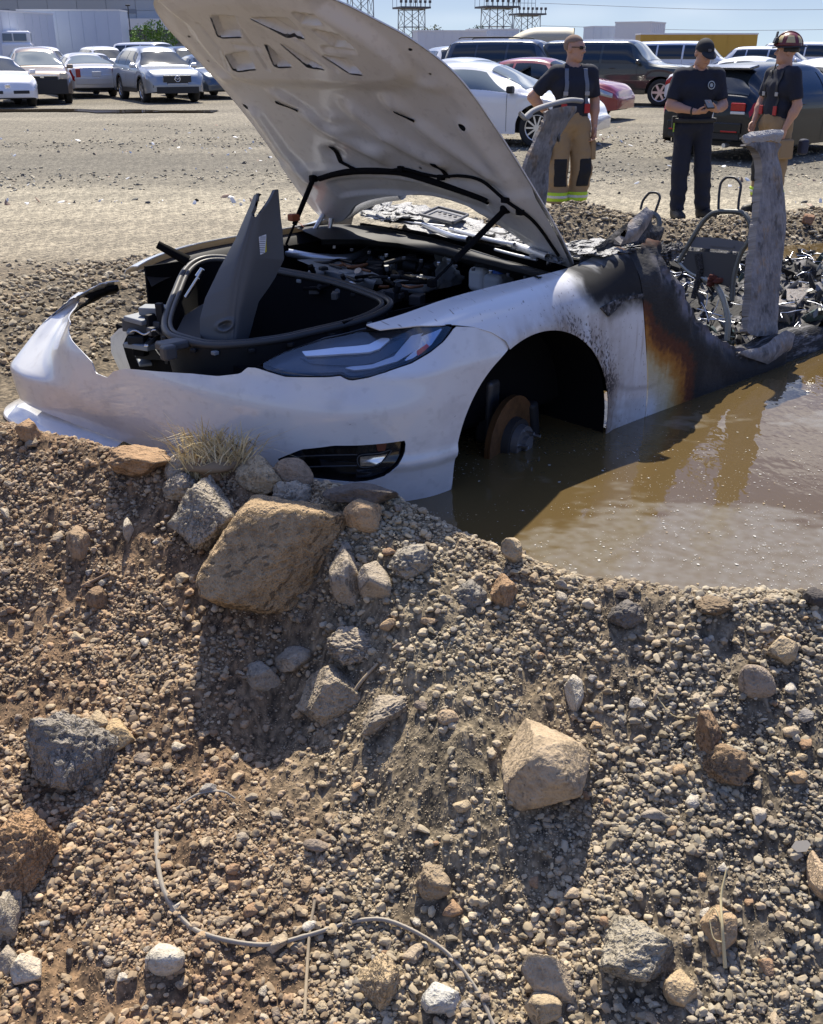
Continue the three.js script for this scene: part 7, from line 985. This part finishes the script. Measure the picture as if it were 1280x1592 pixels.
function person(name, label, o) {
  const t = thing(name, label, 'person', 'firefighters beyond the pool'); const J = o.joints;
  const arm = s => { const a = J[s]; return [bone(a.sh, a.el, 0.060, 0.045), bone(a.el, lerp3(a.el, a.wr, 0.3), 0.045, 0.046), bone(lerp3(a.el, a.wr, 0.3), a.wr, 0.046, 0.029)]; };
  const leg = s => { const a = J[s]; return [bone(a.hip, a.kn, 0.088, 0.060), bone(a.kn, lerp3(a.kn, a.an, 0.35), 0.057, 0.060), bone(lerp3(a.kn, a.an, 0.35), a.an, 0.060, 0.040)]; };
  const T = J.torso, torso = [bone([T.hip[0] - 0.085, T.hip[1], T.hip[2]], [T.hip[0] + 0.085, T.hip[1], T.hip[2]], 0.105, 0.105), bone([T.wa[0] - 0.075, T.wa[1], T.wa[2]], [T.wa[0] + 0.075, T.wa[1], T.wa[2]], 0.105, 0.105), bone([T.ch[0] - 0.095, T.ch[1], T.ch[2]], [T.ch[0] + 0.095, T.ch[1], T.ch[2]], 0.112, 0.112), bone(T.hip, T.ch, 0.11, 0.12), bone(lerp3(J.la.sh, J.ra.sh, 0.12), lerp3(J.la.sh, J.ra.sh, 0.88), 0.068, 0.068), bone([T.ch[0], T.ch[1] + 0.05, T.ch[2]], J.neck, 0.09, 0.062)];
  const bodyF = uni([...torso, ...arm('la'), ...arm('ra'), ...leg('ll'), ...leg('rl')], 0.035);
  const B = [[-0.46, 0.0, -0.26], [0.42, 1.60, 0.34]];
  const geos = [netMesh(bodyF, B[0], B[1], 0.016)];
  for (const s of ['la', 'ra']) { const a = J[s]; geos.push(hand(a.wr, a.hd, s === 'la' ? 1 : -1, a.pn, a.curl ?? 0.45)); }
  const H = headMesh(), hm = new THREE.Matrix4().compose(V(...J.neck), new THREE.Quaternion().setFromEuler(new THREE.Euler(o.head[0], o.head[1], o.head[2], 'YXZ')), V(1, 1, 1)); geos.push(H.geo.applyMatrix4(hm));
  part('body', geos, skinM, t);
  const inHead = g => g.applyMatrix4(hm);
  // tee shirt: torso and sleeves a little fuller, cut at hem, neck and sleeve ends
  const sl = s => { const a = J[s]; return [bone(a.sh, lerp3(a.sh, a.el, 0.74), 0.074, 0.070)]; };
  const torsoF = uni(torso, 0.035), shirtF = uni([...torso.map(f => (x, y, z) => f(x, y, z) - 0.014), ...sl('la'), ...sl('ra')], 0.04), cuts = ['la', 'ra'].map(s => { const a = J[s], c = lerp3(a.sh, a.el, 0.80), d = V(...a.el).sub(V(...a.sh)).normalize(); return (x, y, z) => { const near = Math.hypot(x - c[0], y - c[1], z - c[2]) < 0.14 && torsoF(x, y, z) > 0.022; return near ? (x - c[0]) * d.x + (y - c[1]) * d.y + (z - c[2]) * d.z : -1; }; });
  const nk = [J.neck[0], J.neck[1] + 0.015, J.neck[2] + 0.012];
  part('shirt', netMesh((x, y, z) => { let d = shirtF(x, y, z); if (d < 0.03 && d > -0.03) d += 0.014 * fbm(x * 10, y * 6, z * 10, 2) + 0.010 * Math.abs(fbm(x * 16 + y * 9, y * 11 - x * 12, z * 12, 2)); d = Math.max(d, (o.hem ?? 0.93) - y, 0.075 - Math.hypot(x - nk[0], (y - nk[1]) * 1.2, z - nk[2])); for (const c of cuts) d = Math.max(d, c(x, y, z)); return d; }, B[0], B[1], 0.0135), navyCloth, t);
  // trousers
  const wide = o.bunker ? 0.045 : 0.022, legF = s => { const a = J[s]; return [bone(a.hip, a.kn, 0.092 + wide * 0.6, 0.068 + wide), bone(a.kn, a.an, 0.066 + wide, 0.058 + wide * 1.15)]; };
  const trF = uni([bone([T.hip[0] - 0.08, T.hip[1], T.hip[2]], [T.hip[0] + 0.08, T.hip[1], T.hip[2]], 0.118 + wide * 0.35, 0.118 + wide * 0.35), bone(T.hip, T.wa, 0.125, 0.12 + wide * 0.3), ...legF('ll'), ...legF('rl')], 0.028);
  const wai = o.waist ?? 1.02, ft = o.cuff ?? 0.10;
  const trousersF = (x, y, z) => { let d = trF(x, y, z); if (d < 0.04 && d > -0.04) d += 0.026 * fbm(x * 8, y * 6, z * 8, 2) + 0.022 * Math.abs(fbm(x * 11, y * 14, z * 11, 2)) + 0.006 * Math.sin(y * 55 + x * 20) * sst(0.55, 0.1, y); return Math.max(d, y - wai, ft - y); };
  part('trousers', netMesh(trousersF, [-0.34, 0, -0.24], [0.38, 1.14, 0.26], 0.0135), o.bunker ? tanCloth : navyCloth, t);
  const onLeg = (name, mat, y0, y1, test, off = 0.006) => { const g = netMesh((x, y, z) => Math.max(trousersF(x, y, z) - off, y - y1, y0 - y, test(x, y, z)), [-0.34, y0 - 0.03, -0.24], [0.38, y1 + 0.03, 0.26], 0.012); if (g.index.count) part(name, g, mat, t); };
  for (const s of ['ll', 'rl']) { const a = J[s], f = a.an, d = a.toe || [f[0], 0.05, f[2] + 0.17];
    part('boot', netMesh(uni([bone([f[0], 0.075, f[2] - 0.02], [d[0], 0.045, d[2]], 0.056, 0.044), bone([f[0], 0.06, f[2] - 0.01], [f[0], 0.27, f[2] - 0.005], 0.058, 0.060), bone([f[0], 0.03, f[2] - 0.03], [d[0], 0.03, d[2]], 0.05, 0.045)].map(q => q), 0.03), [Math.min(f[0], d[0]) - 0.12, -0.03, Math.min(f[2], d[2]) - 0.13], [Math.max(f[0], d[0]) + 0.12, 0.36, Math.max(f[2], d[2]) + 0.12], 0.012), bootM, t);
    if (o.bunker) { const mid = lerp3(a.hip, a.an, 0.55), sg = a.hip[0] > 0 ? 1 : -1; onLeg('knee_patch', darkPatch, 0.34, 0.62, (x, y, z) => Math.max(Math.abs(x - mix(a.kn[0], a.an[0], clamp((a.kn[1] - y) / (a.kn[1] - a.an[1]))) ) - 0.07, a.kn[2] - 0.01 - z)); onLeg('reflective_hem', lime, ft + 0.02, ft + 0.115, x => -sg * x - 0.02 + 0.02); onLeg('reflective_band', reflective, ft + 0.05, ft + 0.085, x => -sg * x, 0.009); part('cargo_pocket', rbox(0.06, 0.2, 0.17, 0.02, a.hip[0] + sg * 0.145, 0.70, a.hip[2] + 0.01, 0, 0, sg * 0.06), tanCloth, t); } }
  const surf = (x, y, dirz) => { let z = dirz > 0 ? 0.4 : -0.4; for (let k = 0; k < 300; k++) { if (shirtF(x, y, z) < 0.004) break; z -= Math.sign(dirz) * 0.003; } return z + Math.sign(dirz) * 0.006; };
  if (o.suspenders) for (const s of [-1, 1]) { const rows = []; for (let i = 0; i <= 18; i++) { const u = i / 18, y = mix(o.waist - 0.01, T.ch[1] + 0.17, u), x = T.ch[0] + s * mix(0.125, 0.10, u); const z = surf(x, y, 1); rows.push([[x - 0.021, y, z - 0.002], [x + 0.021, y, z - 0.002]]); } for (let i = 0; i <= 16; i++) { const u = i / 16, y = mix(T.ch[1] + 0.19, o.waist, u), x = T.ch[0] + s * mix(0.10, 0.07, u), z = surf(x, y, -1); rows.push([[x - 0.021, y, z], [x + 0.021, y, z]]); } part('suspender', quadsGeo(rows), o.suspenders, t); const zf = surf(T.ch[0] + s * 0.115, T.ch[1] - 0.06, 1); part('buckle', rbox(0.05, 0.04, 0.012, 0.004, T.ch[0] + s * 0.115, T.ch[1] - 0.06, zf + 0.004), std(0.3, 0.3, 0.32, 0.4, 0.6), t); part('red_tab', rbox(0.06, 0.09, 0.012, 0.004, T.hip[0] + s * 0.125, o.waist + 0.03, surf(T.hip[0] + s * 0.125, o.waist + 0.03, 1) + 0.006), std(0.35, 0.02, 0.02, 0.7), t); }
  if (o.badge) { const z = surf(0.10, T.ch[1] + 0.04, 1), g = new THREE.CylinderGeometry(0.042, 0.042, 0.004, 24).rotateX(Math.PI / 2); part('chest_badge', mv(g, 0.10, T.ch[1] + 0.04, z, -0.15, 0.25, 0), std(0.35, 0.40, 0.42, 0.8), t); part('badge_centre', mv(new THREE.TorusGeometry(0.026, 0.006, 6, 20), 0.10, T.ch[1] + 0.04, z + 0.004, -0.15, 0.25, 0), navyCloth, t); }
  if (o.extra) o.extra(t, inHead, J, surf);
  if (!o.shades) for (const s of [-1, 1]) { const e = part('eye', inHead(new THREE.SphereGeometry(0.0105, 12, 8).translate(s * 0.031, 0.16, 0.079)), std(0.6, 0.58, 0.55, 0.3), t); part('iris', inHead(new THREE.SphereGeometry(0.006, 10, 6).translate(s * 0.031, 0.16, 0.085)), std(0.05, 0.03, 0.02, 0.3), t); part('eyebrow', inHead(rbox(0.036, 0.007, 0.008, 0.003, s * 0.032, 0.182, 0.092)), std(0.05, 0.035, 0.025, 0.9), t); }
  part('lips', inHead(mv(new THREE.SphereGeometry(1, 12, 8), 0, 0.0885, 0.0925, 0, 0, 0, [0.022, 0.003, 0.004])), std(0.24, 0.10, 0.08, 0.6), t);
  t.position.copy(onLevel(o.px, 335, 0)); const d = ray(o.px, 200), k = o.D / -d.z; t.position.set(d.x * k, height(d.x * k, -o.D), -o.D); t.rotation.y = o.face * RAD; t.scale.setScalar(o.scale || 1); return t;
}
const hairCap = (inH, t, m, r = 1.0, low = 0.17) => part('hair', inH(netMesh((x, y, z) => Math.max((Math.hypot(x / 0.087, (y - 0.187) / 0.098, (z + 0.012) / 0.110) - r) * 0.08, low + 0.35 * Math.max(0, z - 0.02) + (z < -0.03 ? -0.07 : 0) - y), [-0.12, 0.05, -0.15], [0.11, 0.31, 0.13], 0.008)), m, t);
const base = () => ({ neck: [0, 1.50, -0.005], torso: { hip: [0, 0.95, 0], wa: [0, 1.10, 0.005], ch: [0, 1.30, 0] }, ll: { hip: [0.095, 0.90, 0], kn: [0.12, 0.50, 0.02], an: [0.13, 0.09, -0.01] }, rl: { hip: [-0.095, 0.90, 0], kn: [-0.12, 0.50, 0.02], an: [-0.13, 0.09, -0.01] } });
{ // 1: hand on hip, looking to the side, dark glasses, suspenders
  const J = base(); J.ra = { sh: [-0.195, 1.43, 0], el: [-0.38, 1.20, -0.12], wr: [-0.20, 1.04, -0.13], hd: [0.8, -0.5, 0.1], pn: [0.3, 0, 1], curl: 0.5 }; J.la = { sh: [0.195, 1.43, 0], el: [0.27, 1.15, -0.03], wr: [0.245, 0.91, 0.06], hd: [-0.05, -1, 0.1], pn: [-1, 0, 0.2], curl: 0.5 }; J.rl.an = [-0.10, 0.09, 0.02]; J.ll.kn = [0.15, 0.50, 0.03]; J.ll.an = [0.10, 0.09, -0.02];
  person('person', 'person in navy tee, tan bunker trousers and grey suspenders wearing dark glasses, hand on hip', { px: 886, D: 11.5, face: 14, joints: J, head: [0.02, 0.72, 0], bunker: true, waist: 1.07, cuff: 0.17, hem: 1.0, suspenders: std(0.13, 0.15, 0.19, 0.8), shades: true, scale: 1.02, extra: (t, inH) => { hairCap(inH, t, std(0.21, 0.145, 0.11, 0.95), 0.955, 0.205); part('sunglasses', [inH(rbox(0.052, 0.032, 0.012, 0.008, 0.034, 0.162, 0.093, 0, 0.25, 0)), inH(rbox(0.052, 0.032, 0.012, 0.008, -0.034, 0.162, 0.093, 0, -0.25, 0)), inH(rbox(0.02, 0.008, 0.008, 0.003, 0, 0.166, 0.102)), inH(rbox(0.004, 0.008, 0.11, 0.002, 0.078, 0.166, 0.035)), inH(rbox(0.004, 0.008, 0.11, 0.002, -0.078, 0.166, 0.035))], std(0.01, 0.01, 0.012, 0.15), t); } });
}
{ // 2: cap, head bent over a phone held in both hands
  const J = base(); J.ra = { sh: [-0.20, 1.43, 0], el: [-0.275, 1.14, 0.02], wr: [-0.06, 1.09, 0.225], hd: [0.75, 0.05, 0.45], pn: [0.1, 1, -0.3], curl: 0.6 }; J.la = { sh: [0.20, 1.43, 0], el: [0.28, 1.14, 0.03], wr: [0.13, 1.11, 0.245], hd: [-0.75, 0.15, 0.25], pn: [-0.1, 1, -0.3], curl: 0.6 }; J.ll.kn = [0.14, 0.50, 0.03]; J.ll.an = [0.20, 0.09, -0.03]; J.ll.toe = [0.27, 0.05, 0.12]; J.rl.kn = [-0.10, 0.50, 0.02]; J.rl.an = [-0.09, 0.09, 0]; J.neck = [0, 1.50, 0.01];
  person('person', 'person in navy tee, dark trousers and black cap looking down at a phone', { px: 1078, D: 11.5, face: 4, joints: J, head: [0.42, 0.12, 0], waist: 1.04, cuff: 0.09, hem: 0.99, badge: true, extra: (t, inH) => { const capM = std(0.013, 0.014, 0.017, 0.85); part('cap', [inH(netMesh((x, y, z) => Math.max((Math.hypot(x / 0.091, (y - 0.185) / 0.108, (z + 0.006) / 0.112) - 1) * 0.09, 0.185 - y), [-0.12, 0.14, -0.15], [0.12, 0.33, 0.14], 0.008)), inH(mv(new THREE.SphereGeometry(1, 20, 10, 0, Math.PI * 2, 0, Math.PI / 2), 0, 0.188, 0.11, 0.18, 0, 0, [0.075, 0.018, 0.085]))], capM, t); part('cap_emblem', inH(rbox(0.035, 0.025, 0.006, 0.003, 0, 0.225, 0.102, -0.35, 0, 0)), std(0.10, 0.10, 0.11, 0.7), t); hairCap(inH, t, std(0.13, 0.10, 0.085, 0.9), 0.99, 0.17); part('watch', [mv(new THREE.TorusGeometry(0.033, 0.009, 8, 20), -0.095, 1.095, 0.195, 0, 0.9, 0)], bootM, t); part('belt', netMesh((x, y, z) => Math.max(Math.hypot(x / 0.235, z / 0.165) - 1, 0.86 - Math.hypot(x / 0.235, z / 0.165), Math.abs(y - 1.0) - 0.022), [-0.28, 0.95, -0.22], [0.28, 1.05, 0.22], 0.011), bootM, t); part('radio', rbox(0.05, 0.12, 0.04, 0.008, -0.215, 0.98, 0.02), bootM, t); part('key_clip', rbox(0.012, 0.09, 0.012, 0.003, -0.225, 0.93, 0.05), std(0.25, 0.4, 0.03, 0.6), t); } });
  const ph = thing('phone', 'dark phone held in both hands by the person in the cap', 'phone'), p = scene.getObjectByName('person_001'); part('phone_case', rbox(0.075, 0.012, 0.15, 0.004), bootM, ph); part('phone_screen', rbox(0.068, 0.002, 0.14, 0.001, 0, 0.0075, 0), gloss, ph); p.updateMatrixWorld(true); ph.position.copy(p.localToWorld(V(0.035, 1.165, 0.31))); ph.rotation.set(0.5, 0.07, 0);
}
{ // 3: helmet, seen from the side, arm hanging
  const J = base(); J.la = { sh: [0.195, 1.43, -0.01], el: [0.255, 1.13, -0.05], wr: [0.235, 0.90, 0.05], hd: [-0.05, -1, 0.25], pn: [-1, 0, 0.1], curl: 0.6 }; J.ra = { sh: [-0.195, 1.43, 0], el: [-0.24, 1.15, 0.05], wr: [-0.18, 0.95, 0.16], hd: [0.2, -0.9, 0.4], pn: [1, 0, 0], curl: 0.6 };
  person('person', 'person in tan bunker trousers wearing a maroon fire helmet, seen from the side', { px: 1206, D: 11.8, face: -74, joints: J, head: [-0.03, -0.45, 0], bunker: true, waist: 1.05, cuff: 0.17, hem: 0.99, suspenders: std(0.02, 0.02, 0.024, 0.8), extra: (t, inH) => {
    const shell = std(0.14, 0.022, 0.022, 0.35), tanP2 = std(0.50, 0.40, 0.20, 0.5), bk = std(0.012, 0.012, 0.013, 0.5);
    part('helmet_shell', inH(netMesh((x, y, z) => Math.max((Math.hypot(x / 0.118, (y - 0.20) / 0.135, (z + 0.008) / 0.135) - 1) * 0.11, 0.195 - y), [-0.16, 0.15, -0.18], [0.16, 0.36, 0.17], 0.009)), shell, t);
    part('helmet_brim', inH(mv(new THREE.CylinderGeometry(1, 1.02, 1, 40), 0, 0.196, -0.022, 0.06, 0, 0, [0.135, 0.014, 0.175])), bk, t);
    for (let i = 0; i < 6; i++) { const a = i / 6 * Math.PI * 2 + 0.52, rows = []; for (let j = 0; j <= 5; j++) { const r = [], v = mix(0.25, 0.85, j / 5); for (let k = 0; k <= 4; k++) { const b = a + (k / 2 - 1) * mix(0.36, 0.30, j / 5); const cz = Math.cos(v), sy = Math.sin(v); r.push([0.121 * cz * Math.sin(b), 0.20 + 0.138 * sy, -0.008 + 0.138 * cz * Math.cos(b)]); } rows.push(r); } part('helmet_panel', inH(quadsGeo(rows)), tanP2, t); }
    part('helmet_ridge', [inH(new THREE.TorusGeometry(0.140, 0.011, 6, 30, Math.PI).rotateY(Math.PI / 2).translate(0, 0.198, -0.008))], shell, t);
    part('helmet_shield', [inH(rbox(0.10, 0.13, 0.012, 0.02, 0, 0.275, 0.128, -0.12, 0, 0)), inH(rbox(0.15, 0.06, 0.03, 0.01, 0, 0.25, 0.13, -0.3, 0, 0))], bk, t);
    part('ear_flap', [inH(netMesh((x, y, z) => Math.max((Math.hypot(x / 0.096, (y - 0.16) / 0.10, (z + 0.02) / 0.11) - 1) * 0.09, 0.145 - y, y - 0.20, z - 0.045), [-0.13, 0.12, -0.16], [0.13, 0.23, 0.10], 0.008))], bk, t);
    part('chin_strap', [inH(rod([-0.06, 0.17, 0.06], [-0.02, -0.08, 0.10], 0.008, 0.006)), inH(rbox(0.03, 0.1, 0.012, 0.004, -0.02, -0.08, 0.11))], bk, t); part('glove_bundle', [rbox(0.10, 0.16, 0.09, 0.03, 0.22, 0.72, -0.22)], std(0.02, 0.025, 0.05, 0.8), t); } });
}

renderer.render(scene, camera);
